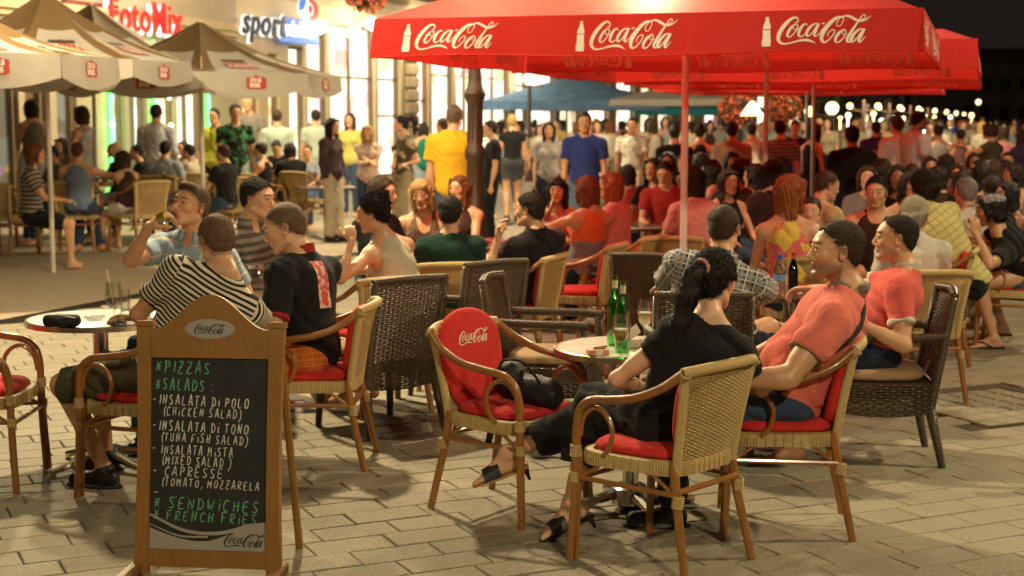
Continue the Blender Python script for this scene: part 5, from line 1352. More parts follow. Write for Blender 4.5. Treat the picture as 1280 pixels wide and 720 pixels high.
    for k in range(K):
        for q in (0, .33, .66):
            p = sp_[k].lerp(sp_[(k+1) % K], q); d = Vector((p.x, p.y, 0)).normalized()
            wd.tube([p+d*.0175+Vector((0, 0, -.029)), p+d*.0205, p+d*.017+Vector((0, 0, .027))], .0034, 4, False)
    o = wd.build('winding', WRAP, sf, 180); o['kind'] = 'stuff'
    mb = MB(); mb.add([(p.x, p.y, .432) for p in sp_], [tuple(range(K))]); mb.add([(p.x, p.y, .424) for p in sp_], [tuple(range(K))[::-1]]); mb.build('seat', WRAP, t, None)
    def BP(u, v):
        x = (u-.5)*2; w = .178+.040*v; y = -.222-.068*v-.045*(1-x*x)*(.35+.65*v); z = .435+.375*v
        return Vector((x*w, y, z)), Vector((x*.35, -1, .15)).normalized()
    mb = MB(); weave(mb, BP, 22, 52, .0030, .0030); o = mb.build('woven_back', PALE, t, 180); o['kind'] = 'stuff'
    if cushions:
        c_ = cushion_round(.455, .375, .42, .045).build('seat_cushion', REDC, t, 180); c_.location = (0, -.01, .462)
        mb = cushion_round(.36, .425, .335, .055, puff=.010); mb.v = [(x, -y, z) for x, y, z in mb.v]; mb.f = [f[::-1] for f in mb.f]
        c_ = mb.build('back_cushion', REDC, t, 180); c_.location = (0, -.232, .632); c_.rotation_euler = (R(100), 0, 0)
    return t
CH = rattan_chair('template'); CHN = rattan_chair('template', False)
def place(tpl, p, f, label, group=None): return clone(tpl, (p[0], p[1], 0), facing(f), label, group)
c1 = place(CH, (.01, 6.61), (.80, -.60), 'empty rattan armchair facing the marble table with a high red script-printed back cushion')
c2 = place(CH, (.58, 5.86), (-.74, .67), 'nearest rattan armchair, under the woman in black, woven back towards us')
c3 = place(CH, (1.14, 6.33), (-1, .12), 'rattan armchair with red cushions under the man in the coral t-shirt')
c4 = place(CH, (-1.02, 7.55), (-1, .05), 'rattan armchair with red cushions under the man in black with orange shorts')
c5 = place(CH, (-1.70, 6.97), (-.93, .35), 'rattan armchair half hidden behind the menu board, under the man in stripes')
c6 = place(CH, (-2.55, 7.12), (1, .02), 'empty rattan armchair with red seat cut off by the left edge')
# tall printed back cushion of the empty chair
for ch in list(c1.children):
    if ch.name.startswith('back_cushion'): bpy.data.objects.remove(ch)
mb = MB(); K = 30; ring = []
for k in range(K):
    a = 2*math.pi*k/K; x = math.cos(a); y = math.sin(a)
    if y > 0: ring.append((x*.195, .10+y*.15))
    else: ring.append((math.copysign(min(1, abs(x)**.4), x)*(.195 if y > -.5 else .18), .10+y*.30))
lv = [(.6, -.022), (.95, -.022), (1, -.006), (1, .006), (.96, .018), (.85, .026), (.5, .032), (.1, .033)]
vs = [(x*s_, .05+(y-.05)*s_, z) for s_, z in lv for x, y in ring]; n = len(lv)
mb.add(vs, [(i*K+k, i*K+(k+1) % K, (i+1)*K+(k+1) % K, (i+1)*K+k) for i in range(n-1) for k in range(K)]+[tuple(range(K))[::-1], tuple((n-1)*K+k for k in range(K))])
bc = mb.build('back_cushion', REDC, c1, 180); bc.location = (0, -.240, .640); bc.scale = (1.12, 1, 1); bc.rotation_euler = (R(90)-R(11), 0, math.pi)
lg = MB(); logo(lg, lambda u, v, o: Vector((u, v, .0335+o-.0*abs(u))), .20, 0, .115, lift=.001); lg.build('lettering', pm('cushion_print', (.8, .7, .5), .7), bc, None)
# dark wicker armchair
def dark_chair(label, group='dark wicker armchairs', cush=True):
    t = empty('wicker_armchair', (0, 0, 0), 0, label, 'chair', group)
    def wleg(a, b_, r0, r1):
        mb = MB(); mb.tube([a, b_], [r0, r1], 10); d = Vector(b_)-Vector(a); L_ = d.length
        for i in range(int(L_/.011)):
            q = (i+.5)*.011/L_; c = Vector(a).lerp(Vector(b_), q); rings(mb, c, d, r0+(r1-r0)*q, 1, rr=.0042, seg=8)
        return mb
    for sx in (-1, 1):
        wleg((sx*.245, .245, 0), (sx*.235, .225, .30), .017, .024).build('leg', DARKW, t, 180)
        wleg((sx*.25, -.30, 0), (sx*.225, -.235, .30), .017, .026).build('leg', DARKW, t, 180)
        wleg((sx*.235, .225, .30), (sx*.245, .215, .645), .024, .020).build('arm_post', DARKW, t, 180)
        wleg((sx*.225, -.235, .30), (sx*.232, -.335, .86), .026, .020).build('back_post', DARKW, t, 180)
        am = MB(); pa = crv([(sx*.245, .235, .65), (sx*.27, .10, .655), (sx*.27, -.10, .655), (sx*.235, -.30, .66)], 10); am.tube(pa, .021, 10)
        for i in range(len(pa)-1):
            for q in (0, .5): rings(am, pa[i].lerp(pa[i+1], q), pa[i+1]-pa[i], .021, 1, rr=.0045, seg=8)
        am.build('armrest', DARKW, t, 180)
    tr = MB(); pa = crv([(-.24, -.335, .865), (0, -.365, .875), (.24, -.335, .865)], 12); tr.tube(pa, .018, 10)
    for i in range(len(pa)-1):
        for q in (0, .5): rings(tr, pa[i].lerp(pa[i+1], q), pa[i+1]-pa[i], .018, 1, rr=.0045, seg=8)
    tr.build('top_rail', DARKW, t, 180)
    def BP(u, v):
        x = (u-.5)*2; return Vector((x*.222, -.245-.10*v-.025*(1-x*x), .42+.44*v)), Vector((0, -1, .2)).normalized()
    mb = MB(); weave(mb, BP, 16, 36, .0058, .0045, stake=.0058); o = mb.build('woven_back', DARKW, t, 180); o['kind'] = 'stuff'
    for nm, A, B_ in (('f', (-.235, .235), (.235, .235)), ('r', (-.232, -.25), (.232, -.25)), ('s', (-.243, -.24), (-.243, .23)), ('s', (.243, -.24), (.243, .23))):
        A = Vector((*A, 0)); B_ = Vector((*B_, 0)); nn = (B_-A).cross(Vector((0, 0, 1))).normalized()
        if nn.dot((A+B_)/2) < 0: nn = -nn
        mb = MB(); weave(mb, lambda u, v: (A.lerp(B_, u)+Vector((0, 0, .27+.15*v-.02*math.sin(math.pi*u)*(1-v))), nn), 15, 12, .0062, .0045, stake=.006); o = mb.build('woven_apron', DARKW, t, 180); o['kind'] = 'stuff'
    MB().box((0, 0, .415), (.46, .46, .02)).build('seat', DARKW, t)
    if cush:
        c_ = cushion_round(.45, .44, .45, .055).build('seat_cushion', BEIGEC, t, 180); c_.location = (0, 0, .455)
    return t
DK = dark_chair('template')
place(DK, (-.76, 8.40), (-.62, .78), 'empty dark wicker armchair with its back to us, left of centre')
place(DK, (-.30, 9.35), (-.62, .78), 'second dark wicker armchair partly hidden behind the one left of centre')
place(DK, (.22, 8.15), (.97, -.22), 'empty dark wicker armchair seen from the side behind the printed red cushion')
place(DK, (.98, 7.75), (.08, .99), 'dark wicker armchair behind the green bottles, under the man in plaid')
place(DK, (.98, 9.9), (.35, .93), 'dark wicker armchair farther back, left of the plaid shoulder')
place(DK, (1.88, 7.66), (-1, .10), 'dark wicker armchair with perforated-looking back under the second man in pink red')
# middle row, seen from behind and the side
mid = [((.02, 10.25), (-.93, .36), 'rattan armchair with red cushions under the smoker in the black shirt'),
       ((.50, 11.15), (-.93, .36), 'rattan armchair with red cushions, next behind the smoker'),
       ((.86, 11.9), (-.85, .5), 'rattan armchair with red cushion under the woman in the strapless top'),
       ((1.12, 12.7), (-.85, .5), 'rattan armchair with red cushion under the red-haired woman in pink'),
       ((-.42, 9.85), (-.15, 1), 'pale rattan armchair under the man in the dark green shirt'),
       ((-.82, 8.95), (-.5, .86), 'rattan armchair under the woman with pinned-up hair'),
       ((2.98, 10.75), (-.97, .22), 'rattan armchair with tall red back cushion under the man in yellow plaid'),
       ((1.55, 13.6), (-.5, .8), 'rattan armchair with red cushion beside the first parasol pole'),
       ((1.35, 12.0), (.3, .95), 'rattan armchair in front of the first parasol pole'),
       ((2.0, 10.3), (-.2, 1), 'rattan armchair under the red-haired woman in the bright print'),
       ((2.52, 9.35), (-.15, 1), 'rattan armchair under the white-haired guest'),
       ((3.5, 12.0), (-.6, .8), 'rattan armchair under the grey-haired guest in white'),
       ((3.85, 11.5), (-.9, .4), 'rattan armchair under the man in the checked cap')]
for p, f, lb in mid: place(CH, p, f, lb)
left = [((-7.10, 20.3), (.35, .93), 'plain rattan armchair at the far left edge of the background terrace'),
        ((-6.49, 19.3), (.25, .97), 'plain rattan armchair cut by the left edge in front of the striped woman'),
        ((-5.66, 19.6), (-.1, 1), 'plain rattan armchair under the man in the light blue shirt'),
        ((-4.90, 19.7), (-.75, .66), 'plain rattan armchair turned left, under the woman in the brown tank top'),
        ((-4.97, 21.6), (.1, 1), 'plain rattan armchair under the man in pale blue grey'),
        ((-4.65, 22.4), (.2, .98), 'plain rattan armchair behind the drinker’s head'),
        ((-4.02, 21.0), (-.5, .86), 'plain rattan armchair under the man in the black t-shirt at the left tables'),
        ((-3.72, 22.2), (.6, .8), 'plain rattan armchair right of the left background group'),
        ((-3.63, 23.4), (.2, 1), 'plain rattan armchair behind the men’s table'),
        ((-3.13, 23.0), (.5, .8), 'brown rattan armchair near the woman in white trousers')]
for p, f, lb in left:
    lc = place(CHN, p, f, lb.replace('’', ''), 'plain rattan armchairs on the left terrace'); lc.scale = (1.14, 1.14, 1.14)
def kill(o):
    for c in list(o.children): kill(c)
    bpy.data.objects.remove(o)
for o in (CH, CHN, DK): kill(o)
# tables
chrome = pm('polished_steel', (.62, .60, .56), .18, 1, vary=.1, scale=40); marble = pm('marble_top', (.74, .70, .60), .25, vary=.25, scale=14, spec=.6); rimm = pm('table_rim', (.55, .50, .42), .25, 1)
def round_table(c, r, label, top=marble, z=.735, feet=4, rot=0.3, base='star'):
    t = empty('round_table', (c[0], c[1], 0), rot, label, 'table')
    MB().lathe([(0, z-.026), (r-.004, z-.026), (r-.002, z-.022), (r-.002, z-.002), (r-.012, z), (0, z)], 56).build('table_top', top, t, 30)
    MB().lathe([(r-.001, z-.029), (r+.006, z-.027), (r+.006, z-.003), (r-.004, z+.002), (r-.010, z+.0015), (r-.001, z-.002)], 56).build('rim', rimm, t)
    MB().lathe([(.037, .10), (.037, z-.03)], 20).build('column', chrome, t)
    MB().lathe([(.14, z-.031), (.14, z-.027), (0, z-.027)], 20).build('mounting_plate', chrome, t)
    if base == 'star':
        MB().lathe([(.07, .02), (.085, .03), (.085, .10), (.06, .115), (.038, .12)], 24).build('hub', chrome, t)
        for i in range(feet):
            a = i*2*math.pi/feet; m_ = MB(); d = Vector((math.cos(a), math.sin(a), 0))
            m_.tube([d*.05+Vector((0, 0, .075)), d*.18+Vector((0, 0, .050)), d*.31+Vector((0, 0, .024))], [.026, .021, .014], 8, flat=1.2); m_.lathe([(.016, 0), (.016, .02), (.008, .025)], 10, tuple(d*.30)); m_.build('foot', chrome, t)
    else:
        MB().lathe([(.30, 0), (.30, .012), (.26, .03), (.06, .06), (.04, .12)], 32).build('base', chrome, t)
    return t
T1 = round_table((.53, 6.60), .34, 'small round marble-topped café table holding green bottles and beer glasses')
steel_top = pm('steel_top', (.50, .49, .46), .28, .8, vary=.3, scale=25)
T2 = round_table((-2.05, 7.42), .355, 'small round metal café table with water glasses behind the menu board, left', steel_top, z=.755, rot=.9)
wood_t = pm('dark_table_wood', (.10, .05, .028), .35, vary=.4, scale=12, coat=.3)
def square_table(c, w, label, rot, z=.74, top=wood_t):
    t = empty('square_table', (c[0], c[1], 0), rot, label, 'table')
    MB().box((0, 0, z-.015), (w, w, .03), bev=.006).build('table_top', top, t); MB().lathe([(.035, .03), (.035, z-.03)], 14).build('column', chrome, t)
    MB().lathe([(.25, 0), (.25, .012), (.06, .035)], 24).build('base', chrome, t); return t
square_table((-1.62, 8.65), .70, 'dark square table between the four young men', R(8)); square_table((-.45, 10.75), .75, 'dark table of the group around the blonde woman', R(10))
square_table((1.62, 8.72), .72, 'brown wooden table with water bottle in front of the man in plaid', R(-5)); square_table((.25, 12.4), .8, 'dark table between the strapless-top woman and the dark-haired woman', R(20), top=pm('red_table', (.30, .03, .03), .5))
square_table((1.25, 14.2), .8, 'table in front of the man in the red shirt', R(15)); square_table((-6.1, 20.9), .85, 'table with green bottles at the far left', R(15)); square_table((-4.9, 21.3), .85, 'table beyond the light blue shirt', R(15)); square_table((-3.75, 23.2), .85, 'table of the middle left background group', R(15)); square_table((-2.75, 22.2), .85, 'table with two yellow drinks near the white trousers', R(15))

# ================================================================ bottles, glasses and small things
def glassm(name, colr=(1, 1, 1), rough=.0, ior=1.45):
    if name in MATS: return MATS[name]
    m, nt, N, L, b = newmat(name); MATS[name] = m
    b.inputs['Base Color'].default_value = (*colr, 1); b.inputs['Roughness'].default_value = rough; b.inputs['Transmission Weight'].default_value = 1; b.inputs['IOR'].default_value = ior; return m
def thinglass(name, tint, w=.16):
    m, nt, N, L, b = newmat(name); MATS[name] = m
    t = N.new('ShaderNodeBsdfTransparent'); t.inputs[0].default_value = (*tint, 1); g = N.new('ShaderNodeBsdfGlossy'); g.inputs['Roughness'].default_value = .03
    lw = N.new('ShaderNodeLayerWeight'); lw.inputs[0].default_value = .35; mx = N.new('ShaderNodeMixShader')
    L.new(math_node(N, L, 'MULTIPLY_ADD', lw.outputs['Facing'], .55, w*.4), mx.inputs[0]); L.new(t.outputs[0], mx.inputs[1]); L.new(g.outputs[0], mx.inputs[2]); L.new(mx.outputs[0], N['Material Output'].inputs['Surface']); return m
clear = thinglass('clear_glass', (.93, .95, .93)); greeng = thinglass('green_glass', (.36, .88, .30)); beer = pm('beer', (.85, .50, .07), .08, vary=.1, trans=.35, ior=1.33); water = thinglass('water', (.86, .90, .92)); foam = pm('foam', (.85, .80, .68), .8, vary=.05)
labelg = pm('paper_label', (.50, .42, .28), .6, vary=.3, scale=60); labr = pm('label_red', (.5, .06, .03), .6)
def bottle(p, label, h=.27, mt=greeng, r=.034, cap=None):
    t = empty('bottle', p, 0, label, 'bottle'); k = h/.27
    pr = [(r*.9, 0), (r, .008), (r, .145*k), (r*.93, .165*k), (.016, .205*k), (.0125, .215*k), (.012, .255*k), (.0145, .257*k), (.0145, .268*k), (.012, .27*k)]
    inn = [(q-.0025, z+(.004 if i == 0 else 0)) for i, (q, z) in enumerate(pr)][::-1]
    MB().lathe(pr+inn, 24).build('glass', mt, t, 40)
    lbm = MB(); lbm.add([((r+.0008)*math.cos(a), (r+.0008)*math.sin(a), z) for z in (.055, .125) for a in [R(-25+110*i/12) for i in range(13)]], [(i, i+1, 14+i, 13+i) for i in range(12)]); lbm.build('label', labelg, t, 180); MB().lathe([(.0135, .222*k), (.0133, .250*k)], 16).build('neck_label', labelg if mt is greeng else labr, t)
    lt = MB(); hand_text(lt, 'PIVO', lambda u, v, o: Vector(((r+.0012)*math.sin(u/r), -(r+.0012)*math.cos(u/r), v)), -.022, .08, .018, pen=.18, sp=.8); 
    if cap: MB().lathe([(.0155, .258*k), (.0155, .272*k), (0, .273*k)], 12).build('cap', cap, t)
    return t
def stem_glass(p, label, fill=.5, liquid=beer, h=.185, r=.036):
    t = empty('beer_glass', p, 0, label, 'glass')
    out = [(.034, 0), (.034, .003), (.006, .008), (.0045, .05), (.008, .062), (r*.78, .085), (r, .115), (r*.98, .14), (r*.86, h)]
    inn = [(r*.86-.0015, h), (r*.98-.0018, .14), (r-.002, .115), (r*.78-.002, .087), (.004, .068), (0, .067)]
    MB().lathe(out+inn, 28).build('glass', clear, t, 50)
    zf = .075+(h-.085)*fill
    lp_ = [(0, .0675)]+[(max(.001, q-.0003), z) for q, z in inn[::-1][1:] if z < zf]+[(r*.95-.002, zf), (0, zf)]
    MB().lathe(lp_, 28).build('beer', liquid, t, 50)
    if liquid is beer: MB().lathe([(0, zf+.0003), (r*.95-.002, zf+.0003), (r*.94-.002, zf+.006), (0, zf+.006)], 24).build('foam', foam, t)
    return t
def tumbler(p, label, h=.13, r=.03, fill=.55, liquid=water, straw=None, stem=False, name='water_glass'):
    t = empty(name, p, 0, label, 'glass')
    MB().lathe([(r*.7, 0), (r*.85, .01), (r, h), (r-.002, h), (r*.8, .012), (0, .010)], 24).build('glass', clear, t, 50)
    if fill: MB().lathe([(0, .0105), (r*.8-.0004, .0125), (r*.8+(r*.2)*fill-.002, h*fill), (0, h*fill)], 24).build('drink', liquid, t, 50)
    if straw: MB().tube([(.0, 0, .02), (.012*straw, 0, h), (.022*straw, 0, h+.085)], .003, 8).build('straw', pm('straw_pale', (.8, .65, .45), .5), t)
    return t
zt = .737
def TP(px, py, z=zt): q = G(px, py, z); return (q.x, q.y, z)
bottle(TP(778, 440), 'front green glass beer bottle on the marble table', .31); bottle(TP(768, 431), 'rear green glass beer bottle, half behind the front one', .31)
stem_glass(TP(776, 448), 'stemmed beer glass standing in front of the green bottles', .45); stem_glass(TP(806, 426), 'stemmed beer glass right of the bottles, half full with foam', .50)
ck = empty('cigarette_pack', TP(747, 443), R(12), 'flat pinkish cigarette pack lying on the marble table', 'cigarette pack'); MB().box((0, 0, .011), (.088, .055, .022), bev=.002).build('box', pm('pack_pink', (.55, .22, .16), .5), ck); MB().box((.0, 0, .0115), (.030, .0556, .0225)).build('band', pm('pack_cream', (.65, .55, .4), .5), ck)
lt_ = empty('lighter', (ck.location.x+.005, ck.location.y+.01, zt+.0225), R(30), 'small brass-coloured lighter lying on the cigarette pack', 'lighter'); MB().box((0, 0, .006), (.05, .022, .012), bev=.004).build('body', pm('lighter_gold', (.45, .33, .12), .3, .7), lt_); MB().tube([(.026, 0, .006), (.040, 0, .006)], .006, 8).build('top', chrome, lt_)
nb = empty('napkin_holder', TP(795, 433), R(20), 'white square dish with a folded menu card beside the right beer glass', 'dish'); MB().box((0, 0, .014), (.13, .10, .028), bev=.006).build('dish', pm('white_china', (.65, .60, .50), .25), nb); cd = MB().box((0, 0, 0), (.10, .002, .05)); o = cd.build('card', pm('white_card', (.75, .7, .6), .6), nb); o.location = (-.02, .02, .05); o.rotation_euler = (R(15), R(-35), 0)
# left table
z2 = .757
def T2P(px, py): q = G(px, py, z2); return (q.x, q.y, z2)
stem_glass(T2P(143, 404), 'tall stemmed water glass with a straw on the left metal table', .42, water, .20, .040)
g = bpy.data.objects['beer_glass.002'] if 'beer_glass.002' in bpy.data.objects else None
sw_ = MB().tube([(.0, 0, .08), (-.018, 0, .19), (-.03, 0, .26)], .0032, 8).build('straw', MATS['straw_pale'] if 'straw_pale' in MATS else pm('straw_pale', (.8, .65, .45), .5), g)
tumbler(T2P(157, 400), 'straight water glass right behind the stemmed one', .15, .026, .35); tumbler(T2P(184, 402), 'short glass with a leaning straw near the striped man', .11, .032, .3, straw=-1.0)
tumbler(T2P(152, 409), 'small glass with a blue print at the front of the left table', .055, .028, .6, liquid=glassm('blue_liquid', (.15, .3, .9)))
m_ = MB().lathe([(.035, 0), (.045, .012), (.055, .016), (.055, .019), (.040, .010), (0, .008)], 24); o = m_.build('ashtray', clear, None); o.location = T2P(118, 400); tag(o, 'low glass ashtray between the black pouch and the glasses', 'ashtray')
cu = empty('coffee_cup', T2P(180, 408), 0, 'small white espresso cup beside the striped sleeve', 'cup'); MB().lathe([(.022, 0), (.033, .045), (.031, .045), (.020, .004), (0, .004)], 20).build('cup', MATS['white_china'], cu); MB().tube(crv([(.032, 0, .036), (.05, 0, .032), (.045, 0, .015), (.028, 0, .012)], 4), .0035, 6).build('handle', MATS['white_china'], cu)
leather = pm('black_leather', (.012, .011, .012), .55, vary=.3, scale=40, spec=.3, bump=.5, bscale=50)
fld = Field(); q = np.array(T2P(78, 409)); fld.ell(q+[0, 0, .025], (.085, .05, .03)); fld.cap(q+[-.06, 0, .03], q+[.06, .01, .034], .03, .028, .02); fld.plane(q+[0, 0, .0005], (0, 0, -1))
bg = empty('pouch', tuple(q), 0, 'black leather pouch lying on the left metal table', 'pouch'); F, ax = fld.grid(q-.14, q+.14, .006, fold(.004, 3)); V, Qd = polygonise(F, ax, .006); np_mesh('body', V-q, Qd, leather, bg); MB().tube(crv([(-.07, -.03, .045), (0, -.035, .058), (.07, -.02, .045)], 5), .003, 6).build('zip', chrome, bg)
# men's table
q = G(318, 345, .742); bx = empty('napkin_box', (q.x, q.y, .742), R(10), 'small white box on the men’s dark table'.replace('’', ''), 'box'); MB().box((0, 0, .03), (.11, .07, .06), bev=.004).build('box', MATS['white_china'], bx); MB().box((0, 0, .061), (.08, .03, .004)).build('slot', leather, bx)
for i, (px, py, lb) in enumerate([(334, 348, 'small beer glass right of the white box'), (342, 344, 'second small glass on the dark table, beside the black shirt'), (326, 338, 'amber glass behind the white box')]):
    q = G(px, py, .742); tumbler((q.x, q.y, .742), lb, .10, .028, .5, liquid=beer, name='beer_tumbler')
q = W(316, 328, 8.8); jar = empty('glass_jar', (q.x, q.y, .742), 0, 'large squat glass jar on the men s table in front of the striped collar'.replace('men s', 'young mens'), 'jar'); MB().lathe([(.06, 0), (.075, .02), (.075, .10), (.06, .12), (.062, .125), (.058, .125), (.058, .118), (.072, .10), (.072, .022), (0, .01)], 24).build('glass', clear, jar, 50); MB().lathe([(.064, .126), (.064, .145), (0, .15)], 24).build('lid', chrome, jar)
# right table
q = (1.52, 8.50); bt = empty('water_bottle', (q[0], q[1], .742), 0, 'clear plastic water bottle with blue cap on the brown table', 'bottle'); MB().lathe([(.03, 0), (.033, .01), (.031, .06), (.033, .07), (.033, .15), (.015, .195), (.013, .20), (.013, .215)], 20).build('body', glassm('plastic_clear', (.85, .92, 1), .05, 1.3), bt, 50); MB().lathe([(.0165, .205), (.0165, .23), (0, .232)], 14).build('cap', pm('cap_blue', (.02, .08, .5), .4), bt); MB().lathe([(.0338, .08), (.0338, .12)], 20).build('label', pm('label_blue', (.15, .25, .55), .5), bt)
bottle((1.62, 8.62, .742), 'small dark wine bottle right of the water bottle', .235, glassm('dark_green_glass', (.10, .14, .04)), .029, cap=labr)
stem_glass((1.86, 8.45, .742), 'stemmed glass of white wine on the brown table', .3, beer, .20, .038); stem_glass((1.92, 8.80, .742), 'second wine glass farther back on the brown table', .2, beer, .20, .036)
for i, (x, y, lb) in enumerate([(-6.2, 20.8, 'green beer bottle on the far left table'), (-5.95, 20.9, 'second green bottle on the far left table'), (-4.9, 21.2, 'green bottle beyond the light blue shirt')]): bottle((x, y, .742), lb)
for i, (x, y, lb) in enumerate([(-2.85, 22.1, 'left yellow drink on the table near the white trousers'), (-2.6, 22.1, 'right glowing yellow drink on the table near the white trousers'), (-.45, 10.6, 'tall clear glass in front of the blonde woman'), (-.30, 10.75, 'second clear glass by the dark green shirt'), (.22, 12.3, 'pink drink between the women'), (1.1, 14.1, 'red drink held near the man in the red shirt')]): tumbler((x, y, .742), lb, .14, .035, .6, liquid=beer if i < 2 else glassm('pink_drink', (.9, .35, .3)))
# handbag on the empty chair
q = np.array([.08, 6.58, .50]); fld = Field()
fld.cap(q+[-.07, .06, .05], q+[.07, -.07, .045], .072, .065, .04); fld.ell(q+[-.09, .04, .09], (.08, .075, .085)); fld.cap(q+[.0, -.03, .02], q+[.09, -.09, .02], .06, .05, .04); fld.plane(q+[0, 0, -.012], (0, 0, -1))
hb_ = empty('handbag', tuple(q), 0, 'slouchy black leather handbag lying on the empty red-cushioned chair', 'handbag'); F, ax = fld.grid(q-.28, q+.28, .008, fold(.007, 5)); V, Qd = polygonise(F, ax, .008); np_mesh('body', V-q, Qd, leather, hb_)
MB().tube(crv([(-.14, .02, .10), (-.12, -.05, .18), (-.03, -.09, .18), (.05, -.10, .08)], 8), .006, 8).build('strap', leather, hb_); MB().lathe([(.014, 0), (.018, .004), (.014, .008), (.010, .004), (.014, 0)], 14, (-.10, -.07, .12), axis=(-.3, -1, .2)).build('buckle', chrome, hb_)
lm = empty('litter', tuple(G(530, 541)), 0, 'crumpled white paper scrap on the paving left of the empty red chair', 'paper scrap'); MB().add([(0, 0, .002), (.05, .01, .004), (.03, .05, .05), (-.03, .04, .02), (.0, .02, .055)], [(0, 1, 2, 4), (0, 4, 3), (2, 3, 4)]).build('paper', pm('paper', (.75, .7, .6), .8), lm)

# ================================================================ menu board
WOODB = cane('board_wood', (.20, .085, .016), (.36, .18, .042)); MATS['board_wood'].node_tree.nodes['Principled BSDF'].inputs['Coat Weight'].default_value = .12; MATS['board_wood'].node_tree.nodes['Principled BSDF'].inputs['Roughness'].default_value = .5
chalkb = pm('blackboard', (.020, .020, .018), .65, vary=.6, scale=9, bump=.05)
white_ch = pm('chalk_white', (.72, .68, .62), .9, vary=.35, scale=150); green_ch = pm('chalk_green', (.14, .45, .28), .9, vary=.35, scale=150)
BW, BH, BX = .575, 1.04, .40
bl = G(168, 716); br_ = G(352, 722); mid_ = (bl+br_)/2
dirb = (br_-bl).normalized(); angb = math.atan2(dirb.y, dirb.x)
mbd = empty('menu_board', (mid_.x, mid_.y, 0), angb, 'wooden A-frame menu board with chalk writing on its black panel', 'menu board')
bpy.context.view_layer.update()
Wb = (br_-bl).length; lean = R(7)
frt = bpy.data.objects.new('front_frame', None)
def bf(x, z, y=0.0):      # board plane, leaning back
    return Vector((x, y*math.cos(lean)+z*math.sin(lean), z*math.cos(lean)-y*math.sin(lean)))
def board_poly(poly, y0, y1, name, mt, par, sm=30):
    n = len(poly); vs = [bf(x, z, y0) for x, z in poly]+[bf(x, z, y1) for x, z in poly]
    mb = MB(); mb.add(vs, [tuple(range(n)), tuple(range(2*n-1, n-1, -1))]+[((i+1) % n, i, n+i, n+(i+1) % n) for i in range(n)]); return mb.build(name, mt, par, sm)
hw = Wb/2; sw0 = .058
def side(sx):      # gently waisted side rail
    o = []; i_ = []
    for k in range(13):
        z = .0+BH*.915*k/12; wv = .018*math.sin(math.pi*k/12)-.0*k
        o.append((sx*(hw-wv*.6), z)); i_.append((sx*(hw-sw0-wv*.2), z))
    return (o+i_[::-1]) if sx < 0 else (i_+o[::-1])
for sx in (-1, 1): board_poly(side(sx), -.018, .018, 'side_rail', WOODB, mbd)
top = []
inner = hw-sw0+.001
for k in range(25):
    x = -inner+2*inner*k/24; t_ = abs(x)/inner; zz = BH*.905+.135*(.5+.5*math.cos(math.pi*min(1, t_*1.02)))
    top.append((x, zz))
board_poly([(-inner, BH*.80)]+[(inner, BH*.80)][:0]+top+[(inner, BH*.80)], -.014, .014, 'top_arch', WOODB, mbd)
board_poly([(-inner, .03), (-inner, .095), (inner, .095), (inner, .03)], -.014, .014, 'bottom_rail', WOODB, mbd)
panel = board_poly([(-inner, .095), (-inner, BH*.80), (inner, BH*.80), (inner, .095)], -.004, .006, 'blackboard', chalkb, mbd)
for sx in (-1, 1):
    cp = board_poly([(sx*(hw-.03)-.034, BH*.915), (sx*(hw-.03)-.034, BH*.935), (sx*(hw-.03)+.034, BH*.935), (sx*(hw-.03)+.034, BH*.915)], -.024, .024, 'rail_cap', WOODB, mbd)
    MB().box((sx*(hw-.01), -.10, .022), (.045, .34, .044), bev=.008).build('foot', WOODB, mbd)
    MB().tube([(sx*(hw-.03), .40, .0), tuple(bf(sx*(hw-.03), BH*.88, .03))], .016, 8).build('rear_leg', WOODB, mbd)
BF = lambda u, v, o: bf(u, v, -.0045-o)
AF = lambda u, v, o: bf(u, v, -.0145-o)
pw = inner*2; x0 = -inner; zt_ = BH*.80; zb_ = .095; ph = zt_-zb_
lines = [('*PIZZAS', .02, .075, .052, 'g'), ('*SALADS :', .02, .175, .052, 'g'), ('-INSALATA Di POLO', .0, .262, .045, 'w'), ('(CHiCKEN SALAD)', .09, .327, .040, 'w'), ('-INSALATA Di TONO', .0, .412, .045, 'w'), ('(TUNA FiSH SALAD)', .075, .475, .040, 'w'),
         ('- INSALATA MiSTA', .0, .548, .042, 'w'), ('(MIXED SALAD )', .085, .607, .040, 'w'), ('- CAPRESSE', .01, .672, .043, 'w'), ('(TOMATO, MOZZARELA', .085, .732, .037, 'w'), ('-  . . . .', .01, .795, .034, 'w'), ('* SENDWiCHES', .02, .855, .050, 'g'), ('* FRENCH FRiES', .02, .925, .046, 'g')]
ph2 = ph*.92
for txt, xo, yo, h, c in lines:
    mb = MB(); L0 = hand_text(MB(), txt, BF, 0, 0, h*.80)
    want = {'*PIZZAS': .50, '*SALADS :': .52, '-INSALATA Di POLO': .83, '(CHiCKEN SALAD)': .74, '-INSALATA Di TONO': .83, '(TUNA FiSH SALAD)': .80, '- INSALATA MiSTA': .70, '(MIXED SALAD )': .66, '- CAPRESSE': .62, '(TOMATO, MOZZARELA': .91, '-  . . . .': .52, '* SENDWiCHES': .93, '* FRENCH FRiES': .91}[txt]*pw-xo*pw*.8
    hand_text(mb, txt, BF, x0+xo*pw+.008, zt_-yo*ph2*.985-h*.22, h*.80, pen=.10, sp=want/L0, slope=-.03)
    o = mb.build('chalk_line', white_ch if c == 'w' else green_ch, panel, None); o['kind'] = 'stuff'
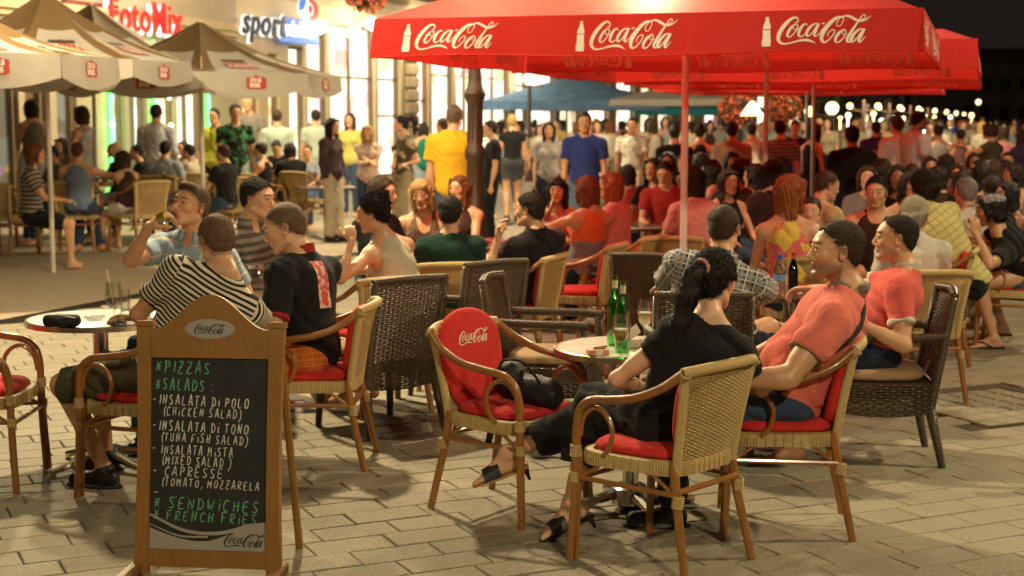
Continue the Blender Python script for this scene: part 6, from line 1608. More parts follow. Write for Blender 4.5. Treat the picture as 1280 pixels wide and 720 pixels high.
# white swoosh and script at the foot of the panel
poly = []
for k in range(25):
    u = k/24; z = zb_+.085-.050*math.sin(math.pi*min(1, u*1.15))+.05*max(0, u-.5)*1.2; poly.append((x0+pw*u, z))
wb_ = MB(); wb_.add([BF(x, z, .001) for x, z in poly]+[BF(x0+pw, zb_+.001, .001), BF(x0, zb_+.001, .001)], [tuple(range(27))[::-1]]); wb_.build('printed_band', pm('board_white', (.36, .33, .30), .5), panel, None)
rb_ = MB()
ribbon(rb_, [(x0, zb_+.135, .008), (x0+pw*.3, zb_+.075, .012), (x0+pw*.6, zb_+.068, .014), (x0+pw*.85, zb_+.100, .012), (x0+pw, zb_+.107, .006)], BF, 8, .0015)
ribbon(rb_, [(x0, zb_+.098, .003), (x0+pw*.25, zb_+.055, .006), (x0+pw*.5, zb_+.052, .008)], BF, 8, .0022); rb_.build('printed_line', MATS['board_white'], panel, None)['kind'] = 'stuff'
lg = MB(); logo(lg, BF, .165, inner-.088, zb_+.042, lift=.002); lg.build('lettering', pm('print_black', (.02, .018, .015), .5), panel, None)
ov = MB(); zc = BH*.80+.112; ov.add([AF(.098*math.cos(a), zc+.038*math.sin(a), .001) for a in [2*math.pi*k/40 for k in range(40)]], [tuple(range(40))[::-1]]); ova = ov.build('badge', MATS['board_white'], mbd, None)
lg = MB(); logo(lg, AF, .125, 0, zc, lift=.002); lg.build('lettering', MATS['print_black'], ova, None)

# ================================================================ the people
def C(name, c, *a, **k): return cloth('cloth_'+name, c, *a, **k)
black = C('black', (.012, .012, .013)); coral = C('coral', (.80, .20, .15)); pinkred = C('pink_red', (.70, .12, .10)); jean = C('denim', (.045, .075, .14)); dkjean = C('dark_denim', (.02, .03, .06))
greyt = C('grey_trim', (.25, .21, .17)); whitec = C('white', (.62, .58, .50)); cream_c = C('cream', (.55, .48, .36)); olive = C('olive', (.07, .065, .035)); orange = C('orange_check', (.62, .16, .03), 'thin', (.75, .35, .1), per=.03)
stripe = C('stripes', (.015, .013, .012), 'stripe', (.66, .60, .48), per=.0215); polo = C('pale_blue', (.27, .37, .45), 'thin', (.62, .55, .42), per=.075); plaid = C('plaid', (.02, .024, .042), 'plaid', (.55, .52, .44), c3=(.42, .30, .12), per=.052)
dgreen = C('dark_green', (.012, .04, .03)); yellow = C('yellow', (.80, .42, .02)); blue = C('blue', (.03, .05, .22)); paleb = C('pale_shirt', (.36, .42, .46)); yplaid = C('yellow_plaid', (.62, .55, .22), 'thin', (.30, .26, .08), per=.05)
bstripe = C('brown_stripe', (.05, .035, .03), 'stripe', (.32, .26, .22), per=.05); steel = C('steel_blue', (.16, .22, .32)); brownc = C('brown', (.05, .025, .02)); tie = C('bright_print', (.72, .14, .16), 'patch', (.72, .52, .10), (.80, .30, .10), per=.10)
pinkc = C('pink', (.66, .28, .26)); plum = C('plum', (.06, .035, .04)); greyc = C('grey', (.20, .19, .18)); tealc = C('teal', (.25, .45, .42)); khaki = C('khaki', (.30, .24, .15)); redtee = C('red', (.35, .03, .025)); gold = C('gold', (.50, .36, .12)); orangetop = C('orange_red', (.72, .16, .05)); stripe2 = C('grey_stripe', (.30, .27, .24), 'stripe', (.12, .10, .09), per=.05)
shoe_b = pm('shoe_black', (.015, .014, .014), .45, bump=.2); shoe_w = pm('shoe_white', (.5, .47, .42), .5)
def P3(v): return np.array([v[0], v[1], v[2]], float)
def SIT(label, px, top, Y, yaw, q=1, back=.07, off=(0, 0), hz=.555, **k):
    """seated person whose crown shows at (px, top) at distance Y, facing yaw"""
    cr = W(px, top, Y); s = max(.90, min(1.13, (cr.z-hz+.55)/1.36)) if 's' not in k else k.pop('s')
    f = basis(yaw)[:, 1]; head = np.array([cr.x, Y, cr.z-.118*s]); hip = np.array([cr.x, Y, hz])-f*back+np.array([off[0], off[1], 0])
    d = dict(label=label, hip=hip, yaw=yaw, head=head, q=q, s=s); d.update(k); return person(d), d
def STAND(label, px, top, Y, yaw, q=0, h=None, **k):
    cr = W(px, top, Y); s = max(.88, min(1.10, cr.z/1.76)); y = Y
    head = np.array([cr.x, y, cr.z-.118*s]); f = basis(yaw)[:, 1]
    d = dict(label=label, stand=True, hip=np.array([cr.x, y, cr.z-.80*s])-f*.02, yaw=yaw, head=head, q=q, s=s); d.update(k)
    return person(d)
ST1 = {-1: dict(step=-.10), 1: dict(step=.12)}; ST2 = {-1: dict(step=.28), 1: dict(step=-.25)}
AS1 = {-1: dict(swing=.12), 1: dict(swing=-.12)}; AS2 = {-1: dict(swing=-.35), 1: dict(swing=.4)}

# ---- near group on the right
w12 = dict(legw=1.14, label='woman with black ponytail, black top and trousers, seated nearest with legs crossed', fem=True, q=2, hip=(.64, 5.90, .55), yaw=50, syaw=4, shrug={-1: (.035, 0, -.045), 1: (0, 0, -.015)}, head=tuple(W(893, 349, 5.93)), hyaw=-36, hpitch=-6, hroll=4, s=1.0, back=True,
           skin=SK['b'], hair='pony', hairmat=HR['black'], pony0=(-.01, -.108, .040), ponyp=[(0, -.045, -.03), (-.01, -.015, -.085), (-.01, .0, -.10), (0, .01, -.10)], hvol=.008,
           clothes=[('tee', black, dict(sleeve=.42, neck=.078, gap=.012)), ('trousers', black, dict(len=.62, flare=.075))],
           arms={-1: dict(w=tuple(W(812, 486, 6.10)), pole=(-1, -.1, -.55), curl=.5), 1: dict(w=(.95, 6.25, .80), pole=(.6, .2, -1))},
           legs={1: dict(a=tuple(W(634, 566, 6.35)), pole=(0.1, .5, 1), fd=(-.86, -.05, -.32), up=(-.36, 0, .93), bare=True), -1: dict(a=(.245, 6.12, .150), pole=(-.2, .6, .6), fd=(-.88, -.25, -.40), up=(-.3, 0, .95), bare=True)})
person(w12)
R12 = [o for o in bpy.data.objects if o.type == 'EMPTY' and o.get('label') == w12['label']][0]
def mule(sd):
    hj, kn, an, l = w12['_']['legs'][sd]; fd = unit(l['fd']); up = np.array(l['up'], float); up = unit(up-fd*(up@fd)); sdv = np.cross(fd, up); og = w12['_']['og']
    m_ = MB(); A = lambda a, b_, c: Vector(an+fd*a+up*b_+sdv*c-og)
    rows = []
    for i in range(13):
        t_ = i/12; a = -.065+.255*t_; w = .026+.014*math.sin(math.pi*min(1, t_*1.15))+(.006 if t_ > .6 else 0)*(1-(t_-.6)); w *= (1 if t_ < .93 else .6); z = -.083-.004*math.sin(math.pi*t_)
        rows.append((a, w, z))
    vs = []
    for a, w, z in rows: vs += [A(a, z+.004, -w), A(a, z+.004, w), A(a, z-.006, w), A(a, z-.006, -w)]
    m_.add(vs, [(4*i+j, 4*i+(j+1) % 4, 4*i+4+(j+1) % 4, 4*i+4+j) for i in range(12) for j in range(4)]+[(0, 3, 2, 1), (48, 49, 50, 51)])
    sh_ = m_.build('shoe', cloth('sole_tan', (.50, .30, .10)) if sd == 1 else shoe_b, R12, 40)
    m_ = MB(); vs = []
    for i in range(7):
        a = .055+.075*i/6
        for j in range(13):
            th = math.pi*j/12; vs.append(A(a, -.078+.064*math.sin(th)*(1-.25*i/6), .050*math.cos(th)))
    m_.add(vs, [(13*i+j, 13*i+j+1, 13*i+14+j, 13*i+13+j) for i in range(6) for j in range(12)]); m_.build('strap', shoe_b, sh_, 180)
    m_ = MB(); m_.tube([A(-.045, -.086, 0), A(-.050, -.12, 0), tuple(Vector(A(-.050, -.145, 0)))], [.020, .009, .006], 8); m_.build('heel', shoe_b, sh_)
mule(1); mule(-1)
m_ = MB(); c_ = np.array(w12['_']['P'](-.005, -.112, .042))-w12['_']['og']; Hd = w12['_']['Hm']
m_.tube([tuple(c_+Hd[:, 0]*.031*math.cos(a)+Hd[:, 2]*.031*math.sin(a)) for a in [k*math.pi/8 for k in range(16)]], .009, 8, closed=True); m_.build('hair_tie', pm('hair_tie_pink', (.75, .35, .32), .7), R12, 180)
m13 = dict(label='stubbled man in coral t-shirt with grey trim and black strap, seated in profile facing left', q=2, hip=(1.17, 6.33, .555), yaw=86, syaw=70, head=tuple(W(1046, 312, 6.20)), legw=1.1, hyaw=92, hpitch=3, hroll=0, s=1.04, hs=1.02, fat=1.12, bulk=1.18, stubble=.9, brow=(.10, .07, .06),
           skin=SK['c'], hair='short', hairmat=HR['brown'], hvol=.002, slen=.011, hline=.004,
           clothes=[('tee', coral, dict(sleeve=.60, cuff=greyt, collar='round', cmat=greyt, gap=.021, hem=.05)), ('trousers', jean)],
           arms={-1: dict(w=tuple(W(905, 476, 6.02)), pole=(-.2, -.5, -1)), 1: dict(w=tuple(W(900, 470, 6.9)))}, legs={-1: dict(a=(.68, 6.30, .09)), 1: dict(a=(.72, 6.72, .09))}, shoes=shoe_b)
r13 = person(m13)
i_ = m13['_']; og = i_['og']; T_ = i_['tor']; m_ = MB()
pts = [i_['NB']+i_['rt']*.055+i_['up']*.020-i_['fw']*.02, i_['NB']-i_['fw']*.062+i_['up']*.004, T_(-.075, -.10, .90), T_(-.155, -.075, .72), T_(-.185, -.02, .45), T_(-.17, .04, .12)]
sb = [c for c in r13.children if c.name.startswith('shirt')][0]; bpy.context.view_layer.update()
pts2 = []
for p in crv([Vector(p-og) for p in pts], 8):
    ok, q, nn, fi = sb.closest_point_on_mesh(p); pts2.append((q+nn*.004, nn))
for _ in range(4): pts2 = [pts2[0]]+[((pts2[i-1][0]+pts2[i][0]+pts2[i+1][0])/3+pts2[i][1]*.0008, (pts2[i-1][1]+pts2[i][1]+pts2[i+1][1]).normalized()) for i in range(1, len(pts2)-1)]+[pts2[-1]]
vs = []
for i, (q, nn) in enumerate(pts2):
    d = (pts2[min(i+1, len(pts2)-1)][0]-pts2[max(i-1, 0)][0]).normalized(); w_ = d.cross(nn).normalized()*.017
    vs += [q-w_-nn*.003, q-w_, q+w_, q+w_-nn*.003]
m_.add(vs, [(4*i+j, 4*i+j+1, 4*i+5+j, 4*i+4+j) for i in range(len(pts2)-1) for j in range(3)]); m_.build('bag_strap', cloth('strap_black', (.03, .025, .02)), r13, 60)
m14 = dict(label='man in navy and cream plaid shirt and glasses, back to us behind the near table', q=2, hip=(.98, 7.86, .555), yaw=-10, syaw=-8, head=tuple(W(905, 285, 7.90)), hyaw=-24, hpitch=-6, s=1.05, fat=1.15, bulk=1.15, back=True, skin=SK['c'], hair='short', hairmat=HR['brown'], slen=.008, hvol=.003, sw=1.08,
           clothes=[('long', plaid, dict(sleeve=.35, gap=.018, collar='shirt', hem=.08)), ('trousers', dkjean)], arms={1: dict(w=(1.42, 8.35, .80), pole=(.8, -.3, -1)), -1: dict(w=(.85, 8.45, .80), pole=(-.8, -.2, -1))},
           legs={1: dict(a=(1.72, 8.45, .50), pole=(0, 0, 1)), -1: dict(a=(.8, 8.4, .09))}, shoes=shoe_b)
r14 = person(m14); i_ = m14['_']; og = i_['og']; m_ = MB()
for sx in (-1, 1): m_.tube([tuple(i_['P'](sx*.078, -.005, .012)-og), tuple(i_['P'](sx*.068, .080, .012)-og)], .0022, 6)
for sx in (-1, 1): m_.tube([tuple(i_['P'](sx*.034+.026*math.cos(a), .098, .006+.018*math.sin(a))-og) for a in [k*math.pi/6 for k in range(12)]], .002, 6, closed=True)
m_.build('glasses', shoe_b, r14, 180)
m15 = dict(label='second man in pink-red t-shirt with white trim, receding hair, facing left behind the coral one', q=2, hip=(1.88, 7.66, .555), yaw=88, syaw=72, head=tuple(W(1120, 297, 7.62)), hyaw=80, hpitch=2, s=1.02, fat=1.1, skin=SK['c'], hair='short', hairmat=HR['dark'], hline=.022, hvol=.0015, slen=.009, stubble=.4,
           clothes=[('tee', pinkred, dict(sleeve=.62, cuff=whitec, collar='round', cmat=whitec, gap=.014)), ('trousers', dkjean)], arms={-1: dict(w=tuple(W(1072, 402, 7.35)), pole=(.3, -.4, -1)), 1: dict(w=(1.55, 8.2, .80))})
person(m15)
# ---- near group on the left
m2 = dict(label='crop-haired man in black and white striped t-shirt, back to us behind the menu board', q=2, hip=(-1.66, 6.98, .555), yaw=76, syaw=18, head=tuple(W(270, 299, 6.93)), hyaw=36, hpitch=-8, hroll=-3, s=1.03, back=True, skin=SK['a'], hair='short', hairmat=HR['buzz'], hvol=.0012, slen=.006, strands=1.3,
          clothes=[('tee', stripe, dict(sleeve=.66, gap=.014)), ('shorts', olive, dict(len=.98))], arms={-1: dict(w=(-1.80, 7.15, .80), pole=(-.6, -.9, -.8), curl=.3, fd=(-.9, .4, .0)), 1: dict(w=(-1.20, 7.5, .72))},
          legs={-1: dict(a=(-1.93, 6.99, .09), pole=(-1, .1, .8)), 1: dict(a=(-2.02, 7.36, .09), pole=(-1, .3, .8))}, shoes=shoe_b)
person(m2)
m4 = dict(label='young man in black t-shirt with red trim and back patch, looking down in profile', q=2, hip=(-1.02, 7.56, .555), yaw=86, syaw=62, head=tuple(W(356, 284, 7.62)), hyaw=92, hpitch=-18, s=1.05, bulk=1.05, skin=SK['b'], hair='short', hairmat=HR['buzz'], hvol=.0015, slen=.006, strands=1.3,
          clothes=[('tee', black, dict(sleeve=.80, cuff=redtee, collar='round', cmat=redtee, gap=.018, hem=.06)), ('shorts', orange, dict(len=.9))], arms={-1: dict(w=(-1.42, 7.35, .66), pole=(.1, -.6, -1)), 1: dict(w=(-1.42, 7.95, .74))}, legs={-1: dict(a=(-1.45, 7.42, .09)), 1: dict(a=(-1.45, 7.75, .09))}, shoes=shoe_b)
r4 = person(m4); i_ = m4['_']; og = i_['og']
def back_patch(i_, root, x0, x1, z0, z1, mt, name='back_patch'):
    tor = i_['tor']; body = [c for c in root.children if c.name.startswith('shirt')][0]; bpy.context.view_layer.update()
    n = 10; vs = []; D = Vector(i_['fw'])
    for i in range(n+1):
        for j in range(n+1):
            p = Vector(tor(x0+(x1-x0)*i/n, -.5, z0+(z1-z0)*j/n)-i_['og']); hit = body.ray_cast(p, D); q = hit[1] if hit[0] else p+D*.38; vs.append(q-D*.003)
    return MB().add(vs, [(i*(n+1)+j, i*(n+1)+j+1, (i+1)*(n+1)+j+1, (i+1)*(n+1)+j) for i in range(n) for j in range(n)]).build(name, mt, root, 180)
pt = pm('patch_red_white', (.7, .2, .15), .8); 
back_patch(i_, r4, -.06, .02, .46, .96, cloth('patch', (.62, .10, .08), 'patch', (.75, .55, .48), per=.03))
m1 = dict(label='man in pale blue polo drinking from a glass, elbow raised, facing us', q=2, hip=(-1.80, 8.28, .555), yaw=172, syaw=166, head=tuple(W(239, 257, 8.16)), hyaw=146, hpitch=14, hroll=-4, s=1.04, skin=SK['a'], hair='quiff', hairmat=HR['buzz'], hvol=.003, slen=.012, brow=(.2, .14, .1),
          clothes=[('tee', polo, dict(sleeve=.60, collar='shirt', gap=.014)), ('trousers', jean)], arms={1: dict(w=tuple(W(186, 283, 7.86)), pole=(-1, -.2, -1.2), fd=(.75, -.05, .62), pn=(.45, .35, -.55), curl=[.55, .6, .62, .65], grip=.6, fine=True), -1: dict(w=(-1.50, 7.95, .80))},
          legs={1: dict(a=(-1.95, 7.85, .09)), -1: dict(a=(-1.65, 7.85, .09))}, shoes=shoe_b)
r1 = person(m1)
gp_ = W(207, 270, 7.84); gg = empty('drinking_glass', tuple(gp_), 0, 'tilted tumbler at the lips of the man in the blue polo', 'glass')
m_ = MB().lathe([(.026, -.055), (.030, -.045), (.035, .05), (.033, .05), (.028, -.043), (0, -.046)], 24, axis=(.72, -.1, .30)); m_.build('glass', clear, gg, 50); MB().lathe([(0, -.045), (.028, -.042), (.030, -.0), (0, .0)], 24, axis=(.72, -.1, .30)).build('drink', beer, gg, 50)
m3 = dict(label='dark-haired young man in striped collar shirt, half hidden behind the group, facing right', q=2, hip=(-1.62, 9.42, .555), yaw=-135, syaw=-140, head=tuple(W(322, 247, 9.25)), hyaw=-112, hpitch=-6, s=1.04, skin=SK['b'], hair='short', hairmat=HR['dark'], hvol=.006, slen=.010,
          clothes=[('tee', stripe2, dict(collar='shirt')), ('trousers', jean)])
person(m3)
# ---- second row
G2 = dict(q=1)
_, d5 = SIT('young woman with pinned-up hair and white sleeveless top, chin on hand in profile', 466, 243, 9.0, 60, q=2, back=.16, off=(.10, -.02), fem=True, syaw=48, hyaw=80, hpitch=-10, hair='bun', hairmat=HR['dark'], skin=SK['c'],
    clothes=[('tank', cream_c, {}), ('trousers', black)], arms={-1: dict(w=tuple(W(440, 300, 8.72)), pole=(-.3, -.2, -1.4), fd=(-.2, .3, .9), curl=.9), 1: dict(w=(-1.0, 9.35, .78))})
_, d5b = SIT('brown-haired man behind the woman with pinned-up hair, face turned right', 478, 222, 10.9, -120, hyaw=-105, hair='short', hairmat=HR['brown'], hvol=.012, clothes=[('tee', black, {}), ('trousers', jean)])
_, d6 = SIT('smiling blonde woman in brown v-neck dress, facing us across the table', 527, 224, 11.3, 180, q=2, fem=True, hyaw=172, hpitch=-6, hroll=6, hair='bob', hairmat=HR['blond'], hlen=.13, skin=SK['c'], fringe=True,
    clothes=[('tank', C('brown_dress', (.10, .06, .035), 'patch', (.16, .10, .06), per=.03), dict(depth=.14)), ('trousers', brownc)], arms={1: dict(w=(-.98, 11.05, .80), pole=(-1, .2, -.6)), -1: dict(w=(-.45, 11.0, .78))})
_, d7 = SIT('man in dark green t-shirt with black cropped hair, seen from behind', 563, 246, 9.75, 8, q=1, hyaw=-8, back=.05, hair='short', hairmat=HR['black'], hvol=.010, slen=.02, clothes=[('tee', dgreen, {}), ('trousers', dkjean)])
d8 = dict(label='smoker in black shirt holding a cigarette up, back three-quarter to us', q=2, hip=(.08, 10.22, .555), yaw=62, syaw=42, head=tuple(W(662, 262, 10.1)), hyaw=62, hpitch=0, s=.98, skin=SK['a'], hair='short', hairmat=HR['dark'], hvol=.006, slen=.012,
          clothes=[('tee', black, dict(sleeve=.78, collar='shirt', gap=.02)), ('trousers', khaki)], arms={-1: dict(w=tuple(W(622, 300, 9.85)), pole=(-.6, -.2, -1.5), fd=(.05, .1, 1), pn=(.8, -.3, 0), curl=[.35, .4, .9, 1.0], fine=True), 1: dict(w=(-.35, 10.7, .78))})
person(d8); cg = W(626, 277, 9.80); ce = empty('cigarette', tuple(cg), 0, 'lit cigarette between the raised fingers of the man in black', 'cigarette'); MB().tube([(0, 0, -.01), (-.035, 0, .035)], .004, 8).build('paper', MATS['white_card'], ce); MB().tube([(-.035, 0, .035), (-.039, 0, .040)], .004, 8).build('ember', glow('ember', (1, .3, .05), 3), ce)
SIT('long-haired woman seated in the dark between the green shirt and lamp post', 574, 219, 12.6, 150, fem=True, hair='long', hairmat=HR['ginger'], clothes=[('tank', brownc, {}), ('trousers', jean)])
SIT('woman with dark fringe facing us, in lilac and pink top', 697, 222, 12.9, 168, fem=True, hair='long', hairmat=HR['dark'], fringe=True, skin=SK['c'], clothes=[('tank', pinkc, dict(depth=.09)), ('trousers', jean)], arms={1: dict(w=tuple(W(688, 262, 12.5)), pole=(-.6, 0, -1.2), fd=(.2, 0, 1), curl=.8)})
SIT('auburn-haired woman in orange and grey strapless top, back to us', 733, 219, 11.9, 30, fem=True, hyaw=45, back=-.02, hair='bob', hairmat=HR['ginger'], hlen=.15, skin=SK['c'], clothes=[('tank', orangetop, {}), ('strapless', C('grey_band', (.22, .24, .27)), dict(gap=.016, top=.52)), ('trousers', dkjean)], arms={-1: dict(w=tuple(W(706, 298, 11.7)), pole=(-1, -.2, -.8))})
SIT('red-haired woman in pale pink t-shirt leaning left, profile', 763, 215, 12.6, 60, fem=True, hyaw=78, hair='long', hairmat=HR['red'], skin=SK['c'], clothes=[('tee', pinkc, {}), ('trousers', whitec)])
SIT('man in red t-shirt with white emblem, facing us beside the parasol pole', 831, 202, 14.6, 172, hyaw=160, hpitch=-18, hair='short', hairmat=HR['dark'], skin=SK['c'], clothes=[('tee', redtee, {}), ('trousers', jean)])
SIT('long dark-haired woman behind the man in red', 816, 197, 15.6, 150, fem=True, q=0, hair='long', hairmat=HR['black'], clothes=[('tee', brownc, {}), ('trousers', jean)])
SIT('woman with long dark hair in pale pink, back to us right of the first pole', 866, 206, 12.2, 20, fem=True, hyaw=10, hair='long', hlen=.30, hairmat=HR['dark'], clothes=[('tee', pinkc, {}), ('trousers', jean)])
_, d20 = SIT('red-haired woman in bright pink and yellow print top, half turned right', 990, 220, 10.1, -20, q=2, fem=True, back=.0, syaw=-12, hyaw=-62, hair='bob', hlen=.16, hairmat=HR['red'], hvol=.016, skin=SK['c'], clothes=[('tank', tie, {}), ('trousers', dkjean)], arms={1: dict(w=(2.25, 10.2, .82), pole=(1, -.3, -1))})
SIT('fair crop-haired man in light yellow t-shirt, profile right behind the redhead', 1034, 213, 11.8, -60, hyaw=-75, hpitch=-12, hair='short', hairmat=HR['brown'], hvol=.003, clothes=[('tee', C('pale_yellow', (.5, .42, .22)), {}), ('trousers', jean)])
SIT('young man facing us with dark crop and dark tank straps', 1096, 220, 11.0, 165, q=2, hyaw=158, hpitch=-4, hair='short', hairmat=HR['dark'], skin=SK['c'], stubble=.4, clothes=[('tank', brownc, dict(depth=.05)), ('trousers', jean)])
SIT('white-haired guest in white collar shirt, back to us', 1143, 249, 9.45, -5, q=2, hyaw=-12, back=-.02, hair='short', hairmat=HR['white'], hvol=.014, slen=.03, clothes=[('tee', whitec, dict(collar='shirt')), ('trousers', khaki)])
SIT('dark-haired guest in yellow plaid shirt, back to us, leaning forward', 1155, 216, 10.9, 70, q=2, syaw=38, hyaw=15, back=.22, off=(.14, -.05), hair='short', hairmat=HR['dark'], hvol=.022, slen=.03, clothes=[('long', yplaid, dict(gap=.018, collar='shirt', sleeve=.3)), ('trousers', black)])
SIT('grey-haired guest in white t-shirt behind the red chair back', 1207, 223, 11.9, 30, hyaw=20, hair='short', hairmat=HR['grey'], hvol=.012, clothes=[('tee', whitec, {}), ('trousers', khaki)])
d19 = dict(label='man in checked flat cap and black t-shirt with denim shorts, hand at his mouth', q=2, hip=(3.98, 11.45, .555), yaw=82, syaw=72, head=tuple(W(1238, 262, 11.3)), hyaw=80, hpitch=-8, s=1.03, skin=SK['a'], hair='bob', hlen=.06, hairmat=HR['dark'], stubble=.5,
           clothes=[('tee', black, {}), ('shorts', C('denim_shorts', (.07, .09, .11)), dict(len=1.02))], arms={-1: dict(w=tuple(W(1220, 292, 11.05)), pole=(.6, -.4, -1.2), fd=(-.1, 0, 1), curl=.8), 1: dict(w=(3.4, 11.7, .8))},
           legs={-1: dict(a=(3.66, 11.30, .085), bare=True), 1: dict(a=(3.95, 12.0, .085), bare=True)})
r19 = person(d19); i_ = d19['_']; og = i_['og']
fld = Field(); P = i_['P']; Hm_ = i_['Hm']; fld.ell(P(0, -.012, .062), (.088, .108, .058), Hm_, .02, cuts=[(P(0, 0, .050), -Hm_[:, 2])]); fld.ell(P(0, .105, .048), (.066, .055, .010), Hm_, .012)
F, ax = fld.grid(*fld.bounds(.02), .007); V, Qd = polygonise(F, ax, .007); l = (V-i_['HC'])@Hm_; np_mesh('cap', V-og, Qd, cloth('cap_check', (.12, .15, .20), 'plaid', (.5, .48, .42), c3=(.2, .2, .2), per=.05), r19, dict(along=l[:, 1], across=l[:, 0]))
for sd in (-1, 1):
    hj, kn, an, ll = i_['legs'][sd]; fd = unit(basis(82)[:, 1]); sdv = np.cross(fd, (0, 0, 1)); m_ = MB(); vs = []
    for k in range(24):
        a = 2*math.pi*k/24; p = an+fd*(.055+.135*math.cos(a))+sdv*(.048*math.sin(a)); vs.append((p[0]-og[0], p[1]-og[1], .002))
    vs2 = [(x, y, .018) for x, y, z in vs]; m_.add(vs+vs2, [tuple(range(24))[::-1], tuple(range(24, 48))]+[(k, (k+1) % 24, 24+(k+1) % 24, 24+k) for k in range(24)])
    ff = m_.build('flip_flop', shoe_b, r19, 30); m_ = MB(); q = an-og
    for s_ in (-1, 1): m_.tube(crv([Vector(q+fd*.14+np.array([0, 0, -.055])), Vector(q+fd*.09+sdv*s_*.03+np.array([0, 0, -.032])), Vector(q+fd*.02+sdv*s_*.045+np.array([0, 0, -.068]))], 4), .006, 6)
    m_.build('thong', shoe_b, ff, 180)

# ---- left terrace in the background
SIT('curly-haired woman in striped top at the far left, facing right', 44, 180, 17.4, -75, fem=True, hyaw=-80, hair='bob', hlen=.10, hvol=.02, hairmat=HR['ginger'], hz=.62, clothes=[('tee', bstripe, {}), ('shorts', black, {})], skin=SK['c'])
SIT('balding man in sleeveless steel blue shirt, back to us', 97, 177, 19.3, 0, hair='short', hairmat=HR['ginger'], hvol=.001, back=.0, hz=.62, clothes=[('tank', steel, {}), ('trousers', jean)], arms={1: dict(w=(-5.1, 20.0, .95), pole=(1, -.2, -.6))})
SIT('long-haired woman in brown tank top and white shorts, back to us facing left', 153, 188, 19.6, 50, fem=True, hair='long', hlen=.18, hairmat=HR['brown'], hz=.62, clothes=[('tank', brownc, {}), ('shorts', whitec, dict(len=.5))], arms={-1: dict(w=(-5.5, 19.9, .95), pole=(-1, -.1, -.4))})
SIT('bald man in black far left group, between two women', 142, 177, 22.0, 120, q=0, hz=.62, clothes=[('tee', black, {}), ('trousers', jean)])
SIT('dark-haired man in black facing left beyond the brown tank top', 170, 181, 22.3, 110, q=0, hair='short', hz=.62, clothes=[('tee', black, {}), ('trousers', jean)])
SIT('man in pale blue-grey shirt, back to us in the left group', 207, 176, 21.4, -8, back=.0, hair='short', hairmat=HR['dark'], hz=.62, clothes=[('tee', paleb, {}), ('trousers', jean)])
SIT('dark-haired person in cream top, left background, facing left', 235, 180, 22.3, 80, q=0, fem=True, hair='short', hz=.62, clothes=[('tee', cream_c, {}), ('trousers', jean)])
SIT('second dark head in cream beside the parasol pole', 228, 176, 23.9, 150, q=0, hair='short', hz=.62, clothes=[('tee', cream_c, {}), ('trousers', jean)])
SIT('brown-haired man in black t-shirt, back and left profile, left terrace', 278, 181, 20.6, 55, hyaw=70, hair='short', hairmat=HR['brown'], hz=.62, clothes=[('tee', black, {}), ('trousers', jean)])
SIT('woman in dark tank top leaning left on the terrace', 325, 178, 22.6, 70, q=0, fem=True, hair='short', hz=.62, clothes=[('tank', black, {}), ('trousers', jean)])
SIT('man in black with head lowered beside the yellow drinks', 345, 175, 23.5, 175, q=0, hpitch=-25, hair='short', hz=.62, clothes=[('tee', black, {}), ('trousers', jean)])
SIT('dark-haired figure turned away beside the yellow drinks', 362, 178, 23.0, 30, q=0, hair='bob', hz=.62, clothes=[('tee', black, {}), ('trousers', jean)])
SIT('person in pale blue top at the right end of the left terrace', 384, 181, 23.8, 170, q=0, fem=True, hair='short', hairmat=HR['brown'], hz=.62, clothes=[('tee', paleb, {}), ('trousers', jean)])
SIT('woman in grey between the striped woman and the blue shirt', 76, 172, 22.8, 160, q=0, fem=True, hair='bob', hairmat=HR['brown'], hz=.62, clothes=[('tee', greyc, {}), ('trousers', jean)])
SIT('person in pale stripes beside the leaning pole', 64, 182, 20.9, 130, q=0, hair='short', hz=.62, clothes=[('tee', stripe2, {}), ('trousers', jean)])
SIT('brown-haired woman between the brown tank top and pale shirt', 190, 182, 23.7, 160, q=0, fem=True, hair='bob', hairmat=HR['brown'], hz=.62, clothes=[('tee', greyc, {}), ('trousers', jean)])
SIT('reddish-haired person behind the parasol pole at the left terrace', 258, 180, 24.3, 165, q=0, fem=True, hair='bob', hairmat=HR['ginger'], hz=.62, clothes=[('tee', brownc, {}), ('trousers', jean)])

# ---- people standing and strolling
ar_fold = {-1: dict(w=None), 1: dict(w=None)}
STAND('broad man in bright yellow t-shirt standing with his back to us', 568, 130, 15.6, -8, q=1, hair='short', hvol=.001, hairmat=HR['buzz'], fat=1.15, bulk=1.1, clothes=[('tee', yellow, dict(gap=.028, hem=.14)), ('trousers', jean, {})], shoes=shoe_b, skin=SK['c'])
STAND('woman in plum long-sleeve top and white flared trousers with long dark hair', 416, 147, 21.3, -120, q=1, fem=True, hair='long', hairmat=HR['black'], clothes=[('long', plum, {}), ('trousers', cream_c, dict(flare=.075))], shoes=shoe_b)
STAND('blonde woman in pale pink t-shirt and jeans with folded arms', 459, 156, 21.8, 170, q=1, fem=True, hair='long', hairmat=HR['blond'], clothes=[('tee', C('pale_pink', (.62, .45, .38)), {}), ('trousers', jean)], arms={1: dict(w=(-1.98, 21.5, 1.10), pole=(-1, .2, -1)), -1: dict(w=(-2.15, 21.5, 1.12), pole=(1, .2, -1))}, shoes=shoe_b)
STAND('woman with high ponytail in brown printed t-shirt and khaki trousers, profile left', 501, 144, 21.0, 120, q=1, fem=True, hyaw=90, hair='pony', pony0=(0, -.115, .075), hairmat=HR['dark'], clothes=[('tee', C('brown_print', (.09, .06, .035), 'patch', (.40, .33, .22), per=.12), {}), ('trousers', khaki)], arms={1: dict(w=(-1.62, 20.7, 1.12), pole=(-1, .2, -1)), -1: dict(w=(-1.45, 20.6, 1.12), pole=(1, .2, -1))}, shoes=shoe_b)
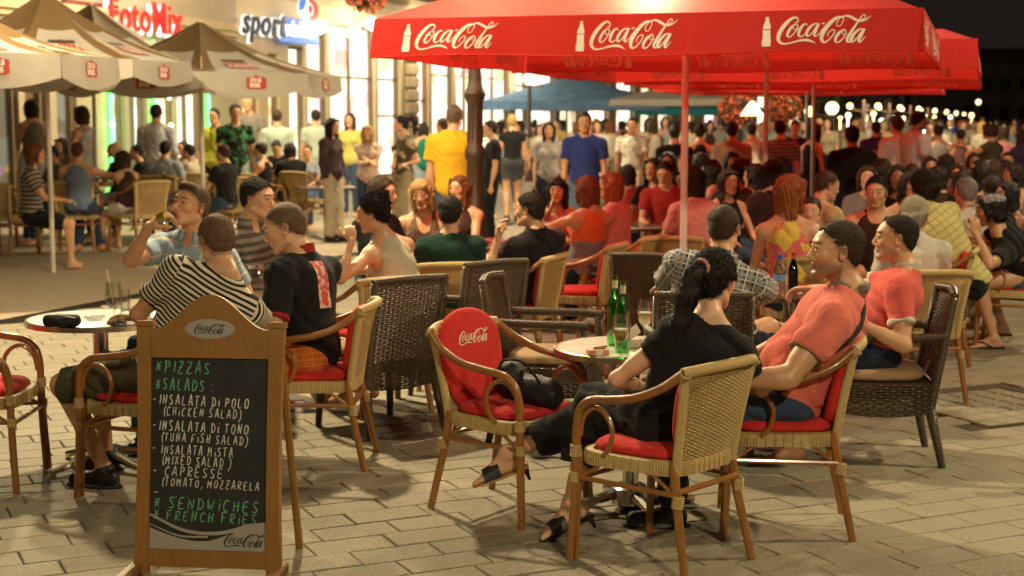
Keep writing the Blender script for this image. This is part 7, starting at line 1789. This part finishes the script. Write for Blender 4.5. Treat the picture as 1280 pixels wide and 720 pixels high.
STAND('woman in yellow-green cardigan behind the plum top', 437, 141, 26.5, 170, fem=True, hair='long', hairmat=HR['brown'], clothes=[('long', C('yellow_green', (.48, .44, .12)), {}), ('trousers', jean)])
STAND('man in pale shirt with shoulder bag walking away near the white windows', 394, 137, 27.5, 20, q=0, hair='short', clothes=[('tee', C('mint', (.42, .50, .42)), {}), ('trousers', jean)])
STAND('man in pale mint shirt with his back to us right of the green print', 346, 137, 25.5, 10, q=0, hair='short', hairmat=HR['brown'], clothes=[('tee', C('mint'), {}) if False else ('tee', MATS['cloth_mint'], {}), ('trousers', khaki)])
STAND('man in black and green print t-shirt and pale trousers walking', 294, 130, 22.5, -160, q=1, hair='short', legs=ST2, arms=AS2, clothes=[('tee', C('green_print', (.015, .02, .015), 'patch', (.05, .20, .08), per=.08), {}), ('trousers', C('mint_trousers', (.32, .42, .33)), {})], shoes=shoe_w)
STAND('man in acid yellow-green t-shirt between the pole and the walking man', 267, 135, 24.0, 165, q=1, hair='short', clothes=[('tee', C('acid', (.50, .52, .05)), {}), ('trousers', brownc)])
STAND('man in white shirt with small back print at the shop door, back to us', 195, 130, 22.6, 5, q=1, hair='short', clothes=[('long', C('shop_white', (.55, .55, .60)), {}), ('trousers', C('pale_grey', (.4, .42, .45)), {})])
STAND('dim figure in pale dress before the dark café'.replace('é', 'e'), 38, 124, 22.5, 40, fem=True, hair='bob', clothes=[('tank', greyc, {}), ('skirt', greyc, dict(len=.6))])
STAND('dim figure in light sleeveless top right of the leaning pole', 101, 132, 22.0, 60, fem=True, hair='bob', hairmat=HR['brown'], clothes=[('tank', C('light_grey', (.4, .38, .36)), {}), ('trousers', whitec)])
STAND('dim figure in a checked shirt standing by the beige pillar', 309, 120, 26.5, 170, clothes=[('tee', stripe2, {}), ('trousers', jean)])
STAND('long-haired woman in dark green top and pale jeans, back to us by the white windows', 529, 153, 27, 10, fem=True, hair='long', hairmat=HR['dark'], clothes=[('tank', C('emerald', (.01, .16, .10)), {}), ('trousers', C('pale_jean', (.28, .36, .42)), {})])
STAND('man half hidden left of the yellow t-shirt', 553, 147, 22, 60, hair='short', hairmat=HR['brown'], clothes=[('tee', redtee, {}), ('trousers', jean)])
STAND('woman in black cap-sleeve top and short dark skirt, back to us beyond the lamp post', 640, 143, 25.5, 8, q=1, fem=True, hair='short', hairmat=HR['blond'], clothes=[('tee', black, dict(sleeve=.25)), ('skirt', C('dark_skirt', (.05, .055, .06)), dict(len=.55))], legs=ST1, skin=SK['c'], shoes=shoe_b)
STAND('woman in light blue jacket far beyond the lamp post', 623, 152, 32, 120, fem=True, hair='long', hairmat=HR['dark'], clothes=[('long', C('light_blue', (.35, .45, .60)), {}), ('trousers', jean)], legs=ST2)
STAND('dark figure right behind the lamp post', 612, 150, 20, 100, hair='short', clothes=[('tee', black, {}), ('trousers', black)])
STAND('woman in grey t-shirt and dark jeans facing us', 686, 152, 21.5, 178, q=1, fem=True, hair='long', hairmat=HR['dark'], clothes=[('tee', C('soft_grey', (.34, .32, .31)), {}), ('trousers', dkjean)], legs=ST1, shoes=shoe_b)
STAND('man in royal blue t-shirt and jeans standing facing us under the parasol', 731, 140, 18.0, 175, q=1, hair='short', hairmat=HR['dark'], hvol=.004, clothes=[('tee', blue, dict(gap=.02)), ('trousers', C('mid_jean', (.12, .17, .25)), {})], shoes=shoe_b, skin=SK['c'])
STAND('man in white printed shirt and cream trousers walking towards us', 790, 147, 23.5, 165, q=1, hair='short', clothes=[('tee', C('white_print', (.60, .56, .46), 'patch', (.34, .36, .30), per=.10), {}), ('trousers', cream_c)], legs=ST2, arms=AS1, skin=SK['d'])
STAND('man in black t-shirt left of the first parasol pole, back to us', 843, 156, 19.5, 0, hair='short', clothes=[('tee', black, {}), ('trousers', black)])
STAND('woman with pinned hair and black straps, back to us right of the first pole', 874, 155, 21, 5, q=1, fem=True, hair='bun', hairmat=HR['brown'], clothes=[('tank', black, {}), ('trousers', jean)], skin=SK['c'])
STAND('broad man in tan t-shirt, back to us among the standing crowd', 915, 152, 19, -10, q=1, hair='short', fat=1.1, clothes=[('tee', C('tan', (.42, .28, .18)), {}), ('trousers', khaki)])
STAND('person in white tank top under the cone lamp', 939, 155, 24, 0, hair='short', clothes=[('tank', whitec, {}), ('trousers', brownc)])
STAND('man in grey striped polo behind the second pole', 975, 150, 20, -12, q=1, hair='short', clothes=[('tee', stripe2, {}), ('trousers', khaki)])
STAND('man in blue behind the striped polo', 994, 151, 24, 170, hair='short', clothes=[('tee', blue, {}), ('trousers', jean)])
STAND('woman in black dress with long hair between the grey poles', 1019, 153, 20.5, -60, fem=True, hair='long', hairmat=HR['dark'], clothes=[('tank', black, {}), ('skirt', black, dict(len=.9))])
STAND('large man in black shirt standing with his back to us right of the grey poles', 1065, 157, 16.0, 0, q=1, hair='short', hairmat=HR['black'], fat=1.12, bulk=1.1, clothes=[('tee', black, dict(gap=.03, hem=.15)), ('trousers', dkjean)])
r20 = STAND('person in blue jersey with white number 20 on the back', 1095, 152, 24, 0, q=1, hair='short', clothes=[('tee', C('jersey_blue', (.05, .07, .26)), dict(gap=.02)), ('shorts', cream_c)])
STAND('tall man in loose white t-shirt, back to us, left of the pair', 1121, 145, 19.5, 20, q=1, hair='short', hairmat=HR['brown'], clothes=[('tee', whitec, dict(gap=.03)), ('trousers', khaki)])
STAND('tall dark-skinned man in white shirt in profile, right of the pair', 1149, 138, 19.2, -70, q=1, hair='short', skin=SK['d'], clothes=[('tee', C('lilac_white', (.48, .43, .45)), dict(gap=.03)), ('trousers', khaki)])
STAND('person in grey tank top right of the white-shirted pair', 1173, 155, 23, 0, hair='short', clothes=[('tank', greyc, {}), ('trousers', brownc)])
STAND('woman in long brown halter dress', 1201, 160, 23, -10, fem=True, hair='short', hairmat=HR['brown'], clothes=[('tank', C('halter', (.14, .06, .05)), {}), ('skirt', C('halter'[:6], (.14, .06, .05)) if False else MATS['cloth_halter'], dict(len=.95))])
STAND('woman in dark green top, hand on hip, bun hair', 1237, 153, 20.5, 40, q=1, fem=True, hair='bob', hlen=.04, hairmat=HR['brown'], clothes=[('tee', olive, dict(sleeve=.25)), ('trousers', greyc)], arms={-1: dict(w=(6.1, 20.2, 1.05), pole=(-1, -.2, -.2))})
STAND('long-haired woman in pink top near the right edge', 1254, 157, 24, 0, fem=True, hair='long', hairmat=HR['brown'], clothes=[('tank', C('hot_pink', (.70, .22, .26)), {}), ('trousers', whitec)])
STAND('person in purple top cut by the right edge', 1279, 157, 20, 20, fem=True, hair='long', clothes=[('tee', C('purple', (.05, .025, .07)), {}), ('trousers', black)])
# number on the jersey
tx = text_mesh('number', '20', .20, pm('jersey_white', (.7, .68, .62), .8), r20, (0, 0, 0), (math.pi/2, 0, 0), .004, .006, 'CENTER'); zz = max(v.co.z for v in [c for c in r20.children if c.name.startswith('shirt')][0].data.vertices)
tx.location = (0, -.165, zz-.36)

# ---- the seated crowd on the right and the strollers behind: made once, then copied with clothes of their own
def bake(kind, yaw, fem, hair, extra=None, **k):
    d = dict(label='template', q=0, hip=np.array([0, 0, .555 if kind == 'sit' else .95]), yaw=yaw, head=np.array([0, 0, 1.22 if kind == 'sit' else 1.632]), fem=fem, hair=hair, **k)
    if kind == 'sit':
        f = basis(yaw)[:, 1]; d['hip'] = d['hip']-f*.07
    else: d['stand'] = True
    return person(d)
TS = [bake('sit', 0, False, 'short', clothes=[('tee', black, {}), ('trousers', jean)]), bake('sit', 0, True, 'long', clothes=[('tank', black, {}), ('trousers', jean)]), bake('sit', 0, True, 'bob', clothes=[('tee', black, {}), ('trousers', jean)]), bake('sit', 0, True, 'bun', clothes=[('tank', black, {}), ('trousers', jean)])]
TW = [bake('st', 0, False, 'short', legs=ST2, arms=AS2, clothes=[('tee', black, dict(gap=.02)), ('trousers', jean)]), bake('st', 0, True, 'long', legs=ST1, arms=AS1, clothes=[('tank', black, {}), ('trousers', jean)]), bake('st', 0, True, 'bob', legs=ST2, arms=AS1, clothes=[('tee', black, {}), ('skirt', jean, dict(len=.6))]), bake('st', 0, False, 'short', legs=ST1, arms=AS1, clothes=[('long', black, {}), ('trousers', jean)])]
COLS = dict(black=black, white=whitec, cream=cream_c, grey=greyc, blue=blue, red=redtee, pink=pinkc, khaki=khaki, brown=brownc, olive=olive, teal=tealc, yellow=gold, pale_blue=paleb, orange=orangetop)
HN = dict(black='black', dark='dark', brown='brown', blond='blonde', ginger='auburn', grey='grey')
used = set(); rc = random.Random(11)
def person_copy(T, i, px, top, Y, yaw, colr, hr, where, sit):
    t = T[i]; cr = W(px, top, Y); base = 1.34 if sit else 1.75; s = cr.z/base
    c = copy_tree(t); c.location = (cr.x, Y, 0); c.rotation_euler = (0, 0, R(yaw)); c.scale = (s, s, s)
    kind = (['seated man', 'seated long-haired woman', 'seated bob-haired woman', 'seated woman with bun'] if sit else ['walking man', 'strolling long-haired woman', 'walking woman in skirt', 'standing man'])[i]
    lb = '%s-haired %s in %s, %s' % (HN[hr], kind.replace('-haired', ''), colr.replace('_', ' '), where)
    c['label'] = lb; c['group'] = 'seated guests in the crowd' if sit else 'pedestrians down the promenade'
    if 'man' in kind and 'woman' not in kind: pass
    sk = rc.choice([SK['a'], SK['b'], SK['c'], SK['d']])
    for ch in c.children:
        n = ch.name.split('.')[0]; m_ = {'body': sk, 'hair': HR[hr], 'shirt': COLS[colr], 'top': COLS[colr], 'trousers': rc.choice([jean, dkjean, khaki, black]), 'skirt': rc.choice([dkjean, black, khaki])}.get(n)
        if m_: ch.material_slots[0].link = 'OBJECT'; ch.material_slots[0].material = m_
    return c
SEATC = [(835, 189, 17.5, 170, 1, 'black', 'black'), (880, 190, 17.2, 20, 1, 'black', 'grey'), (896, 199, 15.8, 60, 1, 'black', 'brown'), (858, 192, 18.6, 150, 2, 'brown', 'brown'), (907, 211, 13.6, 200, 1, 'dark', 'black'), (922, 203, 15.0, 10, 0, 'black', 'brown'), (935, 197, 15.8, 80, 1, 'brown', 'pink'),
 (913, 189, 18.0, 190, 2, 'dark', 'grey'), (898, 186, 19.0, 30, 0, 'dark', 'khaki'), (966, 200, 15.0, 0, 1, 'black', 'black'), (984, 196, 15.8, 90, 1, 'dark', 'brown'), (952, 204, 14.2, 60, 2, 'black', 'brown'), (1016, 245, 10.9, 160, 0, 'black', 'black'), (1108, 198, 15.2, 30, 2, 'dark', 'black'), (1121, 205, 13.8, 170, 1, 'black', 'black'),
 (1142, 204, 15.2, 0, 0, 'brown', 'brown'), (1161, 195, 17.6, 178, 1, 'black', 'white'), (1187, 192, 18.2, 20, 1, 'black', 'grey'), (1200, 204, 15.4, 150, 1, 'brown', 'grey'), (1217, 190, 18.8, 170, 2, 'dark', 'olive'), (1229, 206, 14.6, 10, 1, 'black', 'black'), (1247, 199, 16.2, 30, 1, 'brown', 'brown'),
 (1262, 199, 17.6, 60, 1, 'dark', 'black'), (1260, 189, 19.5, 160, 0, 'dark', 'grey'), (1243, 219, 12.8, 0, 0, 'black', 'black'), (1275, 204, 15.6, 90, 1, 'dark', 'grey'), (1209, 213, 13.6, 60, 2, 'black', 'grey'), (1230, 199, 17.8, 80, 0, 'black', 'khaki'), (1178, 207, 14.8, 40, 2, 'dark', 'brown'), (1132, 215, 13.0, 200, 1, 'black', 'black'),
 (788, 205, 17.0, 30, 1, 'dark', 'red'), (1084, 206, 14.2, 170, 2, 'brown', 'grey'), (1268, 226, 12.6, 100, 1, 'black', 'black')]
places = ['left of the first pole', 'just right of the first pole', 'behind the pink top', 'behind the man in red', 'hand raised area beside the pole', 'between the two red parasol poles', 'against the second pole', 'in the back row under the parasol', 'far back under the parasol', 'behind the second pole', 'right of the second pole', 'in shade left of the second pole', 'beside the bright print top', 'left of the number 20 jersey', 'below the tall men in white',
 'below the man in profile', 'facing us below the grey tank', 'in the back row below the brown dress', 'behind the grey-haired guest', 'below the green top woman', 'above the checked cap', 'in the thick of the right crowd', 'near the right edge', 'farthest back at the right edge', 'right behind the flat cap', 'cut by the right edge', 'behind the grey head', 'beyond the checked cap', 'behind the yellow plaid guest', 'above the young man facing us', 'beyond the strapless-top group', 'just behind the young man facing us', 'low at the right edge']
for n, (px, top, Y, yaw, i, hr, cl) in enumerate(SEATC): person_copy(TS, i, px, top, Y, yaw, cl, hr, places[n], True)
hd = ['black', 'dark', 'brown', 'blond', 'ginger', 'dark', 'black']
marks = ['under the blue parasol', 'under the parasol row', 'beyond the tan t-shirt', 'past the grey poles', 'in front of the street lamps', 'toward the dark end building']
n = 0; seen = {}
for k in range(92):
    if k < 26: px = 632+(k*37 % 205)+rc.uniform(-6, 6); Y = rc.uniform(29, 48); mk = 0 if px < 760 else 1
    else: px = 835+((k-26)*29 % 445)+rc.uniform(-8, 8); Y = rc.uniform(26, 62); mk = 2 if px < 980 else 3 if px < 1050 else 4 if px < 1190 else 5
    top = 148-(rc.uniform(-.14, .06))*1880/Y
    i = rc.randrange(4); colr = rc.choice(list(COLS)+['white', 'cream', 'white', 'pale_blue', 'pink']); hr = rc.choice(hd); yaw = rc.choice([0, 180, 200, -20, 30, 160, 90])
    dist = 'nearer' if Y < 33 else 'mid-distance' if Y < 45 else 'far-off'
    key = (i, colr, hr, mk, dist)
    if key in seen: continue
    seen[key] = 1
    person_copy(TW, i, px, top, Y, yaw, colr, hr, '%s %s' % (dist, marks[mk]), False)
def killt(o):
    for c in list(o.children): killt(c)
    bpy.data.objects.remove(o)
for t in TS+TW: killt(t)
